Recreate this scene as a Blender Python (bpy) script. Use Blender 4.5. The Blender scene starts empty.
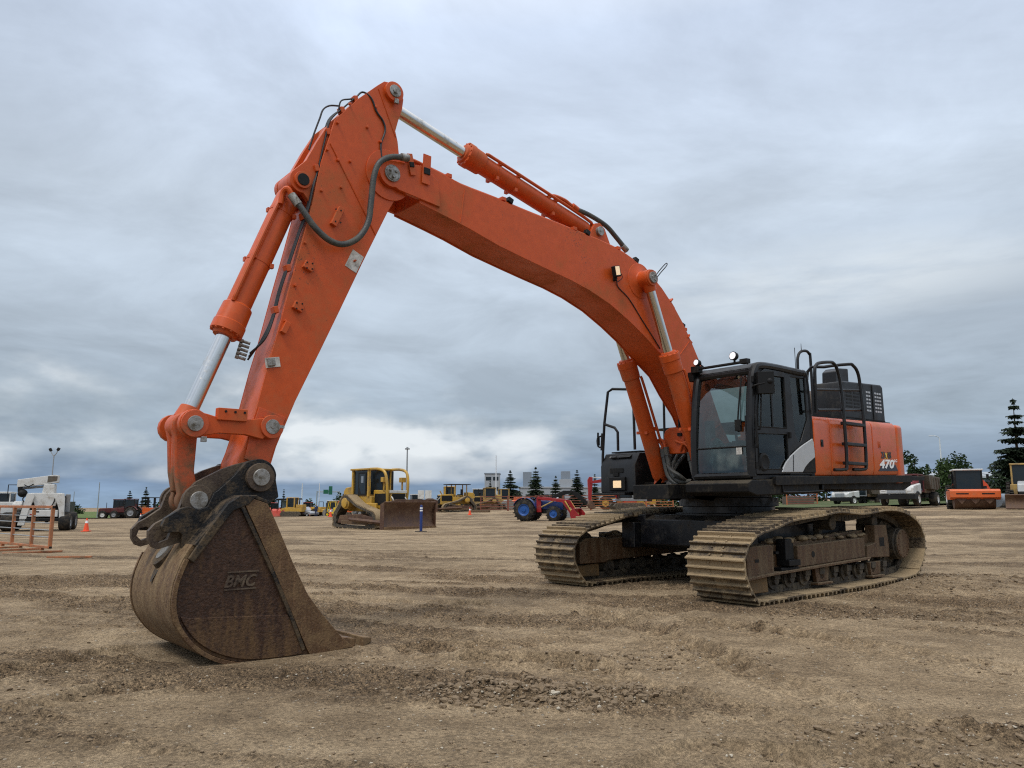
import bpy, bmesh, math, random
import numpy as np
from mathutils import Vector, Matrix, noise as mnoise

S = bpy.context.scene
COL = S.collection
rnd = random.Random(7)
R = math.radians

# ------------------------------------------------------------------ helpers
def tag(o, label=None, cat=None, group=None, kind=None):
    if label: o['label'] = label
    if cat: o['category'] = cat
    if group: o['group'] = group
    if kind: o['kind'] = kind
    return o

def thing(name, label, cat, loc=(0, 0, 0), rz=0.0, group=None, scale=1.0):
    o = bpy.data.objects.new(name, None)
    o.empty_display_size = 0.3
    COL.objects.link(o)
    o.location = loc
    o.rotation_euler = (0, 0, rz)
    o.scale = (scale, scale, scale)
    return tag(o, label, cat, group)

def catmull(pts, n=6, closed=False):
    P = [Vector(p) for p in pts]
    out = []
    N = len(P)
    rng = range(N if closed else N - 1)
    for i in rng:
        if closed:
            p0, p1, p2, p3 = P[(i - 1) % N], P[i], P[(i + 1) % N], P[(i + 2) % N]
        else:
            p1, p2 = P[i], P[i + 1]
            p0 = P[i - 1] if i > 0 else p1 * 2 - p2
            p3 = P[i + 2] if i + 2 < N else p2 * 2 - p1
        for k in range(n):
            t = k / n
            out.append(0.5 * ((2 * p1) + (p2 - p0) * t + (2 * p0 - 5 * p1 + 4 * p2 - p3) * t * t + (3 * p1 - p0 - 3 * p2 + p3) * t ** 3))
    if not closed: out.append(P[-1])
    return out

class MB:
    """collects shapes and links them as ONE mesh object"""
    def __init__(s):
        s.v = []; s.f = []; s.mi = []; s.cur = 0
    def mat(s, i): s.cur = i; return s
    def add(s, vs, fs):
        b = len(s.v)
        s.v += [tuple(v) for v in vs]
        for f in fs:
            s.f.append(tuple(b + i for i in f)); s.mi.append(s.cur)
        return s
    def box(s, c, d, rot=None, taper=None):
        x, y, z = d[0] / 2, d[1] / 2, d[2] / 2
        vs = []
        for sz in (-1, 1):
            t = taper if (taper and sz > 0) else 1
            for sx, sy in ((-1, -1), (1, -1), (1, 1), (-1, 1)):
                vs.append(Vector((sx * x * t, sy * y * t, sz * z)))
        if rot is not None:
            if not isinstance(rot, Matrix):
                from mathutils import Euler
                rot = Euler(rot).to_matrix()
            vs = [rot @ v for v in vs]
        c = Vector(c)
        vs = [v + c for v in vs]
        return s.add(vs, [(0, 3, 2, 1), (4, 5, 6, 7), (0, 1, 5, 4), (1, 2, 6, 5), (2, 3, 7, 6), (3, 0, 4, 7)])
    def bb(s, x0, x1, y0, y1, z0, z1):
        return s.box(((x0 + x1) / 2, (y0 + y1) / 2, (z0 + z1) / 2), (abs(x1 - x0), abs(y1 - y0), abs(z1 - z0)))
    def prism(s, pts, a, b, ax='y'):
        n = len(pts)
        def P(p, t):
            if ax == 'y': return (p[0], t, p[1])
            if ax == 'x': return (t, p[0], p[1])
            return (p[0], p[1], t)
        A = sum(pts[i][0] * pts[(i + 1) % n][1] - pts[(i + 1) % n][0] * pts[i][1] for i in range(n))
        pts = list(pts)
        if (A > 0) == (ax == 'y'): pts = pts[::-1]
        if b < a: a, b = b, a
        # ax y: clockwise pts (x,z) seen... make caps point outward
        vs = [P(p, a) for p in pts] + [P(p, b) for p in pts]
        fs = [tuple(range(n))[::-1], tuple(range(n, 2 * n))]
        for i in range(n):
            j = (i + 1) % n
            fs.append((i, j, n + j, n + i))
        return s.add(vs, fs)
    def frame_for(s, d):
        d = Vector(d).normalized()
        up = Vector((0, 0, 1)) if abs(d.z) < 0.95 else Vector((1, 0, 0))
        a = d.cross(up).normalized()
        return a, d.cross(a).normalized(), d
    def cyl(s, p0, p1, r0, r1=None, n=16, caps=True):
        if r1 is None: r1 = r0
        return s.lathe(p0, Vector(p1) - Vector(p0), [(0, r0), ((Vector(p1) - Vector(p0)).length, r1)], n, caps)
    def lathe(s, o, d, prof, n=20, caps=True):
        a, b, d = s.frame_for(d)
        o = Vector(o)
        vs = []
        for t, r in prof:
            for k in range(n):
                w = 2 * math.pi * k / n
                vs.append(o + d * t + (a * math.cos(w) + b * math.sin(w)) * r)
        fs = []
        for i in range(len(prof) - 1):
            for k in range(n):
                k2 = (k + 1) % n
                fs.append((i * n + k, i * n + k2, (i + 1) * n + k2, (i + 1) * n + k))
        if caps:
            fs.append(tuple(range(n))[::-1])
            L = (len(prof) - 1) * n
            fs.append(tuple(range(L, L + n)))
        return s.add(vs, fs)
    def tube(s, path, r, n=8, smooth=0, closed=False, flat=None):
        P = catmull(path, smooth, closed) if smooth else [Vector(p) for p in path]
        N = len(P)
        vs = []; pa = None
        for i in range(N):
            if closed: d = P[(i + 1) % N] - P[i - 1]
            else: d = P[min(i + 1, N - 1)] - P[max(i - 1, 0)]
            d.normalize()
            if pa is None:
                a, b, _ = s.frame_for(d)
            else:
                a = (pa - d * pa.dot(d)).normalized(); b = d.cross(a)
            pa = a
            rr = r[min(i, len(r) - 1)] if isinstance(r, (list, tuple)) else r
            for k in range(n):
                w = 2 * math.pi * k / n
                vs.append(P[i] + (a * math.cos(w) + b * math.sin(w)) * rr)
        fs = []
        for i in range(N if closed else N - 1):
            j = (i + 1) % N
            for k in range(n):
                k2 = (k + 1) % n
                fs.append((i * n + k, i * n + k2, j * n + k2, j * n + k))
        if not closed:
            fs.append(tuple(range(n))[::-1]); fs.append(tuple(range((N - 1) * n, N * n)))
        return s.add(vs, fs)
    def sheet(s, prof, y0, y1, t):
        """an open profile in x,z swept along y with thickness t (to the left of travel)"""
        n = len(prof)
        P = [Vector(p) for p in prof]
        off = []
        for i in range(n):
            d = (P[min(i + 1, n - 1)] - P[max(i - 1, 0)]).normalized()
            off.append(P[i] + Vector((-d.y, d.x)) * t)
        poly = [tuple(p) for p in P] + [tuple(p) for p in off[::-1]]
        vs = [(p[0], y0, p[1]) for p in poly] + [(p[0], y1, p[1]) for p in poly]
        N = len(poly)
        fs = []
        for i in range(n - 1):
            q = N - 1 - i
            fs.append((i, i + 1, q - 1, q)); fs.append((N + i, N + q, N + q - 1, N + i + 1))
        for i in range(N):
            j = (i + 1) % N
            fs.append((i, N + i, N + j, j))
        return s.add(vs, fs)
    def sphere(s, c, r, n=12, m=8, sc=(1, 1, 1)):
        vs = []; fs = []
        for i in range(m + 1):
            th = math.pi * i / m
            for k in range(n):
                w = 2 * math.pi * k / n
                vs.append((c[0] + r * sc[0] * math.sin(th) * math.cos(w), c[1] + r * sc[1] * math.sin(th) * math.sin(w), c[2] + r * sc[2] * math.cos(th)))
        for i in range(m):
            for k in range(n):
                k2 = (k + 1) % n
                fs.append((i * n + k, (i + 1) * n + k, (i + 1) * n + k2, i * n + k2))
        return s.add(vs, fs)
    def xf(s, fn):
        s.v = [fn(v) for v in s.v]; return s
    def pieces(s):
        par = list(range(len(s.v)))
        def find(a):
            while par[a] != a: par[a] = par[par[a]]; a = par[a]
            return a
        for f in s.f:
            r = find(f[0])
            for i in f[1:]: par[find(i)] = r
        isl = {}
        for i, v in enumerate(s.v): isl.setdefault(find(i), []).append(i)
        keys = list(isl); k = len(keys)
        if k < 2 or k > 400: return None
        A = np.array(s.v)
        lo = np.array([A[isl[q]].min(0) for q in keys]); hi = np.array([A[isl[q]].max(0) for q in keys]); size = (hi - lo).max(1)
        gap = np.maximum(0, np.maximum(lo[:, None] - hi[None], lo[None] - hi[:, None]))
        near = np.sqrt((gap ** 2).sum(2)) <= np.maximum(.02, .5 * np.maximum(size[:, None], size[None]))
        lab = -np.ones(k, int); n = 0
        for i in range(k):
            if lab[i] >= 0: continue
            st = [i]; lab[i] = n
            while st:
                j = st.pop()
                for q in np.nonzero(near[j] & (lab < 0))[0]: lab[q] = n; st.append(q)
            n += 1
        if n < 2: return None
        of = {find(isl[q][0]): lab[i] for i, q in enumerate(keys)}
        out = []
        for g in range(n):
            m = MB(); mp = {}
            for f, mi in zip(s.f, s.mi):
                if of[find(f[0])] != g: continue
                for i in f:
                    if i not in mp: mp[i] = len(m.v); m.v.append(s.v[i])
                m.f.append(tuple(mp[i] for i in f)); m.mi.append(mi)
            out.append(m)
        return out
    def build(s, name, mats, parent=None, bevel=0.0, ang=35, seg=2, split=True):
        if split and parent is not None and len(s.f) < 6000:
            ps = s.pieces()
            if ps and len(ps) <= 60:
                return [m.build(name, mats, parent, bevel, ang, seg, False) for m in ps][0]
        me = bpy.data.meshes.new(name)
        me.from_pydata(s.v, [], s.f)
        bm = bmesh.new(); bm.from_mesh(me)
        bmesh.ops.recalc_face_normals(bm, faces=bm.faces)
        bm.to_mesh(me); bm.free()
        if not isinstance(mats, (list, tuple)): mats = [mats]
        for m in mats: me.materials.append(m)
        me.polygons.foreach_set('material_index', s.mi)
        me.polygons.foreach_set('use_smooth', [True] * len(me.polygons))
        me.set_sharp_from_angle(angle=R(ang))
        me.update()
        o = bpy.data.objects.new(name, me)
        COL.objects.link(o)
        if parent: o.parent = parent
        if bevel:
            md = o.modifiers.new('bevel', 'BEVEL')
            md.width = bevel; md.segments = seg; md.limit_method = 'ANGLE'; md.angle_limit = R(40)
            md.harden_normals = True
            md.use_clamp_overlap = True
        return o

def arc(cx, cy, r, a0, a1, n=8):
    return [(cx + r * math.cos(R(a0 + (a1 - a0) * k / n)), cy + r * math.sin(R(a0 + (a1 - a0) * k / n))) for k in range(n + 1)]

def copy_tree(o, parent=None):
    c = o.copy(); COL.objects.link(c)
    if parent: c.parent = parent
    for ch in list(o.children): copy_tree(ch, c)
    return c

# ------------------------------------------------------------------ materials
def nt(m):
    m.use_nodes = True
    t = m.node_tree; t.nodes.clear()
    return t
def N(t, typ, **kw):
    n = t.nodes.new(typ)
    for k, v in kw.items():
        if k in n.inputs: n.inputs[k].default_value = v
        else: setattr(n, k, v)
    return n
def ramp(t, fac, stops):
    r = t.nodes.new('ShaderNodeValToRGB')
    e = r.color_ramp.elements
    while len(e) > 1: e.remove(e[-1])
    e[0].position = stops[0][0]; e[0].color = (*stops[0][1], 1) if len(stops[0][1]) == 3 else stops[0][1]
    for p, c in stops[1:]:
        x = e.new(p); x.color = (*c, 1) if len(c) == 3 else c
    t.links.new(fac, r.inputs[0])
    return r
def g3(a): return (a, a, a)
def mixc(t, fac, a, b, blend='MIX'):
    m = t.nodes.new('ShaderNodeMix'); m.data_type = 'RGBA'; m.blend_type = blend
    for sock, val in ((m.inputs[0], fac), (m.inputs[6], a), (m.inputs[7], b)):
        if hasattr(val, 'is_linked'): t.links.new(val, sock)
        elif isinstance(val, (int, float)): sock.default_value = val
        else: sock.default_value = (*val, 1)
    return m.outputs[2]

def surf(name, col, rough=0.5, metal=0.0, dirt=None, amt=0.3, scale=3.0, var=0.12, bump=0.0, bscale=40, streak=False,
         dirt_up=0.0, rr=0.15, spec=0.5, coat=0.0, low=None, rand=0.0, chips=None, scrape=None):
    m = bpy.data.materials.new(name); t = nt(m); L = t.links.new
    out = N(t, 'ShaderNodeOutputMaterial'); p = N(t, 'ShaderNodeBsdfPrincipled')
    L(p.outputs[0], out.inputs[0])
    p.inputs['Metallic'].default_value = metal
    p.inputs['Specular IOR Level'].default_value = spec
    p.inputs['Coat Weight'].default_value = coat
    p.inputs['Coat Roughness'].default_value = 0.2
    tc = N(t, 'ShaderNodeTexCoord')
    mp = N(t, 'ShaderNodeMapping')
    L(tc.outputs['Object'], mp.inputs[0])
    if streak: mp.inputs['Scale'].default_value = (2.2, 2.2, 0.35)
    n1 = N(t, 'ShaderNodeTexNoise', Scale=scale, Detail=8.0, Roughness=0.62)
    L(mp.outputs[0], n1.inputs['Vector'])
    n2 = N(t, 'ShaderNodeTexNoise', Scale=scale * 7.3, Detail=6.0, Roughness=0.6)
    L(tc.outputs['Object'], n2.inputs['Vector'])
    c1 = tuple(min(1, c * (1 - var)) for c in col); c2 = tuple(min(1, c * (1 + var)) for c in col)
    base = ramp(t, n2.outputs[0], [(0.3, c1), (0.7, c2)]).outputs[0]
    fac = None
    if dirt is not None:
        mul = N(t, 'ShaderNodeMath', operation='MULTIPLY'); L(n1.outputs[0], mul.inputs[0])
        add = N(t, 'ShaderNodeMath', operation='MULTIPLY_ADD'); L(n2.outputs[0], add.inputs[0]); add.inputs[1].default_value = 0.35
        mul.inputs[1].default_value = 0.75
        L(mul.outputs[0], add.inputs[2])
        src = add.outputs[0]
        if dirt_up:
            ge = N(t, 'ShaderNodeNewGeometry'); sx = N(t, 'ShaderNodeSeparateXYZ'); L(ge.outputs['Normal'], sx.inputs[0])
            ma = N(t, 'ShaderNodeMath', operation='MULTIPLY_ADD'); L(sx.outputs[2], ma.inputs[0]); ma.inputs[1].default_value = dirt_up
            L(src, ma.inputs[2]); src = ma.outputs[0]
        if low is not None:
            sx = N(t, 'ShaderNodeSeparateXYZ'); L(tc.outputs['Object'], sx.inputs[0])
            mr = N(t, 'ShaderNodeMapRange'); L(sx.outputs[2], mr.inputs[0])
            mr.inputs[1].default_value = low[0]; mr.inputs[2].default_value = low[1]; mr.inputs[3].default_value = low[2]; mr.inputs[4].default_value = 0
            ad = N(t, 'ShaderNodeMath', operation='ADD'); L(src, ad.inputs[0]); L(mr.outputs[0], ad.inputs[1]); src = ad.outputs[0]
        if rand:
            oi = N(t, 'ShaderNodeObjectInfo'); ra = N(t, 'ShaderNodeMath', operation='MULTIPLY_ADD'); L(oi.outputs['Random'], ra.inputs[0]); ra.inputs[1].default_value = rand; L(src, ra.inputs[2])
            sb = N(t, 'ShaderNodeMath', operation='SUBTRACT'); L(ra.outputs[0], sb.inputs[0]); sb.inputs[1].default_value = rand * .5; src = sb.outputs[0]
        th = 0.78 - amt * 0.5
        fac = ramp(t, src, [(max(0, th - 0.09), (0, 0, 0)), (min(1, th + 0.13), (1, 1, 1))]).outputs[0]
        base = mixc(t, fac, base, dirt)
    if chips:
        nc = N(t, 'ShaderNodeTexNoise', Scale=chips, Detail=4.0, Roughness=0.7); L(tc.outputs['Object'], nc.inputs['Vector'])
        gate = N(t, 'ShaderNodeTexNoise', Scale=1.1, Detail=3.0); L(tc.outputs['Object'], gate.inputs['Vector'])
        sm = N(t, 'ShaderNodeMath', operation='MULTIPLY_ADD'); L(gate.outputs[0], sm.inputs[0]); sm.inputs[1].default_value = 0.5; L(nc.outputs[0], sm.inputs[2])
        cf = ramp(t, sm.outputs[0], [(0.935, (0, 0, 0)), (0.965, (1, 1, 1))]).outputs[0]
        base = mixc(t, cf, base, (0.10, 0.05, 0.03))
    if scrape:
        ms = N(t, 'ShaderNodeMapping'); L(tc.outputs['Object'], ms.inputs[0]); ms.inputs['Rotation'].default_value = (0, math.radians(scrape), 0); ms.inputs['Scale'].default_value = (13.0, 2.0, 1.4)
        ns = N(t, 'ShaderNodeTexNoise', Scale=2.2, Detail=5.0, Roughness=0.6); L(ms.outputs[0], ns.inputs['Vector'])
        sf = ramp(t, ns.outputs[0], [(0.58, (0, 0, 0)), (0.72, g3(0.30))]).outputs[0]
        base = mixc(t, sf, base, tuple(min(1, c * 3.0 + .02) for c in col))
        sk = ramp(t, ns.outputs[0], [(0.30, g3(0.78)), (0.42, g3(1.0))]).outputs[0]
        base = mixc(t, 1.0, base, sk, 'MULTIPLY')
    L(base, p.inputs['Base Color'])
    r = ramp(t, n1.outputs[0], [(0.3, g3(max(0.02, rough - rr))), (0.7, g3(min(1, rough + rr)))]).outputs[0]
    if fac is not None:
        r = mixc(t, fac, r, g3(0.85))
    L(r, p.inputs['Roughness'])
    if bump:
        n3 = N(t, 'ShaderNodeTexNoise', Scale=bscale, Detail=6.0, Roughness=0.65)
        L(tc.outputs['Object'], n3.inputs['Vector'])
        b = N(t, 'ShaderNodeBump', Strength=bump, Distance=0.02)
        L(n3.outputs[0], b.inputs['Height']); L(b.outputs[0], p.inputs['Normal'])
    return m

DUST = (0.25, 0.2, 0.135)
MUD = (0.22, 0.165, 0.1)
M = {}
M['orange'] = surf('orange_paint', (0.545, 0.083, 0.0135), 0.42, dirt=(0.33, 0.105, 0.040), amt=0.30, scale=1.7, var=0.10, bump=0.04, bscale=6, spec=0.32, chips=48)
M['orange_low'] = surf('orange_worn_paint', (0.53, 0.08, 0.014), 0.5, dirt=(0.18, 0.085, 0.04), amt=0.30, scale=6, var=0.1, bump=0.1, low=(1.3, 1.9, 0.25))
M['panel'] = surf('orange_panel_paint', (0.57, 0.092, 0.013), 0.28, dirt=(0.34, 0.15, 0.055), amt=0.34, scale=1.6, var=0.05, coat=0.35, rr=0.1, spec=0.35, chips=60)
M['dark'] = surf('dark_grey_paint', (0.0085, 0.0085, 0.009), 0.42, dirt=(0.05, 0.043, 0.033), amt=0.16, scale=3, var=0.2, spec=0.35)
M['dark_dusty'] = surf('dusty_dark_paint', (0.008, 0.008, 0.0085), 0.6, dirt=(0.065, 0.053, 0.036), amt=0.28, scale=3, var=0.2, dirt_up=0.2, spec=0.22)
M['black'] = surf('black_rubber', (0.008, 0.008, 0.008), 0.6, dirt=(0.05, 0.044, 0.034), amt=0.18, scale=6, spec=0.25)
M['hose'] = surf('hose_rubber', (0.045, 0.048, 0.045), 0.45, dirt=(0.12, 0.11, 0.085), amt=0.35, scale=9, bump=0.3, bscale=120)
M['cable'] = surf('black_cable', (0.012, 0.012, 0.014), 0.5)
M['chrome'] = surf('chrome_rod', (0.62, 0.62, 0.6), 0.17, metal=1.0, dirt=(0.25, 0.23, 0.2), amt=0.12, scale=4, rr=0.06, var=0.03)
M['steel'] = surf('pin_steel', (0.33, 0.32, 0.3), 0.45, metal=0.6, dirt=(0.12, 0.1, 0.07), amt=0.4, scale=18, bump=0.2)
M['rust'] = surf('bucket_rust', (0.050, 0.0235, 0.0125), 0.5, dirt=(0.135, 0.075, 0.032), amt=0.24, scale=5.0, var=0.45, bump=0.6, bscale=45, streak=True, low=(-0.1, 0.55, 0.16), spec=0.35, scrape=24)
M['rust_edge'] = surf('worn_bucket_edge', (0.105, 0.054, 0.023), 0.55, dirt=(0.20, 0.125, 0.058), amt=0.42, scale=6, var=0.3, bump=0.5, bscale=50, spec=0.4, scrape=-28)
M['backmud'] = surf('bucket_back_mud', (0.125, 0.068, 0.029), 0.75, dirt=(0.23, 0.155, 0.078), amt=0.46, scale=3.5, var=0.3, bump=0.6, bscale=30, streak=True)
M['coupler'] = surf('worn_black_steel', (0.009, 0.009, 0.0095), 0.5, dirt=(0.115, 0.078, 0.042), amt=0.30, scale=7, var=0.3, bump=0.4, bscale=40, low=(0.85, 1.25, 0.10), spec=0.3)
M['coupler_brown'] = surf('brown_worn_steel', (0.050, 0.030, 0.018), 0.6, dirt=(0.13, 0.095, 0.06), amt=0.45, scale=6, var=0.3, bump=0.3)
M['shoe'] = surf('track_shoe_steel', (0.055, 0.038, 0.022), 0.6, dirt=(0.30, 0.218, 0.122), amt=0.62, scale=6, var=0.3, bump=0.6, bscale=35, dirt_up=0.10, rand=.32)
M['grouser'] = surf('polished_grouser', (0.13, 0.105, 0.075), 0.5, metal=0.25, dirt=(0.27, 0.21, 0.135), amt=0.55, scale=6, var=0.3, bump=0.3)
M['link'] = surf('track_chain_steel', (0.035, 0.028, 0.02), 0.7, dirt=(0.14, 0.11, 0.07), amt=0.4, scale=7, var=0.3, bump=0.5)
M['frame'] = surf('track_frame_rust', (0.085, 0.040, 0.0145), 0.65, dirt=(0.165, 0.115, 0.064), amt=0.42, scale=4.5, var=0.35, bump=0.4, streak=True, dirt_up=0.4)
M['frame_mud'] = surf('muddy_guard', (0.17, 0.098, 0.036), 0.8, dirt=(0.10, 0.07, 0.038), amt=0.4, scale=5, var=0.3, bump=0.5)
M['navy'] = surf('dark_navy_paint', (0.007, 0.0075, 0.010), 0.4, dirt=(0.05, 0.038, 0.024), amt=0.3, scale=4, var=0.2, dirt_up=0.15)
M['white'] = surf('white_paint', (0.60, 0.60, 0.575), 0.45, dirt=(0.28, 0.24, 0.18), amt=0.3, scale=2, var=0.04)
M['silver'] = surf('silver_panel_paint', (0.43, 0.44, 0.44), 0.35, dirt=(0.35, 0.34, 0.31), amt=0.2, scale=3, var=0.04)
M['decal_white'] = surf('white_decal', (0.85, 0.85, 0.83), 0.4, var=0.02)
M['decal_navy'] = surf('navy_decal', (0.012, 0.014, 0.03), 0.4, var=0.05)
M['decal_dark'] = surf('dark_decal', (0.02, 0.014, 0.012), 0.4, var=0.05)
M['decal_yellow'] = surf('yellow_decal', (0.75, 0.5, 0.06), 0.4, var=0.05)
M['paper'] = surf('worn_paper_label', (0.62, 0.60, 0.55), 0.7, dirt=(0.3, 0.28, 0.25), amt=0.45, scale=18, var=0.08)
M['seat'] = surf('grey_seat_cloth', (0.12, 0.13, 0.125), 0.85, var=0.2)
M['interior'] = surf('cab_trim', (0.10, 0.115, 0.11), 0.7, var=0.2, dirt=(0.15, 0.15, 0.13), amt=0.3)
M['plastic_wrap'] = surf('pale_plastic', (0.55, 0.6, 0.6), 0.3, var=0.15, bump=0.5, bscale=14)

def glass(name, tint=(0.55, 0.66, 0.62), refl=0.10):
    m = bpy.data.materials.new(name); t = nt(m); L = t.links.new
    out = N(t, 'ShaderNodeOutputMaterial')
    tr = N(t, 'ShaderNodeBsdfTransparent'); tr.inputs[0].default_value = (*tint, 1)
    gl = N(t, 'ShaderNodeBsdfGlossy'); gl.inputs['Roughness'].default_value = 0.03; gl.inputs[0].default_value = (0.9, 0.95, 0.95, 1)
    df = N(t, 'ShaderNodeBsdfDiffuse'); df.inputs[0].default_value = (0.07, 0.066, 0.055, 1)
    fr = N(t, 'ShaderNodeFresnel', IOR=1.5)
    ad = N(t, 'ShaderNodeMath', operation='ADD'); L(fr.outputs[0], ad.inputs[0]); ad.inputs[1].default_value = refl
    mx = N(t, 'ShaderNodeMixShader'); L(ad.outputs[0], mx.inputs[0]); L(tr.outputs[0], mx.inputs[1]); L(gl.outputs[0], mx.inputs[2])
    tc = N(t, 'ShaderNodeTexCoord'); n = N(t, 'ShaderNodeTexNoise', Scale=4.0, Detail=8.0); L(tc.outputs['Object'], n.inputs['Vector'])
    rp = ramp(t, n.outputs[0], [(0.4, g3(0.0)), (0.85, g3(0.13))])
    m2 = N(t, 'ShaderNodeMixShader'); L(rp.outputs[0], m2.inputs[0]); L(mx.outputs[0], m2.inputs[1]); L(df.outputs[0], m2.inputs[2])
    L(m2.outputs[0], out.inputs[0])
    return m
M['glass'] = glass('cab_glass', (0.46, 0.54, 0.51), 0.05)
M['glass_dark'] = glass('dark_cab_glass', (0.74, 0.82, 0.79), 0.0)
def lamp_mat(name, col, e):
    m = bpy.data.materials.new(name); t = nt(m)
    out = N(t, 'ShaderNodeOutputMaterial'); p = N(t, 'ShaderNodeBsdfPrincipled')
    p.inputs['Base Color'].default_value = (*col, 1); p.inputs['Roughness'].default_value = 0.15
    p.inputs['Emission Color'].default_value = (*col, 1); p.inputs['Emission Strength'].default_value = e
    tc = N(t, 'ShaderNodeTexCoord'); v = N(t, 'ShaderNodeTexVoronoi', Scale=60.0); t.links.new(tc.outputs['Object'], v.inputs['Vector'])
    b = N(t, 'ShaderNodeBump', Strength=0.3, Distance=0.01); t.links.new(v.outputs[0], b.inputs['Height']); t.links.new(b.outputs[0], p.inputs['Normal'])
    t.links.new(p.outputs[0], out.inputs[0]); return m
M['lamp_warm'] = lamp_mat('lit_work_lamp', (1.0, 0.72, 0.42), 0.32)
M['lamp_white'] = lamp_mat('lit_round_lamp', (1.0, 0.95, 0.98), 0.45)

# ------------------------------------------------------------------ camera
CH = 1.31
cam = bpy.data.cameras.new('camera'); co = bpy.data.objects.new('camera', cam); COL.objects.link(co)
co.location = (0, 0, CH); co.rotation_euler = (R(90) + math.atan(118 / 770), 0, 0)
cam.sensor_width = 36; cam.lens = 36 * 770 / 1024; cam.clip_end = 6000; cam.clip_start = 0.05
S.camera = co
S.cycles.filter_width = 1.15; S.cycles.use_denoising = False

# ------------------------------------------------------------------ light and sky
S.view_settings.view_transform = 'Standard'; S.view_settings.look = 'None'; S.view_settings.exposure = 0.07; S.view_settings.gamma = 1
SUN_EL, SUN_AZ = R(58), R(212)      # azimuth measured clockwise from +Y
sl = bpy.data.lights.new('sun', 'SUN'); so = bpy.data.objects.new('sun', sl); COL.objects.link(so)
sl.energy = 1.45; sl.angle = R(14); sl.color = (1.0, 0.96, 0.9)
sd = Vector((math.sin(SUN_AZ) * math.cos(SUN_EL), math.cos(SUN_AZ) * math.cos(SUN_EL), math.sin(SUN_EL)))
so.rotation_euler = (-sd).to_track_quat('-Z', 'Y').to_euler(); so.location = (0, 0, 40)

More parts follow.
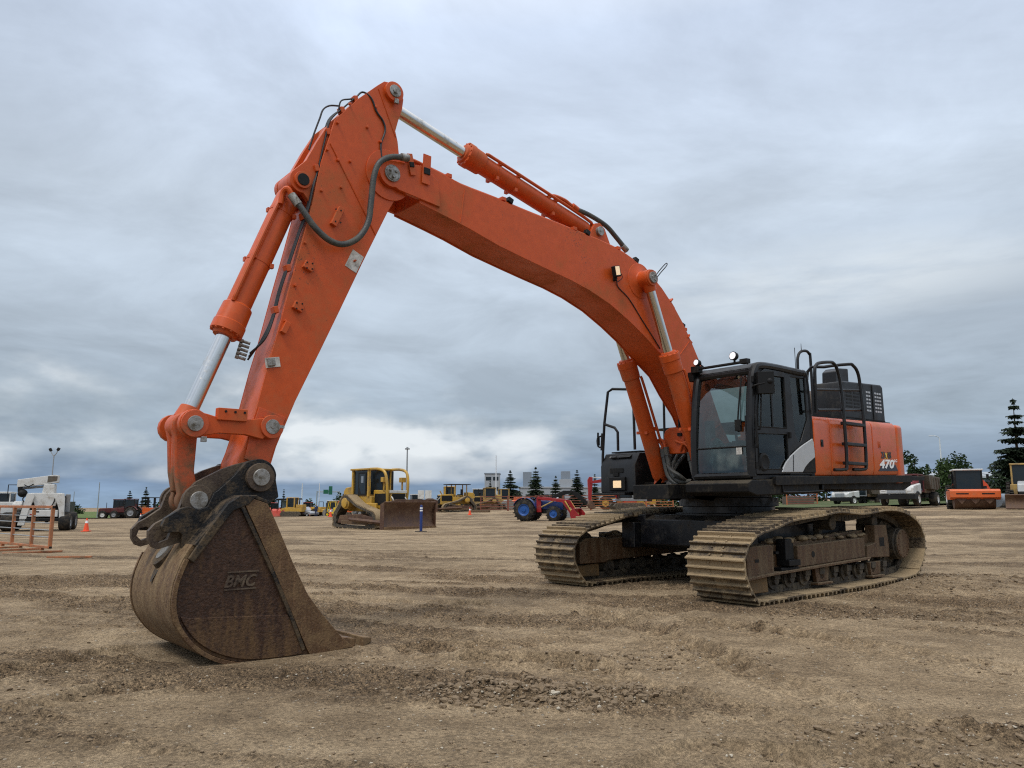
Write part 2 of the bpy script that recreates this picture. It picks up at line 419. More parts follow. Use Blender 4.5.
def make_world():
    w = bpy.data.worlds.new('World'); S.world = w; w.use_nodes = True
    t = w.node_tree; t.nodes.clear(); L = t.links.new
    out = N(t, 'ShaderNodeOutputWorld'); bg = N(t, 'ShaderNodeBackground'); L(bg.outputs[0], out.inputs[0])
    sky = N(t, 'ShaderNodeTexSky'); sky.sky_type = 'NISHITA'; sky.sun_disc = False
    sky.sun_elevation = SUN_EL; sky.sun_rotation = SUN_AZ; sky.air_density = 1.0; sky.dust_density = 1.0
    tc = N(t, 'ShaderNodeTexCoord'); sx = N(t, 'ShaderNodeSeparateXYZ'); L(tc.outputs['Generated'], sx.inputs[0])
    def math_(op, a, b=None, c=None, clamp=False):
        n = N(t, 'ShaderNodeMath', operation=op); n.use_clamp = clamp
        for i, v in enumerate((a, b, c)):
            if v is None: continue
            if isinstance(v, (int, float)): n.inputs[i].default_value = v
            else: L(v, n.inputs[i])
        return n.outputs[0]
    az = math_('ABSOLUTE', sx.outputs[2])
    den = math_('ADD', az, 0.16)
    u = math_('DIVIDE', sx.outputs[0], den); v = math_('DIVIDE', sx.outputs[1], den)
    cb = N(t, 'ShaderNodeCombineXYZ'); L(u, cb.inputs[0]); L(v, cb.inputs[1])
    n1 = N(t, 'ShaderNodeTexNoise', Scale=0.62, Detail=9.0, Roughness=0.58, Distortion=0.7); L(cb.outputs[0], n1.inputs['Vector'])
    n2 = N(t, 'ShaderNodeTexNoise', Scale=1.7, Detail=9.0, Roughness=0.60, Distortion=0.5); L(cb.outputs[0], n2.inputs['Vector'])
    # stratus: colour by height, brightened and darkened by broad soft cloud
    base = ramp(t, az, [(0.0, (0.24, 0.34, 0.47)), (0.022, (0.185, 0.27, 0.40)), (0.05, (0.225, 0.30, 0.405)), (0.10, (0.345, 0.42, 0.50)), (0.2, (0.47, 0.55, 0.64)),
                        (0.36, (0.575, 0.66, 0.765)), (0.55, (0.645, 0.745, 0.91)), (0.72, (1.10, 1.14, 1.22)), (1.0, (1.6, 1.63, 1.67))])
    mod = ramp(t, n1.outputs[0], [(0.34, g3(0.83)), (0.5, g3(1.0)), (0.66, g3(1.18))])
    mod2 = ramp(t, n2.outputs[0], [(0.38, g3(0.90)), (0.62, g3(1.10))])
    c = mixc(t, 1.0, base.outputs[0], mod.outputs[0], 'MULTIPLY')
    c = mixc(t, 1.0, c, mod2.outputs[0], 'MULTIPLY')
    # cumulus bank low in the sky, heavier to the left
    mp = N(t, 'ShaderNodeMapping'); L(tc.outputs['Generated'], mp.inputs[0]); mp.inputs['Scale'].default_value = (1.0, 1.0, 2.0)
    n3 = N(t, 'ShaderNodeTexNoise', Scale=6.5, Detail=9.0, Roughness=0.5, Distortion=0.15); L(mp.outputs[0], n3.inputs['Vector'])
    band = ramp(t, az, [(0.0, g3(0.0)), (0.012, g3(0.0)), (0.032, g3(0.66)), (0.07, g3(1.0)), (0.125, g3(0.76)), (0.195, g3(0.0))])
    band.color_ramp.interpolation = 'EASE'
    side = N(t, 'ShaderNodeMapRange'); L(sx.outputs[0], side.inputs[0]); side.inputs[1].default_value = 0.25; side.inputs[2].default_value = -0.22
    side.inputs[3].default_value = 0.12; side.inputs[4].default_value = 0.86
    bs = math_('MULTIPLY', band.outputs[0], side.outputs[0])
    cum = math_('MULTIPLY_ADD', n3.outputs[0], 2.4, -1.43)
    cum = math_('ADD', cum, bs)
    cum = math_('MULTIPLY', cum, band.outputs[0])
    cf = ramp(t, cum, [(0.06, g3(0.0)), (0.32, g3(0.4)), (0.75, g3(0.92))])
    cc = ramp(t, n3.outputs[0], [(0.38, (0.36, 0.435, 0.51)), (0.49, (0.56, 0.63, 0.69)), (0.60, (0.83, 0.875, 0.905))])
    c = mixc(t, cf.outputs[0], c, cc.outputs[0])
    # a pale break in the stratus to the right
    n4 = N(t, 'ShaderNodeTexNoise', Scale=5.0, Detail=7.0, Roughness=0.6); 
    mp4 = N(t, 'ShaderNodeMapping'); L(tc.outputs['Generated'], mp4.inputs[0]); mp4.inputs['Scale'].default_value = (0.62, 0.62, 3.8); L(mp4.outputs[0], n4.inputs['Vector'])
    dv = N(t, 'ShaderNodeVectorMath', operation='DISTANCE'); L(mp4.outputs[0], dv.inputs[0])
    d0 = Vector((0.37, 0.885, 0.26)).normalized(); dv.inputs[1].default_value = (d0.x * .62, d0.y * .62, d0.z * 3.8)
    gl = math_('SUBTRACT', 1.0, math_('MULTIPLY', dv.outputs['Value'], 4.6), clamp=True)
    gl = math_('MULTIPLY', gl, math_('MULTIPLY_ADD', n4.outputs[0], 4.0, -1.25, clamp=True), clamp=True)
    c = mixc(t, gl, c, (0.74, 0.80, 0.845))
    # thin cover: a little of the clear sky comes through
    sk = mixc(t, 1.0, sky.outputs[0], g3(0.09), 'MULTIPLY')
    fin = mixc(t, 0.95, sk, c)
    L(fin, bg.inputs[0]); bg.inputs[1].default_value = 1.0
make_world()

# ------------------------------------------------------------------ terrain
def sstep(a, b, x):
    t = np.clip((np.asarray(x, float) - a) / (b - a), 0, 1); return t * t * (3 - 2 * t)
def tz(x, y):
    """broad shape of the yard: rises to the right and back, falls to the left"""
    x = np.asarray(x, float); y = np.asarray(y, float)
    xc = np.clip(x, -60, 75)
    g = 0.0105 * np.minimum(xc, 0) + 0.030 * np.clip(xc, 0, None) * sstep(-2, 12, xc) + 0.006 * np.clip(xc, 0, 12)
    z = g * sstep(13, 42, y)
    z = z - 0.0170 * np.clip(y - 84, 0, 52) * sstep(-8, -17, x)
    z = z + 0.36 * sstep(58, 96, y) * sstep(-16, -4, x) * (1 - sstep(3, 13, x))
    far = np.hypot(x, y)
    z = z - 0.00003 * np.clip(far - 160, 0, None) ** 2 * (far < 900) - (far >= 900) * 0.00003 * 740 ** 2
    # hollow under the bucket, dirt heap behind the near track
    z = z - 0.095 * np.exp(-(((x + 1.9) / 2.2) ** 2 + ((y - 7.4) / 1.5) ** 2))
    z = z + 0.12 * np.exp(-(((x - 7.3) / 1.2) ** 2 + ((y - 12.7) / 0.8) ** 2))
    return z

def _hash(ix, iy, seed):
    h = (ix.astype(np.int64) * 374761393 + iy.astype(np.int64) * 668265263 + seed * 982451653) & 0xffffffff
    h = ((h ^ (h >> 13)) * 1274126177) & 0xffffffff
    return ((h ^ (h >> 16)) & 0xffff) / 65535.0
def vnoise(x, y, seed=0):
    ix = np.floor(x); iy = np.floor(y); fx = x - ix; fy = y - iy
    fx = fx * fx * (3 - 2 * fx); fy = fy * fy * (3 - 2 * fy)
    a = _hash(ix, iy, seed); b = _hash(ix + 1, iy, seed); c = _hash(ix, iy + 1, seed); d = _hash(ix + 1, iy + 1, seed)
    return a + (b - a) * fx + (c - a) * fy + (a - b - c + d) * fx * fy
def fbm(x, y, o=4, seed=0, g=0.5):
    s = 0; a = 1; tot = 0
    for k in range(o):
        s = s + a * vnoise(x * 2 ** k, y * 2 ** k, seed + k * 17); tot += a; a *= g
    return s / tot - 0.5

# wheel and track lines pressed into the dirt: (points, gauge, width, depth, lug pitch)
def polyline_dist(x, y, pts):
    best = np.full(x.shape, 1e9); along = np.zeros(x.shape); side = np.zeros(x.shape); acc = 0
    for (x0, y0), (x1, y1) in zip(pts[:-1], pts[1:]):
        dx, dy = x1 - x0, y1 - y0; L2 = dx * dx + dy * dy; L = math.sqrt(L2)
        t = np.clip(((x - x0) * dx + (y - y0) * dy) / L2, 0, 1)
        px = x - x0 - t * dx; py = y - y0 - t * dy
        d = np.hypot(px, py); m = d < best
        best = np.where(m, d, best); along = np.where(m, acc + t * L, along)
        side = np.where(m, (px * dy - py * dx) / L, side)
        acc += L
    return best, along, side
def P2(pts, n=8): return [(p.x, p.y) for p in catmull([(a, b, 0) for a, b in pts], n)]
TRACKS = [
    (P2([(-4.5, 5.3), (-3.99, 6.27), (-3.79, 6.73), (-3.5, 7.3), (-3.0, 7.9)]), 0.40, 0.040, 0.23, 1),
    (P2([(-3.6, 4.3), (-3.1, 5.21), (-2.87, 5.63), (-2.5, 6.2)]), 0.40, 0.036, 0.23, 1),
    (P2([(-9, 11.5), (-4, 10.2), (1, 9.4), (6, 9.2), (14, 10)]), 0.5, 0.022, 0.2, 2),
    (P2([(-9, 13.6), (-4, 12.4), (1, 11.4), (3.0, 10.4)]), 0.5, 0.022, 0.2, 2),
    (P2([(-0.34, 7.08), (0.44, 6.75), (0.90, 5.85), (1.26, 5.4), (1.55, 4.9), (1.9, 4.2), (2.2, 3.4)]), 0.34, 0.045, 0.24, 1),
    (P2([(0.9, 9.6), (1.35, 8.6), (1.70, 7.0), (1.88, 6.2), (2.1, 5.4), (2.5, 4.5), (3.0, 3.6)]), 0.36, 0.045, 0.24, 1),
    (P2([(2.0, 8.9), (3.2, 7.4), (4.1, 6.0), (4.6, 4.6)]), 0.36, 0.035, 0.24, 1),
    (P2([(0.4, 3.4), (0.76, 4.1), (1.1, 4.35), (1.5, 4.15), (2.2, 3.9)]), 0.22, 0.04, 0.16, 1),
    (P2([(-1.6, 7.6), (0.08, 7.75), (0.9, 8.6), (2.2, 9.9), (4.0, 10.4)]), 0.42, 0.03, 0.24, 1),
    (P2([(-8.7, 13.44), (-6.41, 12.6), (-3.41, 10.9), (-0.5, 10.3)]), 0.42, 0.035, 0.24, 1),
    (P2([(-5.5, 8.9), (-3.2, 9.1), (-0.8, 8.9), (0.6, 9.6)]), 0.40, 0.03, 0.2, 2),
    (P2([(-14, 19), (-6, 17.0), (2, 16.0)]), 0.5, 0.03, 0.2, 2),
    (P2([(-16, 25), (-6, 22.0), (3, 21.5), (12, 22)]), 0.6, 0.035, 0.2, 2),
    (P2([(6.5, 9.5), (8.5, 9.8), (11, 11.5), (14, 15)]), 0.5, 0.03, 0.2, 2),
]
DAMP_SHADE = {}  # masks for darker earth, with rut and groove shade as colour
def detail(x, y):
    near = 1 - sstep(14, 40, np.hypot(x, y))
    wx = x + 0.25 * fbm(x * 0.9, y * 0.9, 3, 61); wy = y + 0.25 * fbm(x * 0.9, y * 0.9, 3, 67)
    st = fbm(x * 0.16, y * 0.75, 4, 3)                       # ridges left by graders and tracks running across
    z = 0.05 * fbm(x * 0.23, y * 0.35, 3, 1) + 0.055 * st
    bu = wx * 0.30 + wy * 0.20; bv = wy * 0.85 + wx * 0.22
    rough = sstep(-0.07, 0.13, fbm(bu, bv, 4, 9, 0.55) + 0.4 * fbm(bu * 1.5, bv * 3.1, 3, 19))
    z = z + (0.25 + 0.9 * rough) * 0.042 * fbm(x * 2.1, y * 2.9, 4, 21, 0.6)
    cl = 1 - np.abs(2 * fbm(wx * 5.0, wy * 6.5, 3, 33, 0.6)) * 2.2
    z = z + (0.06 + rough) * 0.026 * np.clip(cl, 0, 1) ** 3 * near
    z = z + (0.05 + rough) * 0.13 * np.clip(fbm(x * 9.5, y * 11.0, 2, 35, 0.6) - .07, 0, 1) * near
    z = z + (0.25 + rough) * 0.034 * fbm(x * 15, y * 17, 2, 41, 0.7) * near
    for pts, w, dep, pitch, kind in TRACKS:
        d, a, sd_ = polyline_dist(x, y, pts)
        wob = 0.06 * fbm(x * 1.3, y * 1.3, 3, 77)
        m = 1 - sstep(w * 0.42, w * 0.62, np.abs(d + wob))
        rim = np.exp(-((np.abs(d + wob) - w * 0.68) / (w * 0.16)) ** 2)
        fade = 0.40 + 0.60 * sstep(-0.10, 0.10, fbm(x * 0.7, y * 0.7, 3, 90))
        lug0 = np.abs(np.mod(a / pitch, 1) - 0.5) * 2
        DAMP_SHADE['trk'] = np.maximum(DAMP_SHADE.get('trk', 0) if isinstance(DAMP_SHADE.get('trk', 0), np.ndarray) and DAMP_SHADE['trk'].shape == x.shape else np.zeros(x.shape), (m if kind == 1 else .6 * m * (lug0 > .6)) * fade)
        if kind == 1:
            ph = a / pitch + np.abs(sd_) / w * 0.9
            lug = 0.5 + 0.5 * np.cos(2 * np.pi * ph)
            z = z + fade * 1.9 * (-dep * m + dep * 0.8 * m * lug ** 2 + 0.55 * dep * rim)
            DAMP_SHADE['trk'] = np.maximum(DAMP_SHADE['trk'] - m * fade, 1.5 * m * fade * (1 - lug))  # groove shade between the tread lugs, put into the colour
        else:
            lug = np.abs(np.mod(a / pitch, 1) - 0.5) * 2
            z = z + fade * (-0.4 * dep * m + dep * 0.7 * m * (lug > 0.72) * near + 0.4 * dep * rim)
    # low heap of loose clods in front of the machine
    for cx, cy, sx_, sy_, h in ((0.32, 5.45, 0.6, 0.2, 0.075), (-0.1, 5.7, 0.4, 0.2, 0.05), (2.5, 4.6, 0.9, 0.2, 0.03), (2.2, 4.0, 0.7, .25, .03), (1.0, 6.9, 1.1, 0.3, 0.03), (6.2, 11.6, 1.2, .6, .08), (-4, 8.0, 1.8, .35, .04)):
        e = np.exp(-(((x - cx) / sx_) ** 2 + ((y - cy) / sy_) ** 2))
        z = z + e * (h + 0.09 * np.clip(fbm(x * 6, y * 7, 3, 51, 0.7), -0.1, 1))
    DAMP_SHADE['rough'] = rough; DAMP_SHADE['st'] = st
    return z
YAW = math.atan2(-math.cos(.8665), -math.sin(.8665))
EX = (3.604, 12.997)
def to_world(mx, my):
    c, s = math.cos(YAW), math.sin(YAW)
    return EX[0] + mx * c - my * s, EX[1] + mx * s + my * c
def track_mask(x, y):
    c, s = math.cos(YAW), math.sin(YAW)
    lx = (x - EX[0]) * c + (y - EX[1]) * s; ly = -(x - EX[0]) * s + (y - EX[1]) * c
    m1 = (1 - sstep(2.2, 2.8, np.abs(lx))) * (1 - sstep(0.48, 0.75, np.abs(np.abs(ly) - 1.507)))
    m2 = (1 - sstep(0.8, 1.35, np.abs(lx - 7.9))) * (1 - sstep(0.75, 1.05, np.abs(ly)))
    return m1, m2, lx
def zfull(x, y):
    x = np.asarray(x, float); y = np.asarray(y, float)
    d = detail(x, y); m1, m2, lx = track_mask(x, y)
    d = d * (1 - np.maximum(m1 * (lx > -2.4), m2)) - 0.0 * m1
    return tz(x, y) + d

def ground_axis(lo, hi, c0, c1, step, grow):
    a = list(np.arange(c0, c1 + 1e-6, step))
    s = step; v = c1
    while v < hi:
        s *= grow; v += s; a.append(min(v, hi))
    s = step; v = c0; b = []
    while v > lo:
        s *= grow; v -= s; b.append(max(v, lo))
    return np.array(b[::-1] + a)

def ground_material():
    m = bpy.data.materials.new('yard_dirt'); t = nt(m); L = t.links.new
    out = N(t, 'ShaderNodeOutputMaterial'); p = N(t, 'ShaderNodeBsdfPrincipled'); L(p.outputs[0], out.inputs[0])
    tc = N(t, 'ShaderNodeTexCoord')
    def nz(sc, det, ro, scale=(1, 1, 1), dist=0.0):
        mp = N(t, 'ShaderNodeMapping'); L(tc.outputs['Object'], mp.inputs[0]); mp.inputs['Scale'].default_value = scale
        n = N(t, 'ShaderNodeTexNoise', Scale=sc, Detail=det, Roughness=ro, Distortion=dist); L(mp.outputs[0], n.inputs['Vector']); return n.outputs[0]
    a = nz(0.5, 8, 0.62, (0.5, 1.0, 1), 0.8)       # dry pale and damp dark sweeps, long across the yard
    b = nz(2.6, 10, 0.68)
    c = nz(34, 6, 0.7)
    d = nz(0.085, 5, 0.55, (0.5, 1.4, 1))
    pale = (0.345, 0.258, 0.160); mid = (0.258, 0.187, 0.111); dark = (0.160, 0.112, 0.065)
    c1 = ramp(t, a, [(0.36, dark), (0.48, mid), (0.60, pale)]).outputs[0]
    c2 = ramp(t, b, [(0.38, (0.130, 0.091, 0.053)), (0.5, (0.228, 0.165, 0.099)), (0.62, (0.345, 0.258, 0.160))]).outputs[0]
    cc = mixc(t, 0.48, c1, c2)
    c3 = ramp(t, c, [(0.38, g3(0.58)), (0.5, g3(1.0)), (0.62, g3(1.42))]).outputs[0]
    cc = mixc(t, 0.85, cc, c3, 'MULTIPLY')
    e = nz(120, 4, 0.75, (1, 1, 1))
    c5 = ramp(t, e, [(0.36, g3(0.55)), (0.5, g3(1.0)), (0.64, g3(1.55))]).outputs[0]
    cc = mixc(t, 0.6, cc, c5, 'MULTIPLY')
    c4 = ramp(t, d, [(0.35, g3(0.86)), (0.65, g3(1.16))]).outputs[0]
    cc = mixc(t, 1.0, cc, c4, 'MULTIPLY')
    # disturbed earth is damper and darker; rut and groove shade is painted in too
    da = N(t, 'ShaderNodeAttribute'); da.attribute_name = 'damp_shade'
    nb = nz(9.0, 6, 0.65)
    df = N(t, 'ShaderNodeMath', operation='MULTIPLY_ADD'); L(nb, df.inputs[0]); df.inputs[1].default_value = 1.6; df.inputs[2].default_value = -0.80
    d2 = N(t, 'ShaderNodeMath', operation='ADD'); L(da.outputs['Fac'], d2.inputs[0]); L(df.outputs[0], d2.inputs[1])
    dr = ramp(t, d2.outputs[0], [(0.05, g3(1.14)), (0.85, (0.66, 0.62, 0.59))]).outputs[0]
    cc = mixc(t, 1.0, cc, dr, 'MULTIPLY')
    # speckle where the earth is broken up: grit, and hollow shade painted dark
    sp = nz(46, 3, 0.62); sp2 = nz(95, 2, 0.6)
    s1 = ramp(t, sp, [(0.36, g3(0.22)), (0.46, g3(0.85)), (0.56, g3(1.0)), (0.66, g3(1.5))]).outputs[0]
    s2 = ramp(t, sp2, [(0.34, g3(0.45)), (0.48, g3(1.0)), (0.64, g3(1.5))]).outputs[0]
    dcl = N(t, 'ShaderNodeMath', operation='MULTIPLY_ADD'); dcl.use_clamp = True; L(d2.outputs[0], dcl.inputs[0]); dcl.inputs[1].default_value = 1.0; dcl.inputs[2].default_value = 0.12
    cc = mixc(t, dcl.outputs[0], cc, mixc(t, 1.0, cc, s1, 'MULTIPLY'))
    cc = mixc(t, dcl.outputs[0], cc, mixc(t, 1.0, cc, s2, 'MULTIPLY'))
    # small stones
    v = N(t, 'ShaderNodeTexVoronoi', Scale=26.0); L(tc.outputs['Object'], v.inputs['Vector'])
    sv = N(t, 'ShaderNodeSeparateColor'); L(v.outputs['Color'], sv.inputs[0])
    near_ = N(t, 'ShaderNodeMath', operation='LESS_THAN'); L(v.outputs['Distance'], near_.inputs[0]); near_.inputs[1].default_value = 0.23
    rare = N(t, 'ShaderNodeMath', operation='GREATER_THAN'); L(sv.outputs[0], rare.inputs[0]); rare.inputs[1].default_value = 0.93
    st = N(t, 'ShaderNodeMath', operation='MULTIPLY'); L(near_.outputs[0], st.inputs[0]); L(rare.outputs[0], st.inputs[1])
    sc_ = ramp(t, sv.outputs[1], [(0.2, (0.16, 0.13, 0.1)), (0.9, (0.46, 0.41, 0.33))]).outputs[0]
    cc = mixc(t, st.outputs[0], cc, sc_)
    L(cc, p.inputs['Base Color'])
    p.inputs['Roughness'].default_value = 0.92; p.inputs['Specular IOR Level'].default_value = 0.25
    b1 = N(t, 'ShaderNodeBump', Strength=1.0, Distance=0.09); L(b, b1.inputs['Height'])
    b2 = N(t, 'ShaderNodeBump', Strength=1.0, Distance=0.022); L(c, b2.inputs['Height']); L(b1.outputs[0], b2.inputs['Normal'])
    n5 = nz(110, 3, 0.6)
    b3 = N(t, 'ShaderNodeBump', Strength=0.7, Distance=0.006); L(n5, b3.inputs['Height']); L(b2.outputs[0], b3.inputs['Normal'])
    L(b3.outputs[0], p.inputs['Normal'])
    return m
M['dirt'] = ground_material()

def build_ground():
    xs = ground_axis(-2200, 2200, -6.0, 9.0, 0.034, 1.04)
    ys = ground_axis(-60, 2600, 3.0, 13.5, 0.034, 1.03)
    X, Y = np.meshgrid(xs, ys)
    Z = zfull(X, Y)
    nx, ny = len(xs), len(ys)
    co_ = np.stack([X.ravel(), Y.ravel(), Z.ravel()], 1)
    i = np.arange((ny - 1) * (nx - 1)); r = i // (nx - 1); c = i % (nx - 1)
    a = r * nx + c
    f = np.stack([a, a + 1, a + nx + 1, a + nx], 1).astype(np.int32)
    me = bpy.data.meshes.new('ground')
    me.vertices.add(len(co_)); me.vertices.foreach_set('co', co_.ravel())
    me.loops.add(f.size); me.loops.foreach_set('vertex_index', f.ravel())
    me.polygons.add(len(f)); me.polygons.foreach_set('loop_start', np.arange(len(f), dtype=np.int32) * 4)
    me.polygons.foreach_set('use_smooth', np.ones(len(f), dtype=bool))
    me.update(calc_edges=True); me.validate()
    hf = detail(X, Y) - 0.06
    damp_shade = np.clip(0.80 * DAMP_SHADE['rough'] + 0.40 * DAMP_SHADE['trk'] + 0.9 * np.clip(-DAMP_SHADE['st'], -.12, .3), 0, 1.2)  # broken damper earth, plus painted shade in ruts and low strips
    at = me.attributes.new('damp_shade', 'FLOAT', 'POINT'); at.data.foreach_set('value', damp_shade.ravel().astype(np.float32))
    me.materials.append(M['dirt'])
    o = bpy.data.objects.new('ground', me); COL.objects.link(o); tag(o, 'bare brown dirt yard with wheel and track marks', kind='structure')
    return o
build_ground()

def rock_mesh(rg, n):
    bm = bmesh.new(); bmesh.ops.create_icosphere(bm, subdivisions=1, radius=1.0)
    for v in bm.verts:
        v.co *= 0.7 + 0.5 * rg.random()
    vs = [v.co.copy() for v in bm.verts]; fs = [[q.index for q in f.verts] for f in bm.faces]
    bm.free(); return vs, fs
def build_clods():
    rg = random.Random(5)
    protos = [rock_mesh(rg, 0) for _ in range(6)]
    pts = []
    for i in range(9000):
        # denser near the camera, clustered
        y = 3.1 + 13 * rg.random() ** 1.7; x = (rg.random() - 0.5) * (2.0 * y * 0.75)
        s = 0.003 + 0.012 * rg.random() ** 3.5
        pts.append((x, y, s))
    for cx, cy, sx_, sy_, n in ((0.3, 5.42, 0.62, 0.22, 1900), (-0.15, 5.65, 0.5, 0.2, 900), (2.4, 4.6, 0.9, 0.22, 380), (2.3, 4.0, .6, .2, 260), (-1.0, 6.9, .9, .5, 300), (1.2, 6.8, 1.2, .35, 420), (4.2, 9.2, 1.2, .4, 420), (6.2, 11.5, 1.2, .6, 500), (4.8, 6.3, 1.2, .3, 360), (7.0, 12.9, 1.3, .9, 700), (7.6, 6.4, 1.5, .3, 300), (-4.4, 5.6, 1.2, .4, 260), (3.3, 3.9, .6, .2, 200)):
        for i in range(n):
            pts.append((rg.gauss(cx, sx_ * .6), rg.gauss(cy, sy_ * .6), 0.004 + 0.026 * rg.random() ** 5))
    px = np.array([p[0] for p in pts]); py = np.array([p[1] for p in pts]); pz = zfull(px, py)
    mb = MB()
    for (x, y, s), z in zip(pts, pz):
        vs, fs = protos[rg.randrange(6)]
        rot = Matrix.Rotation(rg.random() * 6.28, 3, 'Z')
        k = (1 + .5 * rg.random(), 1, .6 + .3 * rg.random())
        mb.cur = 0 if rg.random() < (0.985 if s > .010 else .70) else 1
        mb.add([rot @ Vector((v.x * s * k[0], v.y * s * k[1], v.z * s * k[2])) + Vector((x, y, z + s * 0.2)) for v in vs], fs)
    o = mb.build('gravel', [surf('clod_earth', (0.185, 0.132, 0.079), 0.9, var=0.35, scale=9), surf('pale_stone', (0.40, 0.35, 0.27), 0.8, var=0.3, scale=9)], ang=25)
    tag(o, 'loose clods and small pale stones scattered over the dirt', 'gravel', kind='stuff')
build_clods()

# ================================================================== EXCAVATOR
# local axes: x forward, y to its left, z up
EXC = thing('excavator', 'large orange crawler excavator with black cab, its rusty bucket resting on the dirt', 'excavator', (EX[0], EX[1], 0), YAW)

def up(v):                       # the upper body sits nose-down by a degree and a half
    return (v[0], v[1], v[2] - 0.026 * v[0])
def text_mesh(s, size, depth=0.002, bold=0.0, shear=0.0, res=3):
    cu = bpy.data.curves.new('lettering', 'FONT'); cu.body = s; cu.size = size; cu.extrude = depth; cu.offset = bold; cu.shear = shear; cu.resolution_u = res
    ob = bpy.data.objects.new('lettering', cu); COL.objects.link(ob)
    dg = bpy.context.evaluated_depsgraph_get()
    me = bpy.data.meshes.new_from_object(ob.evaluated_get(dg))
    bpy.data.objects.remove(ob); bpy.data.curves.remove(cu)
    return me
def lettering(mb, s, size, x, y, z, w=None, depth=0.003, bold=0.0, shear=0.0, h=None):
    """words on a plate that faces +y, read from that side"""
    me = text_mesh(s, size, depth, bold, shear)
    xs = [v.co.x for v in me.vertices]; ys = [v.co.y for v in me.vertices]
    x0, x1, y0, y1 = min(xs), max(xs), min(ys), max(ys)
    kx = (w / (x1 - x0)) if w else 1; ky = (h / (y1 - y0)) if h else kx
    mb.add([(x - (v.co.x - x0) * kx, y + v.co.z, z + (v.co.y - y0) * ky) for v in me.vertices], [tuple(p.vertices) for p in me.polygons])
    bpy.data.meshes.remove(me)

def ring(outer_, holes, y0, y1):
    bm = bmesh.new()
    vs_o = [bm.verts.new((p[0], y0, p[1])) for p in outer_]
    es = [bm.edges.new((vs_o[i], vs_o[(i + 1) % len(vs_o)])) for i in range(len(vs_o))]
    for h_ in holes:
        vh = [bm.verts.new((p[0], y0, p[1])) for p in h_]
        es += [bm.edges.new((vh[i], vh[(i + 1) % len(vh)])) for i in range(len(vh))]
    bmesh.ops.triangle_fill(bm, edges=es, use_beauty=True)
    r = bmesh.ops.extrude_face_region(bm, geom=bm.faces[:])
    for v in [g for g in r['geom'] if isinstance(g, bmesh.types.BMVert)]: v.co.y = y1
    m = MB(); bm.verts.index_update()
    m.add([v.co.copy() for v in bm.verts], [[v.index for v in f.verts] for f in bm.faces]); bm.free()
    return m
def lerp(a, b, t): return a + (b - a) * t
def hyd(name, base, tip, y, rb, rg, rr, lb, parent, lg=0.26, eye=0.13, clamps=(0.3, 0.6), eye_w=0.16, side=1):
    """hydraulic ram: barrel from base towards tip over length lb, then the rod"""
    b = Vector((base[0], y, base[1])); t = Vector((tip[0], y, tip[1])); d = (t - b).normalized(); Lt = (t - b).length
    mb = MB()
    mb.lathe(b + d * eye * 0.55, d, [(0, rb * .7), (0.07, rb * .95), (0.1, rb), (lb - lg - 0.02, rb), (lb - lg, rg * .96), (lb - lg * 0.45, rg), (lb - lg * .42, rg * 1.05), (lb - lg * .12, rg * 1.05), (lb - lg * .1, rg * .82), (lb, rg * .74), (lb + 0.001, rr * 1.05)], 24)
    mb.cyl(b - Vector((0, eye_w / 2, 0)), b + Vector((0, eye_w / 2, 0)), eye, n=20)
    # ring of gland bolts
    a_, b_, _ = mb.frame_for(d)
    for k in range(12):
        w = 2 * math.pi * k / 12
        c = b + d * (eye * .55 + lb - lg * 0.42) + (a_ * math.cos(w) + b_ * math.sin(w)) * rg * .93
        mb.cyl(c - d * 0.005, c + d * (lg * .34), 0.017, n=6)
    o = mb.build(name, M['orange'], parent, bevel=0.004)
    m2 = MB()
    for f_ in clamps:
        c = b + d * (lb * f_)
        m2.lathe(c - d * 0.02, d, [(0, rb * 1.04), (0.04, rb * 1.04)], 20)
        for k in (0.6, 2.2, 3.9, 5.4):
            q = c + (a_ * math.cos(k) + b_ * math.sin(k)) * rb * 1.1
            m2.box(q, (0.045, 0.05, 0.045))
    # feed pipe along the barrel
    sd_ = Vector((0, side, 0)); nrm = d.cross(sd_).normalized()
    off = (sd_ * 0.75 + nrm * 0.65).normalized()
    m2.tube([b + d * (eye * .8) + off * rb * .9, b + d * 0.28 + off * (rb + 0.035), b + d * (lb - lg * 1.3) + off * (rb + 0.035), b + d * (lb - lg * .8) + off * rg * .95], 0.022, 8, 4)
    m2.build('feed_pipe', M['orange'], o)
    m3 = MB(); m3.cyl(b + d * (lb), t, rr, n=24)
    m3.build('rod', M['chrome'], o)
    m4 = MB(); m4.cyl(t - Vector((0, eye_w / 2, 0)), t + Vector((0, eye_w / 2, 0)), eye, n=20)
    m4.cyl(t - d * eye * 1.5, t - d * eye * 0.5, rr * 1.25, rr * 1.5, n=20)
    m4.build('rod_eye', M['orange'], o, bevel=0.006)
    return o

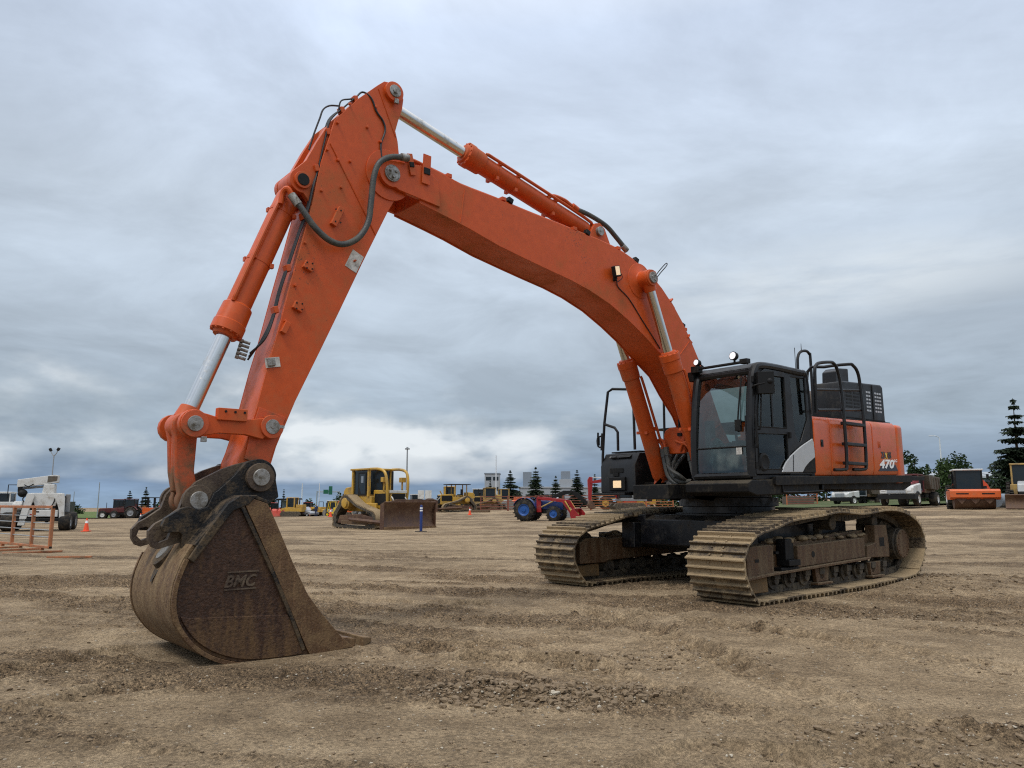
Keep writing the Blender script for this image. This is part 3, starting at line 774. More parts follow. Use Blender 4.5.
# ---- boom ----------------------------------------------------------------
bt = [(6.40, 5.25), (6.20, 5.25), (5.99, 5.22), (5.76, 5.17), (5.19, 5.14), (4.69, 5.10), (4.01, 5.06), (3.55, 5.03), (3.09, 4.995), (2.72, 4.93), (2.25, 4.77), (1.93, 4.56), (1.65, 4.32), (1.43, 4.08), (1.24, 3.82), (1.06, 3.55), (0.80, 3.10), (0.52, 2.55), (0.20, 2.12)]
bl = [(0.02, 1.98), (0.12, 1.80), (0.36, 1.78), (0.62, 2.03), (0.86, 2.38), (1.06, 2.70), (1.38, 3.02), (1.62, 3.30), (1.90, 3.47), (2.11, 3.60), (2.38, 3.77), (2.72, 3.95), (3.12, 4.13), (3.54, 4.26), (3.92, 4.34), (4.32, 4.40), (4.69, 4.46), (5.19, 4.545), (5.66, 4.66), (5.96, 4.72), (6.26, 4.775), (6.40, 4.80)]
mb = MB()
mb.prism(bt + bl, -0.26, 0.26)
BOOM = mb.build('boom', M['orange'], EXC, bevel=0.008)
# side skins with a lip that stands proud of the top and bottom plates
mb = MB()
for s in (1, -1):
    mb.prism([(p[0], p[1] + 0.012) for p in bt] + [(p[0], p[1] - 0.012) for p in bl], s * 0.262, s * 0.285)
mb.build('side_plate', M['orange'], BOOM, bevel=0.004)
# fork at the boom tip
tipc = (6.80, 5.03); tip_r = 0.15
mb = MB()
tp = [(6.12, 4.80), (6.16, 5.12), (6.36, 5.245), (6.66, 5.21)] + arc(tipc[0], tipc[1], tip_r + .01, 85, -110, 12) + [(6.70, 4.86)]
for s in (1, -1):
    mb.prism(tp, s * 0.262, s * 0.315)
mb.build('fork_plate', M['orange'], BOOM, bevel=0.006)
mb = MB()
mb.cyl((tipc[0], -0.36, tipc[1]), (tipc[0], 0.345, tipc[1]), 0.085, n=24)
for s in (1, -1):
    mb.lathe((tipc[0], s * 0.315, tipc[1]), (0, s, 0), [(0, 0.10), (0.02, 0.10), (0.025, 0.07)], 24)
    for k in range(3):
        w = k * 2.094 + .5
        mb.cyl((tipc[0] + 0.045 * math.cos(w), s * 0.338, tipc[1] + 0.045 * math.sin(w)), (tipc[0] + 0.045 * math.cos(w), s * 0.362, tipc[1] + 0.045 * math.sin(w)), 0.017, n=6)
mb.build('pivot_pin', M['steel'], BOOM, bevel=0.003)
# pin bosses for the boom rams
mb = MB()
bp = (2.45, 4.59)
for s in (1, -1):
    mb.lathe((bp[0], s * 0.28, bp[1]), (0, s, 0), [(0, 0.27), (0.012, 0.27), (0.02, 0.20), (0.045, 0.135), (0.07, 0.125)], 28)
    mb.lathe((bp[0], s * 0.28, bp[1]), (0, s, 0), [(0.0, 0.12), (0.25, 0.12)], 24)
mb.build('ram_boss', M['orange'], BOOM, bevel=0.004)
mb = MB()
for s in (1, -1):
    mb.lathe((bp[0], s * 0.50, bp[1]), (0, s, 0), [(0, 0.085), (0.055, 0.085), (0.06, 0.06)], 24)
    for k in range(3):
        w = k * 2.094
        mb.cyl((bp[0] + 0.045 * math.cos(w), s * 0.552, bp[1] + 0.045 * math.sin(w)), (bp[0] + 0.045 * math.cos(w), s * 0.575, bp[1] + 0.045 * math.sin(w)), 0.015, n=6)
mb.build('ram_pin', M['steel'], BOOM, bevel=0.003)
# weld rib and seams
mb = MB()
for s in (1, -1):
    mb.tube([(1.28, s * .286, 3.83), (1.60, s * .286, 3.52), (1.9, s * .286, 3.5)], 0.007, 5)
    mb.tube([(0.55, s * .286, 2.55), (0.86, s * .286, 2.40)], 0.007, 5)
    mb.tube([(5.74, s * .286, 5.14), (5.80, s * .286, 4.70)], 0.006, 5)
mb.build('weld_seam', M['orange'], BOOM)
# oil pipes along the top
def off_top(d):
    return [(p[0], p[1] + d) for p in bt]
for i, (yy, d, r0, a, b) in enumerate(((0.20, 0.05, 0.024, 1, 18), (0.13, 0.05, 0.024, 1, 18), (-0.13, 0.05, 0.024, 1, 18), (-0.2, 0.05, 0.024, 1, 18))):
    pp = off_top(d)[a:b]
    mb = MB(); mb.tube([(6.62, yy + .04, 5.30), (6.45, yy, 5.335)] + [(p[0], yy, p[1]) for p in pp], r0, 8, 3)
    mb.build('oil_pipe', M['orange'], BOOM)
mb = MB()
for (x, z) in ((5.08, 5.20), (3.78, 5.105), (5.95, 5.27), (2.87, 5.02), (1.33, 4.02)):
    mb.box((x, 0, z), (0.07, 0.52, 0.05))
mb.build('pipe_clamp', M['orange'], BOOM, bevel=0.005)
mb = MB()
for (x, z) in ((4.95, 5.22), (3.50, 5.12), (2.45, 4.93), (1.36, 4.08), (0.92, 3.46)):
    mb.box((x, 0.21, z), (0.085, 0.07, 0.07), (0, -0.35, 0))
mb.build('pipe_coupling', M['black'], BOOM, bevel=0.008)
mb = MB()
for (x, z, nx, nz_) in ((2.05, 4.68, .55, .83), (1.62, 4.34, .72, .69), (1.20, 3.84, .84, .54)):
    d = Vector((nx, 0, nz_)).normalized()
    mb.cyl(Vector((x, .24, z)) - d * .04, Vector((x, .24, z)) + d * .12, 0.02, n=8)
    mb.box(Vector((x, .24, z)) + d * .12, (0.07, 0.12, 0.025), (0, math.atan2(-nx, nz_) * -1, 0))
mb.build('step_peg', M['orange'], BOOM, bevel=0.004)
mb = MB()
mb.tube([(1.98, 0.12, 4.70), (1.80, 0.12, 4.90), (1.62, .13, 5.07), (1.60, .13, 5.04), (1.78, .13, 4.87), (1.95, .12, 4.68)], 0.008, 6, 4)
mb.build('wire_loop', M['cable'], BOOM)
# lit work lamp on the boom side
mb = MB(); mb.box((3.06, 0.36, 4.60), (0.16, 0.07, 0.16), (0, 0.3, 0.25)); mb.box((3.04, 0.315, 4.50), (0.04, 0.06, 0.06))
LM = mb.build('work_lamp', M['black'], BOOM, bevel=0.012)
mb = MB(); mb.box((3.067, 0.397, 4.602), (0.128, 0.008, 0.125), (0, 0.3, 0.25)); mb.build('lens', M['lamp_warm'], LM, bevel=0.004)
mb = MB(); mb.tube([(3.0, .31, 4.50), (2.95, .295, 4.40), (2.72, .293, 4.27), (2.43, .293, 3.99), (2.03, .293, 3.61)], 0.008, 6, 4); mb.tube([(3.02, .32, 4.53), (2.95, .34, 4.60), (2.90, .33, 4.54), (2.98, .31, 4.47)], 0.006, 6, 4)
mb.build('lamp_cable', M['cable'], BOOM)
# clips on the tip and the guide strap
mb = MB()
for (x0, z0, x1, z1) in ((6.585, 5.33, 6.525, 5.08), (6.335, 5.39, 6.35, 5.02)):
    d = Vector((x1 - x0, 0, z1 - z0)); c = Vector((x0, 0.335, z0)) + d * .5
    mb.box(c, (0.075 if x0 > 6.4 else 0.11, 0.014, d.length), (0, math.atan2(d.x, d.z), 0))
mb.build('hose_strap', M['orange'], BOOM, bevel=0.004)
mb = MB(); mb.box((6.556, 0.346, 5.20), (0.06, 0.02, 0.06), (0, .2, 0)); mb.box((6.342, 0.346, 5.18), (0.085, 0.02, 0.08)); mb.build('rubber_pad', M['black'], BOOM, bevel=0.005)

# ---- stick -----------------------------------------------------------------
bk = (8.225, 1.54)          # stick to bucket pin
st = [(6.975, 6.085), (6.89, 6.165), (6.77, 6.185), (6.665, 6.13), (6.625, 6.03), (6.64, 5.90), (6.69, 5.74), (6.725, 5.60), (6.69, 5.48), (6.665, 5.30),
      (6.61, 5.10), (6.62, 4.90), (6.72, 4.74), (6.80, 4.59), (7.11, 3.91), (7.36, 3.34), (7.57, 2.87), (7.82, 2.32), (8.00, 1.85), (8.06, 1.62)] + arc(bk[0], bk[1], 0.17, 200, 340, 8) + \
     [(8.36, 1.70), (8.325, 1.80), (8.28, 1.97), (8.22, 2.21), (8.13, 2.63), (8.055, 2.93), (7.92, 3.56), (7.81, 4.05), (7.73, 4.43), (7.64, 4.95), (7.56, 5.24), (7.50, 5.48), (7.22, 5.83)]
mb = MB(); mb.prism(st, -0.225, 0.225)
STICK = mb.build('stick', M['orange'], EXC, bevel=0.01)
mb = MB()
for s in (1, -1):
    inner = [(p[0], p[1]) for p in st]
    cx = sum(p[0] for p in st) / len(st); cz = sum(p[1] for p in st) / len(st)
    mb.prism(inner, s * 0.227, s * 0.242)
mb.build('side_plate', M['orange'], STICK, bevel=0.004)
# lower end narrows behind a weld step
mb = MB()
for s in (1, -1):
    mb.prism([(8.20, 2.23), (7.92, 2.15), (8.02, 1.86), (8.08, 1.66), (8.32, 1.72), (8.27, 1.97)], s * 0.243, s * 0.262)
mb.build('end_plate', M['orange_low'], STICK, bevel=0.004)
# raised weld ribs, bosses and the doubler at the pivot
mb = MB()
for s in (1, -1):
    mb.tube([(7.545, s * .244, 5.19), (7.11, s * .244, 4.53), (6.95, s * .244, 4.28)], 0.011, 6)
    mb.tube([(6.965, s * .244, 6.05), (6.72, s * .244, 5.53)], 0.011, 6)
    mb.lathe((tipc[0], s * .242, tipc[1]), (0, s, 0), [(0, 0.30), (0.016, 0.30), (0.018, 0.22)], 36)
mb.build('weld_rib', M['orange'], STICK, bevel=0.003)
mb = MB()
ap = (6.775, 6.06)
for s in (1, -1):
    mb.lathe((ap[0], s * .242, ap[1]), (0, s, 0), [(0, 0.12), (0.05, 0.12), (0.055, 0.08)], 24)
mb.build('ram_boss', M['orange'], STICK, bevel=0.004)
mb = MB()
mb.cyl((ap[0], -0.32, ap[1]), (ap[0], 0.31, ap[1]), 0.075, n=24); mb.box((ap[0] - 0.02, .30, ap[1] - 0.12), (0.05, 0.03, 0.06))
mb.cyl((ap[0], 0.31, ap[1]), (ap[0], 0.32, ap[1]), 0.035, n=6)
mb.build('ram_pin', M['steel'], STICK, bevel=0.003)
# ear plates for the bucket ram on the front of the stick
hp = (7.835, 4.69)
lug = [(7.44, 5.56), (7.55, 5.44), (7.69, 5.17), (7.80, 4.93)] + arc(hp[0], hp[1], 0.135, 50, -100, 10) + [(7.76, 4.50), (7.72, 4.45), (7.62, 4.95)]
mb = MB()
for s in (1, -1): mb.prism(lug, s * 0.13, s * 0.205)
mb.build('ram_ear', M['orange'], STICK, bevel=0.008)
mb = MB(); mb.cyl((hp[0], -0.25, hp[1]), (hp[0], 0.252, hp[1]), 0.066, n=24)
mb.build('ear_pin', M['black'], STICK, bevel=0.004)
mb = MB(); mb.lathe((hp[0], .205, hp[1]), (0, 1, 0), [(0, .092), (.035, .092), (.036, .07)], 24); mb.build('ear_ring', M['orange'], STICK, bevel=0.003)
# little brackets, pegs and pads on the side
mb = MB()
for (x, z, a, b) in ((7.745, 3.75, .11, .09), (7.84, 3.30, .11, .09), (7.97, 3.06, .06, .13), (7.44, 4.37, .07, .24), (7.21, 3.92, .02, .02)):
    mb.box((x, .262, z), (a, .05, b), (0, -0.40, 0))
mb.build('bracket_plate', M['orange'], STICK, bevel=0.006)
mb = MB()
for (x, z) in ((7.745, 3.75), (7.84, 3.30), (7.44, 4.37)):
    for dx, dz in ((-.03, .03), (.03, .03), (-.03, -.03), (.03, -.03)):
        mb.cyl((x + dx, .285, z + dz * (2.3 if z > 4 else 1)), (x + dx, .292, z + dz * (2.3 if z > 4 else 1)), 0.009, n=8)
mb.build('bolt', M['black'], STICK)
mb = MB()
for (x, z) in ((7.00, 5.80), (6.93, 5.40), (7.33, 5.72), (7.47, 5.45), (7.58, 5.10), (7.45, 5.02), (7.63, 4.62), (7.79, 4.00), (7.88, 3.52), (7.97, 3.13), (7.30, 5.05), (7.40, 4.72), (7.10, 5.52)):
    mb.cyl((x, .24, z), (x, .272, z), 0.016, n=10)
mb.build('peg', M['orange'], STICK, bevel=0.004)
mb = MB(); mb.box((8.08, .247, 2.69), (0.15, .012, .10), (0, .2, 0)); mb.build('lamp_stub_plate', M['paper'], STICK)
mb = MB(); mb.box((8.10, .262, 2.69), (0.08, .03, .085), (0, .2, 0)); mb.build('lamp_stub', M['steel'], STICK, bevel=.01)
mb = MB(); mb.box((7.205, .2455, 3.92), (0.15, .004, .22), (0, -.42, 0)); mb.build('paper_label', M['paper'], STICK)
# cables down the front of the stick
mb = MB()
for k, dy in enumerate((0.215, 0.19, 0.165)):
    mb.tube([(7.23, dy, 5.86), (7.38, dy, 5.68), (7.54, dy, 5.47 + .01 * k), (7.60, dy, 5.20), (7.66, dy, 4.87), (7.72, dy + .02, 4.63), (7.76, dy + .02, 4.40), (7.84, dy, 4.10), (7.93, dy, 3.78), (8.02, dy, 3.45), (8.08, dy, 3.15), (8.16, dy - .02 * k, 2.92), (8.24, dy - .16, 2.79 - .03 * k)], 0.010, 6, 5)
mb.tube([(7.40, .14, 5.72), (7.52, .14, 5.68), (7.60, .15, 5.60), (7.64, .16, 5.48), (7.70, .16, 5.28), (7.75, .16, 5.08)], 0.010, 6, 5)
mb.tube([(7.24, .2, 5.84), (7.16, .22, 5.94), (7.06, .25, 5.89), (6.99, .255, 5.75), (6.90, .255, 5.66), (6.87, .255, 5.55), (6.92, .255, 5.37), (6.91, .255, 5.22)], 0.011, 6, 5)
mb.tube([(7.44, .2, 5.60), (7.42, .21, 5.74), (7.32, .21, 5.80), (7.25, .2, 5.83)], 0.009, 6, 5)
mb.build('cable', M['cable'], STICK)
mb = MB()
for (x, z) in ((7.24, 5.83), (7.40, 5.64), (7.56, 5.33), (7.68, 4.87), (7.80, 4.30), (7.95, 3.70), (8.06, 3.24)):
    mb.box((x, .19, z), (0.05, 0.09, 0.07), (0, .3, 0))
mb.build('cable_clip', M['orange'], STICK, bevel=.006)
mb = MB()
for k in range(5): mb.lathe((8.22 + .010 * k, .0, 2.90 - .042 * k), (.9, -.25, .25), [(0, 0.016), (0.07, 0.016), (0.075, .022), (.105, .022)], 8)
mb.build('grease_fitting', M['steel'], STICK)
# thick hose looping over the pivot
mb = MB()
mb.tube([(6.66, .37, 5.245), (6.86, .375, 5.19), (7.00, .37, 5.08), (7.06, .36, 4.90), (7.08, .35, 4.62), (7.11, .35, 4.36), (7.22, .345, 4.16), (7.39, .335, 4.05), (7.56, .33, 4.06), (7.73, .31, 4.18), (7.85, .27, 4.35), (7.93, .22, 4.47)], 0.034, 12, 6)
mb.build('hose', M['hose'], STICK)
mb = MB(); mb.cyl((6.62, .37, 5.25), (6.72, .372, 5.235), .045, n=12); mb.cyl((7.88, .25, 4.39), (7.95, .21, 4.50), .045, n=12); mb.build('hose_end', M['steel'], STICK, bevel=.005)
mb = MB(); mb.tube([(7.94, .215, 4.49), (7.99, .2, 4.56), (8.02, .15, 4.52), (8.03, .14, 4.40)], .03, 10, 5); mb.build('elbow_pipe', M['orange'], STICK)

# ---- rams ------------------------------------------------------------------
hyd('stick_ram', (3.20, 5.22), (6.775, 6.06), 0.0, 0.125, 0.155, 0.075, 2.36, EXC, lg=.30, clamps=(.36, .66, .8), eye_w=.2)
RAM = hyd('bucket_ram', hp, (8.83, 2.02), 0.0, 0.125, 0.155, 0.078, 1.80, EXC, lg=.34, clamps=(.2, .55), eye_w=.24)
for s in (1, -1):
    hyd('boom_ram', (1.17, 1.585), bp, s * 0.42, 0.125, 0.15, 0.07, 2.06, EXC, lg=.32, clamps=(.45,), eye_w=.16, side=1)
# saddle and hose of the stick ram
mb = MB()
for s in (1, -1): mb.prism([(3.42, 5.02), (3.36, 5.20), (3.28, 5.33), (3.17, 5.36), (3.07, 5.29), (2.93, 5.02)], s * .115, s * .165)
mb.build('saddle', M['orange'], BOOM, bevel=.006)
mb = MB(); mb.cyl((3.2, -.22, 5.22), (3.2, .21, 5.22), .07, n=20); mb.build('saddle_pin', M['steel'], BOOM, bevel=.004)
mb = MB(); mb.tube([(3.63, .12, 5.47), (3.35, .12, 5.45), (3.02, .13, 5.37), (2.81, .14, 5.24), (2.62, .15, 5.10)], .036, 10, 5); mb.build('hose', M['hose'], BOOM)
mb = MB(); mb.tube([(4.17, .10, 5.51), (4.05, .11, 5.56), (3.85, .12, 5.545), (3.72, .12, 5.50), (3.60, .12, 5.47)], .026, 8, 5); mb.cyl((3.70, .12, 5.50), (3.60, .12, 5.465), .045, n=12)
mb.tube([(4.10, .05, 5.52), (3.75, .09, 5.41), (3.40, .09, 5.33)], .018, 8, 4); mb.build('feed_pipe', M['orange'], BOOM)
mb = MB(); mb.cyl((2.68, .15, 5.13), (2.58, .15, 5.07), .046, n=12); mb.build('hose_end', M['steel'], BOOM)

# ---- bucket linkage --------------------------------------------------------
lk0, lk1 = (8.095, 2.035), (8.83, 2.02)
mb = MB()
for s in (1, -1):
    pl = arc(lk0[0], lk0[1], 0.115, -70, 70, 8)[::-1]
    up_ = [(8.15, 2.12), (8.35, 2.09), (8.60, 2.09), (8.72, 2.12)]
    lo_ = [(8.72, 1.92), (8.60, 1.945), (8.35, 1.945), (8.18, 1.91)]
    poly = arc(lk0[0], lk0[1], 0.118, 60, 300, 12) + lo_[::-1] + arc(lk1[0], lk1[1], 0.135, -130, 130, 12) + up_[::-1]
    mb.prism(poly, s * 0.262, s * 0.335)
LINK = mb.build('side_link', M['orange'], EXC, bevel=.008)
mb = MB()
for s in (1, -1):
    for c, r_ in ((lk0, .115), (lk1, .125)): mb.lathe((c[0], s * .335, c[1]), (0, s, 0), [(0, r_), (.025, r_), (.027, r_ * .66)], 28)
mb.build('collar', M['orange_low'], LINK, bevel=.004)
mb = MB()
for c, w_ in ((lk0, .37), (lk1, .375)):
    mb.cyl((c[0], -w_, c[1]), (c[0], w_, c[1]), .072, n=24)
    mb.cyl((c[0], w_, c[1]), (c[0], w_ + .006, c[1]), .022, n=6)
mb.box((8.745, .355, 1.88), (.05, .03, .05)); mb.box((8.00, .35, 2.04), (.05, .03, .03))
mb.build('pin', M['steel'], LINK, bevel=.004)
mb = MB(); mb.box((8.49, .325, 2.125), (.28, .08, .115)); mb.build('lamp_bracket', M['orange'], LINK, bevel=.006)
mb = MB()
for dx in (-.11, -.02, .07): mb.cyl((8.49 + dx, .364, 2.15), (8.49 + dx, .372, 2.15), .012, n=8)
mb.build('bolt', M['black'], LINK)
# push link from the ram eye down to the coupler
p2 = (8.755, 1.325)
mb = MB()
pl_ = [(8.725, 1.92), (8.735, 1.60), (8.70, 1.45)] + arc(p2[0], p2[1], .125, 170, 390, 12) + [(8.905, 1.58), (8.93, 1.90)] + arc(lk1[0], lk1[1], .13, -25, 205, 12)
mb.prism(pl_, .03, .13); mb.prism(pl_, -.13, -.03)
mb.prism([(8.74, 2.05), (8.73, 1.40), (8.90, 1.40), (8.925, 2.05)], -.031, .031)
PUSH = mb.build('push_link', M['orange_low'], EXC, bevel=.02)

# ---- coupler and bucket ----------------------------------------------------
mb = MB()
cp = [(8.06, 1.50)] + arc(bk[0], bk[1], .17, 190, 80, 8) + [(8.42, 1.66), (8.54, 1.615), (8.77, 1.49), (8.865, 1.38), (8.905, 1.25), (9.02, 1.165), (9.10, 1.12), (9.15, 1.06), (9.145, 0.98), (9.11, .92), (9.06, .90), (8.87, .955), (8.80, 1.02), (8.6, 1.12), (8.35, 1.30)]
hole = [(9.085, 1.065), (9.105, 1.0), (9.06, .955), (8.985, .985), (8.965, 1.045), (9.02, 1.085)]
for s in (1, -1):
    m = ring(cp, [hole], s * 0.235, s * 0.30); mb.add(m.v, m.f)
COUP = mb.build('coupler', M['coupler_brown'], EXC, bevel=.008)
mb = MB()
mb.cyl((8.60, -.235, 1.30), (8.60, .235, 1.30), .07, n=16)
mb.prism([(8.42, 1.36), (8.80, 1.10), (8.84, 1.15), (8.46, 1.42)], -.235, .235)
mb.build('cross_tube', M['coupler'], COUP, bevel=.006)
mb = MB()
ear = [(8.02, 1.36), (8.055, 1.52)] + arc(bk[0], bk[1], .175, 170, 75, 8) + [(8.34, 1.69), (8.40, 1.63), (8.47, 1.545), (8.60, 1.42)] + arc(p2[0], p2[1], .155, 140, 20, 6)[0:0] + [(8.64, 1.39), (8.69, 1.27), (8.76, 1.245), (8.86, 1.27), (8.92, 1.255), (9.05, 1.17), (9.075, 1.10), (9.05, 1.045), (8.92, 1.045), (8.895, 1.02), (8.89, .90), (8.87, .80), (8.70, .85), (8.40, 1.10), (8.20, 1.22)]
for s in (1, -1):
    mb.prism(ear, s * .335, s * .405)
EAR = mb.build('bucket_ear', M['coupler'], EXC, bevel=.008)
mb = MB()
for c, r_ in ((bk, .135), (p2, .14)):
    for s in (1, -1): mb.lathe((c[0], s * (.405 if c is bk else .305), c[1]), (0, s, 0), [(0, r_), (.05, r_), (.052, r_ * .6)], 28)
mb.build('pin_collar', M['coupler_brown'], EAR, bevel=.005)
mb = MB()
for c, w_ in ((bk, .475), (p2, .372)): mb.cyl((c[0], -w_, c[1]), (c[0], w_, c[1]), .082, n=28)
mb.build('pin', M['steel'], EAR, bevel=.008)

BW = 0.585
def bsh(v): return (v[0] - .036, v[1], v[2] - .012)
back = [(8.26, 1.30), (8.40, 1.345), (8.51, 1.345), (8.60, 1.29), (8.74, 1.09), (8.91, .88), (8.995, .68), (9.02, .53), (9.01, .40), (8.96, .27), (8.83, .11), (8.64, -.01), (8.39, -.085), (8.09, -.105), (7.77, -.10), (7.45, -.085), (7.33, -.075)]
mouth = [(7.46, 0.03), (7.68, .27), (7.83, .46), (7.99, .75), (8.16, 1.10)]
mb = MB()
bs = [(p.x, p.y) for p in catmull([(a, b, 0) for a, b in back[3:]], 4)]
prof = back[:3] + bs
mb.sheet(prof[::-1], -BW, BW, -0.035)
BUCKET = mb.xf(bsh).build('bucket', M['backmud'], EXC, bevel=.004)
side_poly = prof + mouth
mb = MB()
for s in (1, -1):
    mb.prism(side_poly, s * (BW - .002), s * (BW + .032))
mb.xf(bsh).build('side_wall', M['rust'], BUCKET, bevel=.006)
# cheek plate along the mouth, wear plate and edge strips, all standing proud of the side wall
mb = MB()
for s in (1, -1):
    mb.prism([(8.50, 1.345), (8.40, 1.352), (8.26, 1.305), (8.155, 1.10), (7.985, .75), (7.825, .455), (7.67, .265), (7.45, .025), (7.33, -.07), (7.78, -.095), (7.82, -.03), (8.16, .68), (8.36, 1.08)], s * (BW + .0325), s * (BW + .056))
mb.xf(bsh).build('cheek_plate', M['rust_edge'], BUCKET, bevel=.005)
mb = MB()
strip = catmull([(8.505, 1.33, 0), (8.34, 1.02, 0), (8.155, .665, 0), (7.98, .30, 0), (7.835, -.03, 0)], 4)
for s in (1, -1):
    mb.sheet([(p.x, p.y) for p in strip], s * (BW + .0325), s * (BW + .062), .035)
mb.xf(bsh).build('weld_strip', M['coupler'], BUCKET, bevel=.004)
mb = MB()
low = [p for p in prof if p[1] < .36 and p[0] > 7.80]
for s in (1, -1):
    mb.prism([(8.90, .345), (8.02, .295), (7.985, .24)] + [(7.86, -.055)] + [(p[0] - .02 * (p[0] - 8.3), p[1] + .03) for p in low[::-1]], s * (BW + .0325), s * (BW + .05))
mb.xf(bsh).build('wear_plate', M['rust'], BUCKET, bevel=.006)
mb = MB()
for s in (1, -1):
    mb.sheet([(p[0], p[1]) for p in prof[2:] if p[1] < .84 or p[0] < 8.4][::-1], s * (BW + .033), s * (BW + .064), -.038)
mb.xf(bsh).build('edge_strip', M['rust_edge'], BUCKET, bevel=.004)
mb = MB()
for s in (1, -1):
    mb.prism([(8.36, 1.385), (8.52, 1.385), (8.635, 1.31), (8.775, 1.11), (8.95, .84), (8.90, .80), (8.72, 1.05), (8.58, 1.24), (8.44, 1.30)], s * (BW + .033), s * (BW + .066))
mb.xf(bsh).build('shoulder_strip', M['coupler'], BUCKET, bevel=.012)
# wear plates across the back
mb = MB()
seg1 = [p for p in bs if p[0] > 8.45 and .02 < p[1] < .50]
def offs(P, d):
    out = []
    for i, p in enumerate(P):
        a = Vector(P[max(i - 1, 0)]); b = Vector(P[min(i + 1, len(P) - 1)]); t_ = (b - a).normalized()
        out.append((p[0] - t_.y * d, p[1] + t_.x * d))
    return out
mb.sheet(offs(seg1, .004), -BW + .03, BW - .03, .018)
seg2 = [p for p in bs if p[0] < 8.40 and p[1] < .0]
mb.sheet(offs(seg2, .004), -BW + .03, BW - .03, .018)
mb.xf(bsh).build('back_wear_plate', M['backmud'], BUCKET, bevel=.003)
# gussets under the ears, with the lifting lug on the back
mb = MB()
for s in (1, -1):
    mb.prism([(8.87, .80), (8.90, .90), (8.935, .84), (9.01, .62), (9.0, .50), (8.93, .70)], s * .345, s * .395)
mb.xf(bsh).build('gusset', M['coupler_brown'], BUCKET, bevel=.006)
mb = MB(); dn = Vector((.80, 0, .60)); c0_ = Vector((8.955, .02, .865))
mb.lathe(c0_ - dn * .03, dn, [(0, .15), (.045, .14), (.05, .10)], 24)
mb.add([c0_ + dn * .012 + Vector(v_) for v_ in ((-.02, .13, .02), (-.02, -.13, .02), (.10, -.02, -.26), (.10, .02, -.26))], [(0, 1, 2, 3)])
mb.xf(bsh).build('lug_boss', M['coupler'], BUCKET, bevel=.004)
mb = MB(); mb.lathe(c0_ + dn * .015, dn, [(0, .085), (.014, .08)], 24); mb.xf(bsh).build('plug', M['steel'], BUCKET)
# top strap that carries the ears
mb = MB(); mb.sheet([(8.24, 1.33), (8.38, 1.383), (8.52, 1.383), (8.635, 1.315), (8.775, 1.115), (8.90, .955)], -BW - .05, BW + .05, -.03)
mb.xf(bsh).build('top_strap', M['coupler'], BUCKET, bevel=.006)
# raised lettering
mb = MB()
lettering(mb, 'BMC', .2, 8.62, BW + .0325, .575, w=.30, h=.105, depth=.012, bold=.004, shear=.35)
mb.bb(8.31, 8.60, BW + .0325, BW + .044, .70, .712); mb.bb(8.33, 8.62, BW + .0325, BW + .044, .55, .562)
mb.xf(bsh).build('raised_lettering', M['coupler_brown'], BUCKET, split=False)
# teeth
for k in range(5):
    yy = lerp(-BW + .07, BW - .07, k / 4)
    mb = MB()
    mb.prism([(7.72, -.115), (7.72, -.055), (7.52, .035), (7.38, .02), (7.29, .0), (7.29, -.09), (7.46, -.115)], yy - .085, yy + .085)
    o = mb.xf(bsh).build('tooth_adapter', M['rust_edge'], BUCKET, bevel=.012)
    mb = MB(); mb.box((7.165, yy, -.035), (.10, .28, .14), (0, math.radians(-90), 0), taper=.45)
    mb.xf(bsh).build('tooth', M['backmud'], o, bevel=.012)

# ---- undercarriage ---------------------------------------------------------
loop = [(2.20, 0.0), (2.46, .15), (2.60, .40), (2.60, .62), (2.46, .83), (2.20, .955), (1.80, 1.03), (1.32, 1.125), (.69, 1.17), (0, 1.225), (-.73, 1.195), (-1.54, 1.245), (-2.08, 1.21), (-2.52, 1.09), (-2.78, .92), (-2.89, .68), (-2.83, .42), (-2.62, .19), (-2.30, .06), (-1.2, .02), (0, .0), (1.2, 0.0)]
lp = catmull([(a, 0, b) for a, b in loop], 10, closed=True)
seglen = [(lp[(i + 1) % len(lp)] - lp[i]).length for i in range(len(lp))]
PER = sum(seglen); NS = 52
def along(s_):
    s_ %= PER
    for i, l in enumerate(seglen):
        if s_ <= l:
            p, q = lp[i], lp[(i + 1) % len(lp)]
            return p + (q - p) * (s_ / l)
        s_ -= l
    return lp[0]
SW, PITCH = .885, PER / NS
mb = MB()
mb.prism([(-PITCH * .5, -.078), (PITCH * .48, -.078), (PITCH * .48, -.040), (PITCH * .42, -.028), (PITCH * .40, 0), (PITCH * .30, 0), (PITCH * .26, -.048), (-PITCH * .04, -.05), (-PITCH * .08, -.008), (-PITCH * .18, -.008), (-PITCH * .22, -.05), (-PITCH * .50, -.05), (-PITCH * .52, -.062)], -SW / 2, SW / 2)
for f_ in mb.f: pass
for sx_ in (-1, 1):
    for dx in (-.05, .06):
        mb.cyl((dx - .02, sx_ * .09, -.06), (dx - .02, sx_ * .09, -.034), .018, n=6)
SHOE = None
shoe_proto = mb
gro_idx = [i for i, f in enumerate(mb.f)]
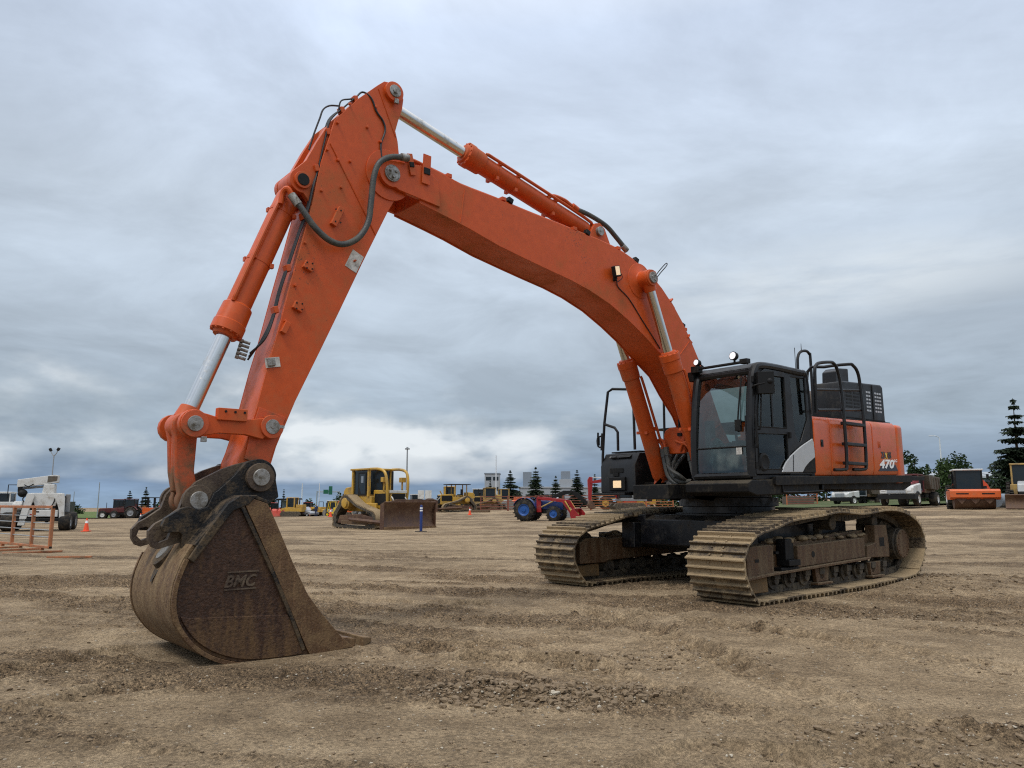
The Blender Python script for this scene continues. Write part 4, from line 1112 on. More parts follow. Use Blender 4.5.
def make_track(yc, label):
    global SHOE
    m = MB()
    for k in range(NS):
        p = along((k + .5) * PITCH); q = along((k + .5) * PITCH + .02) - along((k + .5) * PITCH - .02); q.normalize()
        inn = Vector((-q.z, 0, q.x))
        ang = math.atan2(q.z, q.x)
        for s in (1, -1):
            c = p + inn * .130
            m.box((c.x, yc + s * .095, c.z), (PITCH * .98, .05, .10), (0, -ang, 0))
        c = p + inn * .14
        m.cyl((c.x, yc - .13, c.z), (c.x, yc + .13, c.z), .032, n=8)
    T = m.build('crawler_track', M['link'], EXC, bevel=.006, split=False)
    for k in range(NS):
        p = along(k * PITCH); q = along(k * PITCH + .06) - along(k * PITCH - .06); q.normalize()
        Z = Vector((q.z, 0, -q.x)); X = q; Y = Vector((0, -1, 0))
        if SHOE is None:
            o = shoe_proto.build('track_shoe', [M['shoe']], None, bevel=.005, seg=1, split=False)
            SHOE = o
        else:
            o = SHOE.copy(); COL.objects.link(o)
        o.parent = T
        rj = random.Random(k * 7 + int(yc * 10))
        jit = Matrix.Rotation(rj.uniform(-.012, .012), 4, 'Y')
        o.matrix_local = Matrix(((X.x, Y.x, Z.x, p.x), (X.y, Y.y, Z.y, yc), (X.z, Y.z, Z.z, p.z), (0, 0, 0, 1))) @ jit
    return T
make_track(1.507, 'near'); make_track(-1.507, 'far')

def wheel_prof(mb, c, y0, y1, r, rim=.02, n=28):
    mb.lathe((c[0], y0, c[1]), (0, 1, 0), [(0, r * .72), (0, r * .95), (rim, r), ((y1 - y0) - rim, r), ((y1 - y0), r * .95), ((y1 - y0), r * .72)], n)
def track_frame(s):
    yc = s * 1.507
    o_ = lambda a: yc + s * a      # outwards
    mb = MB()
    mb.prism([(2.20, .33), (2.20, .66), (2.08, .73), (1.60, .74), (1.56, .70), (1.56, .33)], o_(-.21), o_(.235))           # idler end
    mb.prism([(1.56, .70), (1.3, .72), (.92, .745), (-1.12, .80), (-1.55, .80), (-1.95, .80), (-1.97, .46), (-1.12, .44), (1.56, .36)], o_(-.21), o_(.10))
    mb.prism([(.92, .70), (-1.10, .755), (-1.10, .455), (.92, .40)], o_(.10), o_(.225))
    mb.prism([(1.3, .76), (-1.4, .86), (-1.4, .79), (1.3, .70)], o_(-.12), o_(.06))
    F_ = mb.build('track_frame', M['frame'], EXC, bevel=.012)
    mb = MB(); mb.prism([(2.27, .335), (1.70, .37), (-1.12, .455), (-1.12, .42), (1.70, .335), (2.27, .30)], o_(.08), o_(.29)); mb.build('ledge', M['frame'], F_, bevel=.006)
    mb = MB(); mb.prism([(2.18, .125), (2.20, .30), (1.72, .325), (1.70, .12)], o_(-.16), o_(.22)); mb.build('idler_guard', M['frame_mud'], F_, bevel=.012)
    mb = MB(); mb.bb(1.93, 2.02, o_(.236), o_(.24), .52, .56); mb.lathe((.50, o_(.2255), .565), (0, s, 0), [(0, .045), (.003, .045)], 20); mb.build('port', M['black'], F_)
    mb = MB(); wheel_prof(mb, (2.06, .50), o_(-.11) if s > 0 else o_(.11), o_(.11) if s > 0 else o_(-.11), .36); mb.build('idler_wheel', M['link'], F_, bevel=.008)
    # rear bracket and final drive
    mb = MB()
    mb.prism([(-1.18, .44), (-1.20, .62), (-1.48, .66), (-1.50, .94), (-1.92, .94), (-1.97, .62), (-1.97, .42)], o_(.05), o_(.215))
    mb.build('motor_guard', M['frame'], F_, bevel=.01)
    mb = MB(); mb.bb(-1.80, -1.63, o_(.216), o_(.2175), .60, .74); mb.build('guard_hole', M['black'], F_)
    mb = MB(); ya = o_(-.2)
    mb.lathe((-2.40, ya, .62), (0, s, 0), [(0, .30), (.18, .30), (.19, .26), (.40, .26), (.41, .245), (.45, .245)], 32)
    n_ = 13
    for k in range(n_):
        w = 2 * math.pi * k / n_
        mb.box((-2.40 + .37 * math.cos(w), yc, .62 + .37 * math.sin(w)), (.14, .07, .11), (0, -w, 0))
    mb.lathe((-2.40, yc - .035, .62), (0, 1, 0), [(0, .33), (.07, .33)], 28)
    FD = mb.build('final_drive', M['link'], F_, bevel=.008)
    mb = MB(); mb.lathe((-2.40, ya + s * .451, .62), (0, s, 0), [(0, .235), (.012, .23)], 32)
    for k in range(12):
        w = 2 * math.pi * k / 12
        mb.cyl((-2.40 + .20 * math.cos(w), ya + s * .463, .62 + .20 * math.sin(w)), (-2.40 + .20 * math.cos(w), ya + s * .478, .62 + .20 * math.sin(w)), .014, n=6)
    mb.build('cover', M['frame'], FD, bevel=.003)
    for k in range(9):
        x = 1.45 - k * .405
        mb = MB(); z_ = .255
        y0 = min(o_(-.2), o_(.2))
        mb.lathe((x, y0, z_), (0, 1, 0), [(0, .06), (.05, .06), (.052, .125), (.10, .125), (.102, .10), (.298, .10), (.30, .125), (.348, .125), (.35, .06), (.40, .06)], 20)
        mb.box((x, o_(.19), .315), (.14, .05, .09))
        mb.build('track_roller', M['link'], F_, bevel=.006)
    for x in (-.27, -1.66):
        mb = MB(); y0 = min(o_(-.12), o_(.16))
        mb.lathe((x, y0, .99), (0, 1, 0), [(0, .08), (.01, .10), (.27, .10), (.28, .07)], 22); mb.box((x, o_(-.1), .87), (.1, .1, .18))
        mb.build('carrier_roller', M['link'], F_, bevel=.006)
    for x0, x1 in ((.42, .02), (-1.28, -1.66)):
        mb = MB(); mb.prism([(x0, .36), (x0 - .03, .16), (x1 + .03, .17), (x1, .37)], o_(.14), o_(.20)); mb.bb(x0 + .02, x1 - .02, o_(.12), o_(.245), .125, .16)
        mb.build('roller_guard', M['frame'], F_, bevel=.008)
    # black boarding step hung on the frame side
    mb = MB(); mb.bb(.98, 1.28, o_(.11), o_(.30), .44, .52); mb.bb(.96, 1.42, o_(.11), o_(.26), .38, .42); mb.bb(1.10, 1.28, o_(.11), o_(.25), .52, .80); mb.bb(.98, 1.08, o_(.11), o_(.2), .52, .80)
    mb.bb(1.36, 1.44, o_(.11), o_(.2), .60, .64)
    mb.build('boarding_step', M['black'], F_, bevel=.008)
    # mud heaped on top of the frame
    mb = MB()
    rg = random.Random(3)
    for k in range(46):
        x = rg.uniform(-1.9, 1.5); r_ = rg.uniform(.03, .085)
        mb.sphere((x, o_(rg.uniform(-.1, .17)), .76 + .03 * (1.5 - x) / 3.0 + rg.uniform(-.01, .02)), r_, 7, 5, (1.4, 1, .6))
    md_ = mb.build('packed_mud', M['shoe'], F_, ang=60, split=False); md_['kind'] = 'stuff'
track_frame(1); track_frame(-1)
mb = MB()
mb.prism([(1.05, 1.03), (.85, 1.10), (-1.1, 1.10), (-1.3, 1.02), (-1.3, .62), (-1.1, .55), (.85, .55), (1.05, .62)], -1.02, 1.02)
for s in (1, -1):
    mb.prism([(1.2, .98), (-1.4, 1.0), (-1.4, .60), (1.2, .56)], s * 1.02, s * 1.30)
    mb.prism([(s * .9, 1.12), (s * 1.3, 1.06), (s * 1.3, .98), (s * .9, 1.0)], .55, 1.05, 'x'); mb.prism([(s * .9, 1.12), (s * 1.3, 1.06), (s * 1.3, .98), (s * .9, 1.0)], -1.15, -.6, 'x')
CARB = mb.build('car_body', M['navy'], EXC, bevel=.02)
mb = MB(); mb.lathe((0, 0, 1.08), (0, 0, 1), [(0, .86), (.05, .86), (.052, .74), (.16, .74), (.162, .80), (.30, .80), (.302, .70), (.36, .70)], 48)
mb.build('slewing_ring', M['navy'], EXC, bevel=.006)

# ---- upper frame ----------------------------------------------------------
mb = MB()
mb.bb(-3.30, 1.05, -1.30, 1.30, 1.45, 1.655)                                          # main frame
mb.bb(1.05, 2.0, -.34, .34, 1.40, 1.62)                                             # nose under the boom
mb.bb(-3.45, -1.9, -1.5, 1.5, 1.50, 1.66)
UP = mb.xf(up).build('upper_frame', M['dark_dusty'], EXC, bevel=.012)
mb = MB()
for s in (1, -1):
    mb.prism([(.62, 1.55), (.52, 2.10), (.42, 2.26), (.05, 2.32), (-.30, 2.0), (-.9, 1.60), (1.5, 1.60), (1.35, 1.40), (.9, 1.36)], s * .30, s * .345)
mb.xf(up).build('boom_mount', M['navy'], UP, bevel=.006)
mb = MB(); mb.cyl((.22, -.40, 1.96), (.22, .40, 1.96), .09, n=20); mb.cyl((1.17, -.52, 1.615), (1.17, .52, 1.615), .075, n=20); mb.xf(up).build('foot_pin', M['steel'], UP, bevel=.004)
mb = MB()
mb.prism([(1.92, 1.62), (1.90, 1.49), (1.70, 1.44), (.0, 1.44), (.0, 1.66), (1.80, 1.66)], .58, 1.625)
mb.xf(up).build('cab_base', M['dark_dusty'], UP, bevel=.02)
# walkway along the left side
mb = MB(); mb.bb(1.28, -3.20, 1.30, 1.665, 1.592, 1.682); mb.bb(1.28, -3.20, 1.655, 1.672, 1.575, 1.695)
mb.bb(-3.2, -3.75, 1.2, 1.66, 1.60, 1.68)
WALK = mb.xf(up).build('walkway', M['dark_dusty'], UP, bevel=.006)
mb = MB()
for k in range(150):
    x = 1.25 - k * .0295
    mb.bb(x, x - .015, 1.50, 1.66, 1.682, 1.697)
mb.xf(up).build('tread_strip', M['dark'], WALK, split=False)
mb = MB(); mb.tube([(1.06, 1.63, 1.60), (1.05, 1.64, 1.50), (.97, 1.64, 1.475), (.0, 1.64, 1.475), (-.06, 1.64, 1.50), (-.07, 1.63, 1.60)], .014, 8, 3); mb.xf(up).build('grab_bar', M['dark'], WALK)
mb = MB(); mb.prism([(-.2, 1.60), (-.2, 1.50), (-3.1, 1.44), (-3.4, 1.52), (-3.4, 1.60)], 1.0, 1.56); mb.xf(up).build('belly_plate', M['dark_dusty'], UP, bevel=.01)

# right hand tool box, lamp and rails
mb = MB()
mb.prism([(1.28, 1.50), (1.28, 1.955), (1.15, 2.165), (.10, 2.18), (.10, 1.50)], -1.68, -.90)
TB = mb.xf(up).build('tool_box', M['dark'], EXC, bevel=.015)
mb = MB()
mb.bb(1.282, 1.292, -1.46, -1.16, 1.80, 1.88); mb.box((1.225, -1.42, 2.07), (.02, .12, .05), (0, R(-58), 0)); mb.bb(1.282, 1.30, -1.38, -1.26, 1.74, 1.80); mb.box((1.20, -1.2, 2.085), (.006, .3, .10), (0, R(-58), 0))
mb.build('latch', M['black'], TB, bevel=.006)
mb = MB(); mb.box((1.22, -1.50, 2.075), (.01, .035, .03), (0, R(-58), 0)); mb.cyl((1.255, -.98, 1.85), (1.262, -.98, 1.85), .016, n=8); mb.cyl((1.255, -.98, 1.68), (1.262, -.98, 1.68), .016, n=8); mb.build('bolt', M['steel'], TB)
mb = MB()
for k in range(24): mb.bb(1.08 - k * .041, 1.06 - k * .041, -1.6, -.95, 2.176, 2.20)
mb.xf(up).build('grip_strip', M['black'], TB, split=False)
mb = MB(); mb.bb(1.25, 1.32, -1.46, -1.10, 1.50, 1.73); LB = mb.build('lamp_housing', M['black'], TB, bevel=.015)
mb = MB(); mb.bb(1.318, 1.326, -1.36, -1.18, 1.545, 1.665); mb.build('lens', M['lamp_warm'], LB, bevel=.004)
mb = MB()
mb.bb(.95, 1.42, -1.72, -1.02, 1.46, 1.50); mb.xf(up).build('front_step', M['dark'], TB, bevel=.01)
mb = MB()
mb.tube([(1.22, -1.70, 1.50), (1.22, -1.68, 2.10), (1.21, -1.64, 2.66), (1.20, -1.55, 3.22), (1.16, -1.48, 3.27), (1.10, -1.12, 3.23), (1.09, -1.07, 3.18), (1.1, -1.05, 2.19)], .024, 10)
mb.tube([(1.21, -1.64, 2.66), (1.21, -1.40, 2.58), (1.2, -1.34, 2.50), (1.2, -1.34, 2.18)], .024, 10)
mb.tube([(.3, -1.05, 2.19), (.3, -1.04, 3.10), (.35, -1.0, 3.16), (.4, -.62, 3.13), (.4, -.55, 3.08), (.4, -.55, 2.19)], .022, 10)
mb.build('handrail', M['dark'], TB)
mb = MB(); mb.box((1.24, -1.76, 2.36), (.05, .03, .14)); mb.tube([(1.22, -1.69, 2.25), (1.23, -1.78, 2.28), (1.23, -1.79, 2.42), (1.22, -1.68, 2.46)], .016, 8, 3); mb.cyl((1.22, -1.69, 2.2), (1.22, -1.665, 2.5), .034, n=10); mb.cyl((1.23, -1.78, 2.42), (1.23, -1.775, 2.52), .018, n=8); mb.build('lamp_bracket', M['black'], TB, bevel=.006)
# orange tank end beside the boom foot, with pipework and hoses to the boom rams
mb = MB(); mb.prism([(-.27, 2.06), (-.27, 2.38), (-.24, 2.44), (-.16, 2.485), (-.02, 2.485), (.08, 2.43), (.12, 2.36), (.13, 2.06)], 1.24, 1.30, 'x')
mb.build('orange_guard', M['orange'], UP, bevel=.02)
mb = MB(); mb.cyl((1.28, .03, 2.40), (1.28, .03, 2.60), .018, n=8); mb.box((1.31, .06, 2.36), (.05, .07, .05)); mb.build('grease_block', M['black'], UP)
mb = MB(); mb.bb(-2.9, .05, -1.62, -.40, 1.66, 2.30); mb.xf(up).build('tank', M['dark'], UP, bevel=.05)
for y0, z0 in ((-.46, 2.31), (.06, 2.24)):
    mb = MB()
    mb.tube([(1.32, y0 - .08, z0 + .02), (1.33, y0 + .06, z0 - .02), (1.35, y0 + .17, z0 - .01), (1.36, y0 + .24, z0 - .07), (1.37, y0 + .27, z0 - .16)], .024, 8, 5)
    mb.tube([(1.32, y0 + .0, z0 - .14), (1.33, y0 + .06, z0 - .04), (1.35, y0 + .14, z0 - .05), (1.36, y0 + .20, z0 - .12), (1.37, y0 + .21, z0 - .2)], .02, 8, 5)
    mb.build('ram_pipe', M['orange'], UP)
    for q_ in range(2):
        mb = MB(); yy = y0 + .29 - q_ * .07; zz = z0 - .18 - .03 * q_
        mb.tube([(1.37, yy, zz), (1.37, yy + .03, zz - .18), (1.38, yy + .10, zz - .38), (1.36, yy + .22, zz - .50), (1.25, yy + .36, zz - .50)], .036, 10, 5)
        mb.cyl((1.37, yy - .005, zz + .04), (1.37, yy + .01, zz - .09), .044, n=10)
        mb.build('hose', M['hose'], UP)
mb = MB()
for k in range(3): mb.tube([(1.0 + .1 * k, -.1 - .06 * k, 2.05), (1.25 + .08 * k, -.1, 1.85), (1.40, 0 + .06 * k, 1.70), (1.1, .1, 1.55)], .03, 8, 5)
mb.build('hose', M['hose'], UP)

# ---- cab -------------------------------------------------------------------
CX0, CX1, CY0, CY1 = .10, 1.70, .60, 1.62
mb = MB()
# floor tub, rear wall, roof, pillars; x is forward
mb.bb(CX0, CX1 + .03, CY0, CY1 - .03, 1.665, 1.72)
mb.bb(CX0, CX0 + .06, CY0, CY1, 1.70, 2.45)
roof = [(1.50, 3.315), (1.10, 3.335), (.30, 3.315), (.12, 3.25), (.08, 3.18), (1.58, 3.18), (1.60, 3.24)]
mb.prism(roof, CY0, CY1 - .02)
def pillar(p0, p1, w=.09, d=.09):
    mb.tube([p0, p1], w / 2 * 1.2, 4)
for y in (CY0 + .045, CY1 - .045):
    mb.tube([(1.735, y, 1.70), (1.735, y, 2.15), (1.70, y, 2.6), (1.63, y, 3.05), (1.56, y, 3.21), (1.46, y, 3.27), (1.1, y, 3.285), (.3, y, 3.26)], [.058] * 5 + [.06] * 30, 10, 4)
    mb.tube([(.14, y, 1.70), (.12, y, 2.50), (.17, y, 3.2), (.28, y, 3.26)], .055, 8, 4)
mb.tube([(1.745, CY0 + .05, 1.72), (1.745, CY1 - .05, 1.72)], .05, 8)
mb.tube([(1.58, CY0 + .05, 3.19), (1.58, CY1 - .05, 3.19)], .05, 8)
mb.bb(1.655, 1.76, CY1 - .10, CY1 - .012, 1.70, 2.55)
CAB = mb.xf(up).build('cab', M['dark'], EXC, bevel=.008)
# windscreen, leaning a little and gently curved
def curved_pane(name, pts, yl, yr, mat_, bow=.03, nx=8, parent=CAB, t_=.006):
    m = MB(); n = len(pts)
    for lay in (0, 1):
        for i, (x, z) in enumerate(pts):
            for j in range(nx + 1):
                f = j / nx; y = lerp(yl, yr, f)
                b = bow * (1 - (2 * f - 1) ** 2)
                m.v.append((x + b - lay * t_, y, z))
    W = nx + 1
    for lay in (0, 1):
        o = lay * n * W
        for i in range(n - 1):
            for j in range(nx):
                m.f.append((o + i * W + j, o + i * W + j + 1, o + (i + 1) * W + j + 1, o + (i + 1) * W + j)); m.mi.append(0)
    return m.xf(up).build(name, mat_, parent)
ws = [(1.745, 2.13), (1.735, 2.3), (1.715, 2.5), (1.685, 2.75), (1.64, 3.0), (1.585, 3.15)]
curved_pane('windscreen', ws, CY0 + .09, CY1 - .09, M['glass'])
curved_pane('lower_windscreen', [(1.75, 1.765), (1.752, 1.95), (1.747, 2.11)], CY0 + .09, CY1 - .09, M['glass'])
mb = MB(); mb.tube([(1.75, CY0 + .08, 2.12), (1.785, 1.11, 2.12), (1.75, CY1 - .08, 2.12)], .014, 6, 4); mb.xf(up).build('window_bar', M['black'], CAB)
mb = MB(); mb.box((1.775, 1.42, 2.06), (.004, .09, .095)); mb.xf(up).build('paper_label', M['paper'], CAB)
# rear part of the left side: plain post panel with its own window
mb = MB()
yo0, yo1 = CY1 - .045, CY1 - .005
mb.prism([(.80, 3.20), (.66, 3.20), (.60, 2.35), (.52, 2.22), (.45, 2.20), (.22, 2.55), (.24, 3.20), (.12, 3.20), (.09, 2.5), (.09, 1.72), (.80, 1.72)], yo0, yo1)
mb.xf(up).build('side_panel', M['dark'], CAB, bevel=.01)
mb = MB(); mb.prism([(.645, 3.17), (.62, 2.36), (.53, 2.22), (.46, 2.21), (.235, 2.54), (.25, 3.17)], CY1 - .03, CY1 - .024); mb.xf(up).build('rear_side_window', M['glass_dark'], CAB)
# door with an upper sliding window and a lower pane
mb = MB()
outer = [(1.70, 1.735), (1.695, 2.2), (1.66, 2.62), (1.60, 2.98), (1.50, 3.17), (1.36, 3.235), (.86, 3.225), (.795, 3.18), (.79, 1.735)]
upw = [(1.615, 2.395), (1.60, 2.62), (1.54, 2.94), (1.46, 3.09), (1.34, 3.15), (.87, 3.15), (.865, 2.395)]
low = [(1.63, 1.80), (1.63, 2.30), (.865, 2.31), (.865, 1.80)]
mb = ring(outer, [upw, low], CY1 - .03, CY1 + .012)
DOOR = mb.xf(up).build('door', M['dark'], CAB, bevel=.006)
mb = MB(); mb.prism(upw, CY1 - .014, CY1 - .008); mb.xf(up).build('door_window', M['glass_dark'], DOOR)
mb = MB(); mb.prism(low, CY1 - .014, CY1 - .008); mb.xf(up).build('lower_door_window', M['glass_dark'], DOOR)
mb = MB()
mb.tube([(a, CY1 + .013, b) for a, b in upw], .011, 6, 0, True); mb.tube([(a, CY1 + .013, b) for a, b in low], .011, 6, 0, True)
mb.xf(up).build('window_seal', M['black'], DOOR, split=False)
mb = MB(); mb.tube([(1.60, CY1 + .012, 2.36), (1.61, CY1 + .05, 2.40), (1.56, CY1 + .055, 2.95), (1.54, CY1 + .012, 3.0)], .012, 6, 3); mb.xf(up).build('grab_handle', M['black'], DOOR)
mb = MB(); mb.bb(1.19, 1.22, CY1 - .012, CY1 + .004, 2.39, 3.15); mb.xf(up).build('sash_bar', M['dark'], DOOR)
mb = MB(); mb.lathe((1.50, CY1 + .0, 1.90), (0, 1, 0), [(0, .13), (.02, .13), (.03, .10), (.02, .07)], 24); mb.bb(.83, .79, CY1 + .012, CY1 + .05, 2.25, 2.34); mb.xf(up).build('latch_cup', M['black'], DOOR, bevel=.004)
mb = MB(); mb.tube([(1.735, CY1 + .05, 2.55), (1.735, CY1 + .06, 2.50), (1.725, CY1 + .06, 2.15), (1.72, CY1 + .04, 2.10)], .014, 8, 3)
for z in (3.06, 2.2, 1.86): mb.cyl((1.685, CY1 + .01, z - .04), (1.685, CY1 + .01, z + .04), .02, n=8)
mb.xf(up).build('door_hinge', M['black'], DOOR)
# silver-grey quarter panel behind the door
mb = MB(); mb.prism([(1.07, 1.755), (1.02, 1.83), (.95, 1.90), (.82, 1.99), (.66, 2.07), (.48, 2.15), (.16, 2.265), (.13, 2.20), (.115, 1.98), (.30, 1.90), (.42, 1.83), (.50, 1.755)], CY1 + .004, CY1 + .03)
QP = mb.xf(up).build('quarter_panel', M['silver'], CAB, bevel=.012)
mb = MB(); mb.box((.76, CY1 + .032, 1.89), (.012, .005, .24), (0, -.1, 0)); mb.xf(up).build('panel_seam', M['black'], QP)
mb = MB(); mb.prism([(.50, 1.75), (.42, 1.82), (.28, 1.90), (.10, 1.99), (.10, 1.75)], CY1 - .0, CY1 + .018); mb.xf(up).build('vent_panel', M['dark_dusty'], CAB, bevel=.006)
# inside
mb = MB(); mb.box((.72, 1.14, 2.10), (.52, .52, .14)); mb.box((.40, 1.14, 2.38), (.14, .46, .50), (0, -.12, 0)); mb.box((.34, 1.14, 2.75), (.10, .25, .20), (0, -.12, 0)); mb.box((.70, 1.14, 1.90), (.4, .4, .3))
SEAT = mb.xf(up).build('seat', M['seat'], CAB, bevel=.05)
mb = MB(); mb.box((.62, .83, 2.18), (.62, .18, .16)); mb.box((.80, 1.45, 2.18), (.50, .16, .16)); mb.cyl((.92, .83, 2.25), (.96, .83, 2.46), .022, n=8); mb.cyl((1.0, 1.45, 2.25), (1.03, 1.45, 2.46), .022, n=8); mb.sphere((.97, .83, 2.48), .04); mb.sphere((1.04, 1.45, 2.48), .04)
mb.xf(up).build('arm_console', M['interior'], CAB, bevel=.03)
mb = MB(); mb.box((1.45, .72, 2.42), (.10, .14, .26), (0, .2, .4)); mb.box((1.50, .72, 2.12), (.06, .06, .5)); mb.xf(up).build('monitor', M['interior'], CAB, bevel=.02)
mb = MB()
for y in (1.0, 1.2): mb.box((1.45, y, 1.79), (.24, .10, .02), (0, -.4, 0)); mb.tube([(1.40, y, 1.80), (1.42, y, 2.05), (1.36, y, 2.22)], .012, 6)
mb.xf(up).build('pedal', M['interior'], CAB)
mb = MB(); rg = random.Random(8)
for (x, y, z, r_) in ((1.36, .78, 2.10, .16), (1.40, .80, 1.98, .14), (1.0, 1.42, 2.06, .17), (1.15, 1.43, 1.98, .15), (1.40, 1.05, 1.90, .10), (1.30, .98, 1.86, .10)):
    mb.sphere((x, y, z), r_, 10, 8, (1, .7, 1.15))
mb.xf(lambda v: (v[0] + .03 * math.sin(v[1] * 40 + v[2] * 31), v[1], v[2] + .02 * math.sin(v[0] * 47)))
mb.xf(up).build('plastic_bag', M['plastic_wrap'], CAB)
mb = MB(); mb.bb(1.46, 1.52, CY0 + .10, CY1 - .10, 3.00, 3.17); mb.xf(up).build('sun_blind', M['interior'], CAB, bevel=.02)
# wiper, mirror, lamps
mb = MB(); mb.tube([(1.70, 1.46, 3.10), (1.735, 1.45, 2.9), (1.765, 1.42, 2.55), (1.775, 1.42, 2.42)], .013, 6, 3); mb.box((1.76, 1.47, 2.72), (.012, .012, .62), (0, -.10, 0)); mb.box((1.77, 1.42, 2.42), (.05, .09, .16))
mb.xf(up).build('wiper', M['black'], CAB, bevel=.006)
mb = MB(); mb.tube([(1.66, CY1 - .02, 2.93), (1.72, CY1 + .05, 2.96), (1.62, CY1 + .14, 2.99), (1.53, CY1 + .17, 3.0)], .013, 8, 3); mb.box((1.56, CY1 + .12, 3.0), (.12, .23, .31), (0, 0, .9)); mb.sphere((1.54, CY1 + .18, 3.02), .05, 10, 8)
mb.xf(up).build('mirror', M['black'], CAB, bevel=.035)
mb = MB(); mb.tube([(1.63, CY0 + .02, 3.30), (1.66, CY0 + .08, 3.325), (1.66, CY1 - .12, 3.325), (1.63, CY1 - .08, 3.30)], .022, 8); mb.box((1.64, CY0 + .06, 3.32), (.12, .13, .10)); mb.box((1.64, CY1 - .13, 3.335), (.10, .12, .07)); mb.box((1.62, CY0 - .03, 3.22), (.12, .10, .14))
LBAR = mb.xf(up).build('light_bar', M['black'], CAB, bevel=.012)
for y, z, r_ in ((.70, 3.42, .052), (1.335, 3.43, .064)):
    mb = MB(); dv = Vector((.92, -.05, .12)).normalized(); c = Vector((1.68, y, z - .0))
    mb.lathe(c - dv * .07, dv, [(0, r_ * .55), (.03, r_ * .9), (.09, r_), (.095, r_ * .86)], 24); mb.cyl((1.66, y, 3.33), (1.66, y, z - r_ * .8), .016, n=8)
    o = mb.xf(up).build('round_lamp', M['black'], LBAR)
    mb = MB(); mb.lathe(c + dv * .018, dv, [(0, r_ * .84), (.01, r_ * .80)], 24); mb.xf(up).build('lens', M['lamp_white'], o)

# ---- engine bay ------------------------------------------------------------
def bay(x0, x1, name, mat_, yz=None, zt=2.623, zb=1.70, by=.015):
    y1 = 1.64
    cs = [(.35, zb), (y1 - .03, zb), (y1, zb + .10), (y1, zt - .12), (y1 - .012, zt - .06), (y1 - .05, zt - .015), (y1 - .11, zt), (.35, zt)]
    m = MB(); m.prism(cs, x0, x1, 'x')
    return m.xf(up).build(name, mat_, EXC, bevel=by)
D1 = bay(.095, -.395, 'side_door', M['panel'])
D2 = bay(-.405, -1.815, 'side_door', M['panel'])
D3 = bay(-1.83, -2.73, 'rear_door', M['panel'])
# counterweight, rounded at its corners
mb = MB()
cw = [(-2.745, -1.64), (-2.745, 1.645)] + [(-2.90, 1.645)] + arc(-2.90, 1.345, .30, 90, 180, 8)[1:] + [(-3.35, .6), (-3.38, 0), (-3.35, -.6)] + arc(-2.90, -1.345, .30, 180, 270, 8)[:-1] + [(-2.90, -1.645)]
mb.prism(cw, 1.56, 2.59, 'z')
CWT = mb.xf(up).build('counterweight', M['panel'], EXC, bevel=.07, seg=4)
mb = MB(); mb.bb(.10, -2.75, -1.6, 1.55, 2.615, 2.63); mb.xf(up).build('deck_plate', M['dark_dusty'], EXC)
for o_, pts in ((D1, [(-.12, 2.20)]), (D3, [(-2.06, 2.22)])):
    mb = MB()
    for x, z in pts: mb.bb(x - .04, x + .04, 1.641, 1.648, z - .055, z + .055); mb.bb(x - .02, x + .02, 1.648, 1.658, z - .035, z + .02)
    mb.xf(up).build('handle', M['orange_low'] if o_ is D3 else M['dark'], o_, bevel=.006)
# side lettering
mb = MB()
mb.mat(0); lettering(mb, 'ZA', .12, -2.09, 1.6445, 1.985, w=.185, h=.115, bold=.006, shear=.0, depth=.001); lettering(mb, 'IS', .12, -2.345, 1.6445, 1.985, w=.135, h=.115, bold=.006, depth=.001)
mb.mat(1); lettering(mb, 'X', .12, -2.235, 1.6445, 1.975, w=.10, h=.105, bold=.004, shear=.0, depth=.001)
mb.mat(2)
mb.prism([(-1.97, 1.775), (-2.10, 1.885), (-2.62, 1.885), (-2.71, 1.775)], 1.642, 1.6435)
mb.mat(3); lettering(mb, '470', .2, -2.01, 1.6465, 1.815, w=.56, h=.155, bold=.007, shear=.18, depth=.001)
lettering(mb, 'LC', .1, -2.575, 1.6465, 1.925, w=.12, h=.05, bold=.004, shear=.2, depth=.001)
mb.xf(up).build('model_decal', [M['decal_dark'], M['decal_yellow'], M['decal_navy'], M['decal_white']], D3, split=False)
# black hood with louvres standing on the deck
mb = MB()
mb.prism([(-1.56, 2.63), (-1.56, 3.20), (-1.62, 3.35), (-3.05, 3.40), (-3.13, 3.36), (-3.15, 2.63)], .74, 1.30)
HOOD = mb.xf(lambda v: (v[0], v[1], v[2] - .012 * v[0])).build('engine_hood', M['dark'], EXC, bevel=.03)
mb = MB()
for (x, z, n_) in ((-1.80, 3.14, 6), (-2.07, 3.14, 6)):
    for k in range(n_): mb.bb(x - .10, x + .10, 1.299, 1.304, z - .062 * k - .012 + .02, z - .062 * k + .020 + .02)
mb.xf(lambda v: (v[0], v[1], v[2] - .012 * v[0])).build('louvre', M['black'], HOOD, split=False)
M['slot'] = surf('bright_slot', (.42, .45, .48), .6, var=.1)
mb = MB()
for x in (-2.47, -2.56, -2.80, -2.89, -2.98):
    for k in range(6): mb.bb(x - .032, x + .032, 1.299, 1.304, 3.22 - .066 * k - .016, 3.22 - .066 * k + .016)
mb.xf(lambda v: (v[0], v[1], v[2] - .012 * v[0])).build('grille_slot', M['slot'], HOOD, split=False)
mb = MB()
for x in (-2.30, -2.68): mb.bb(x - .008, x + .008, 1.30, 1.312, 2.66, 3.36)
mb.bb(-1.6, -3.1, 1.30, 1.316, 2.72, 2.735)
mb.xf(lambda v: (v[0], v[1], v[2] - .012 * v[0])).build('hood_seam', M['black'], HOOD)
mb = MB(); mb.prism([(-2.0, 3.36), (-2.02, 3.62), (-2.14, 3.69), (-2.50, 3.72), (-2.50, 3.42)], .72, .98)
mb.build('exhaust_box', M['dark'], EXC, bevel=.02)
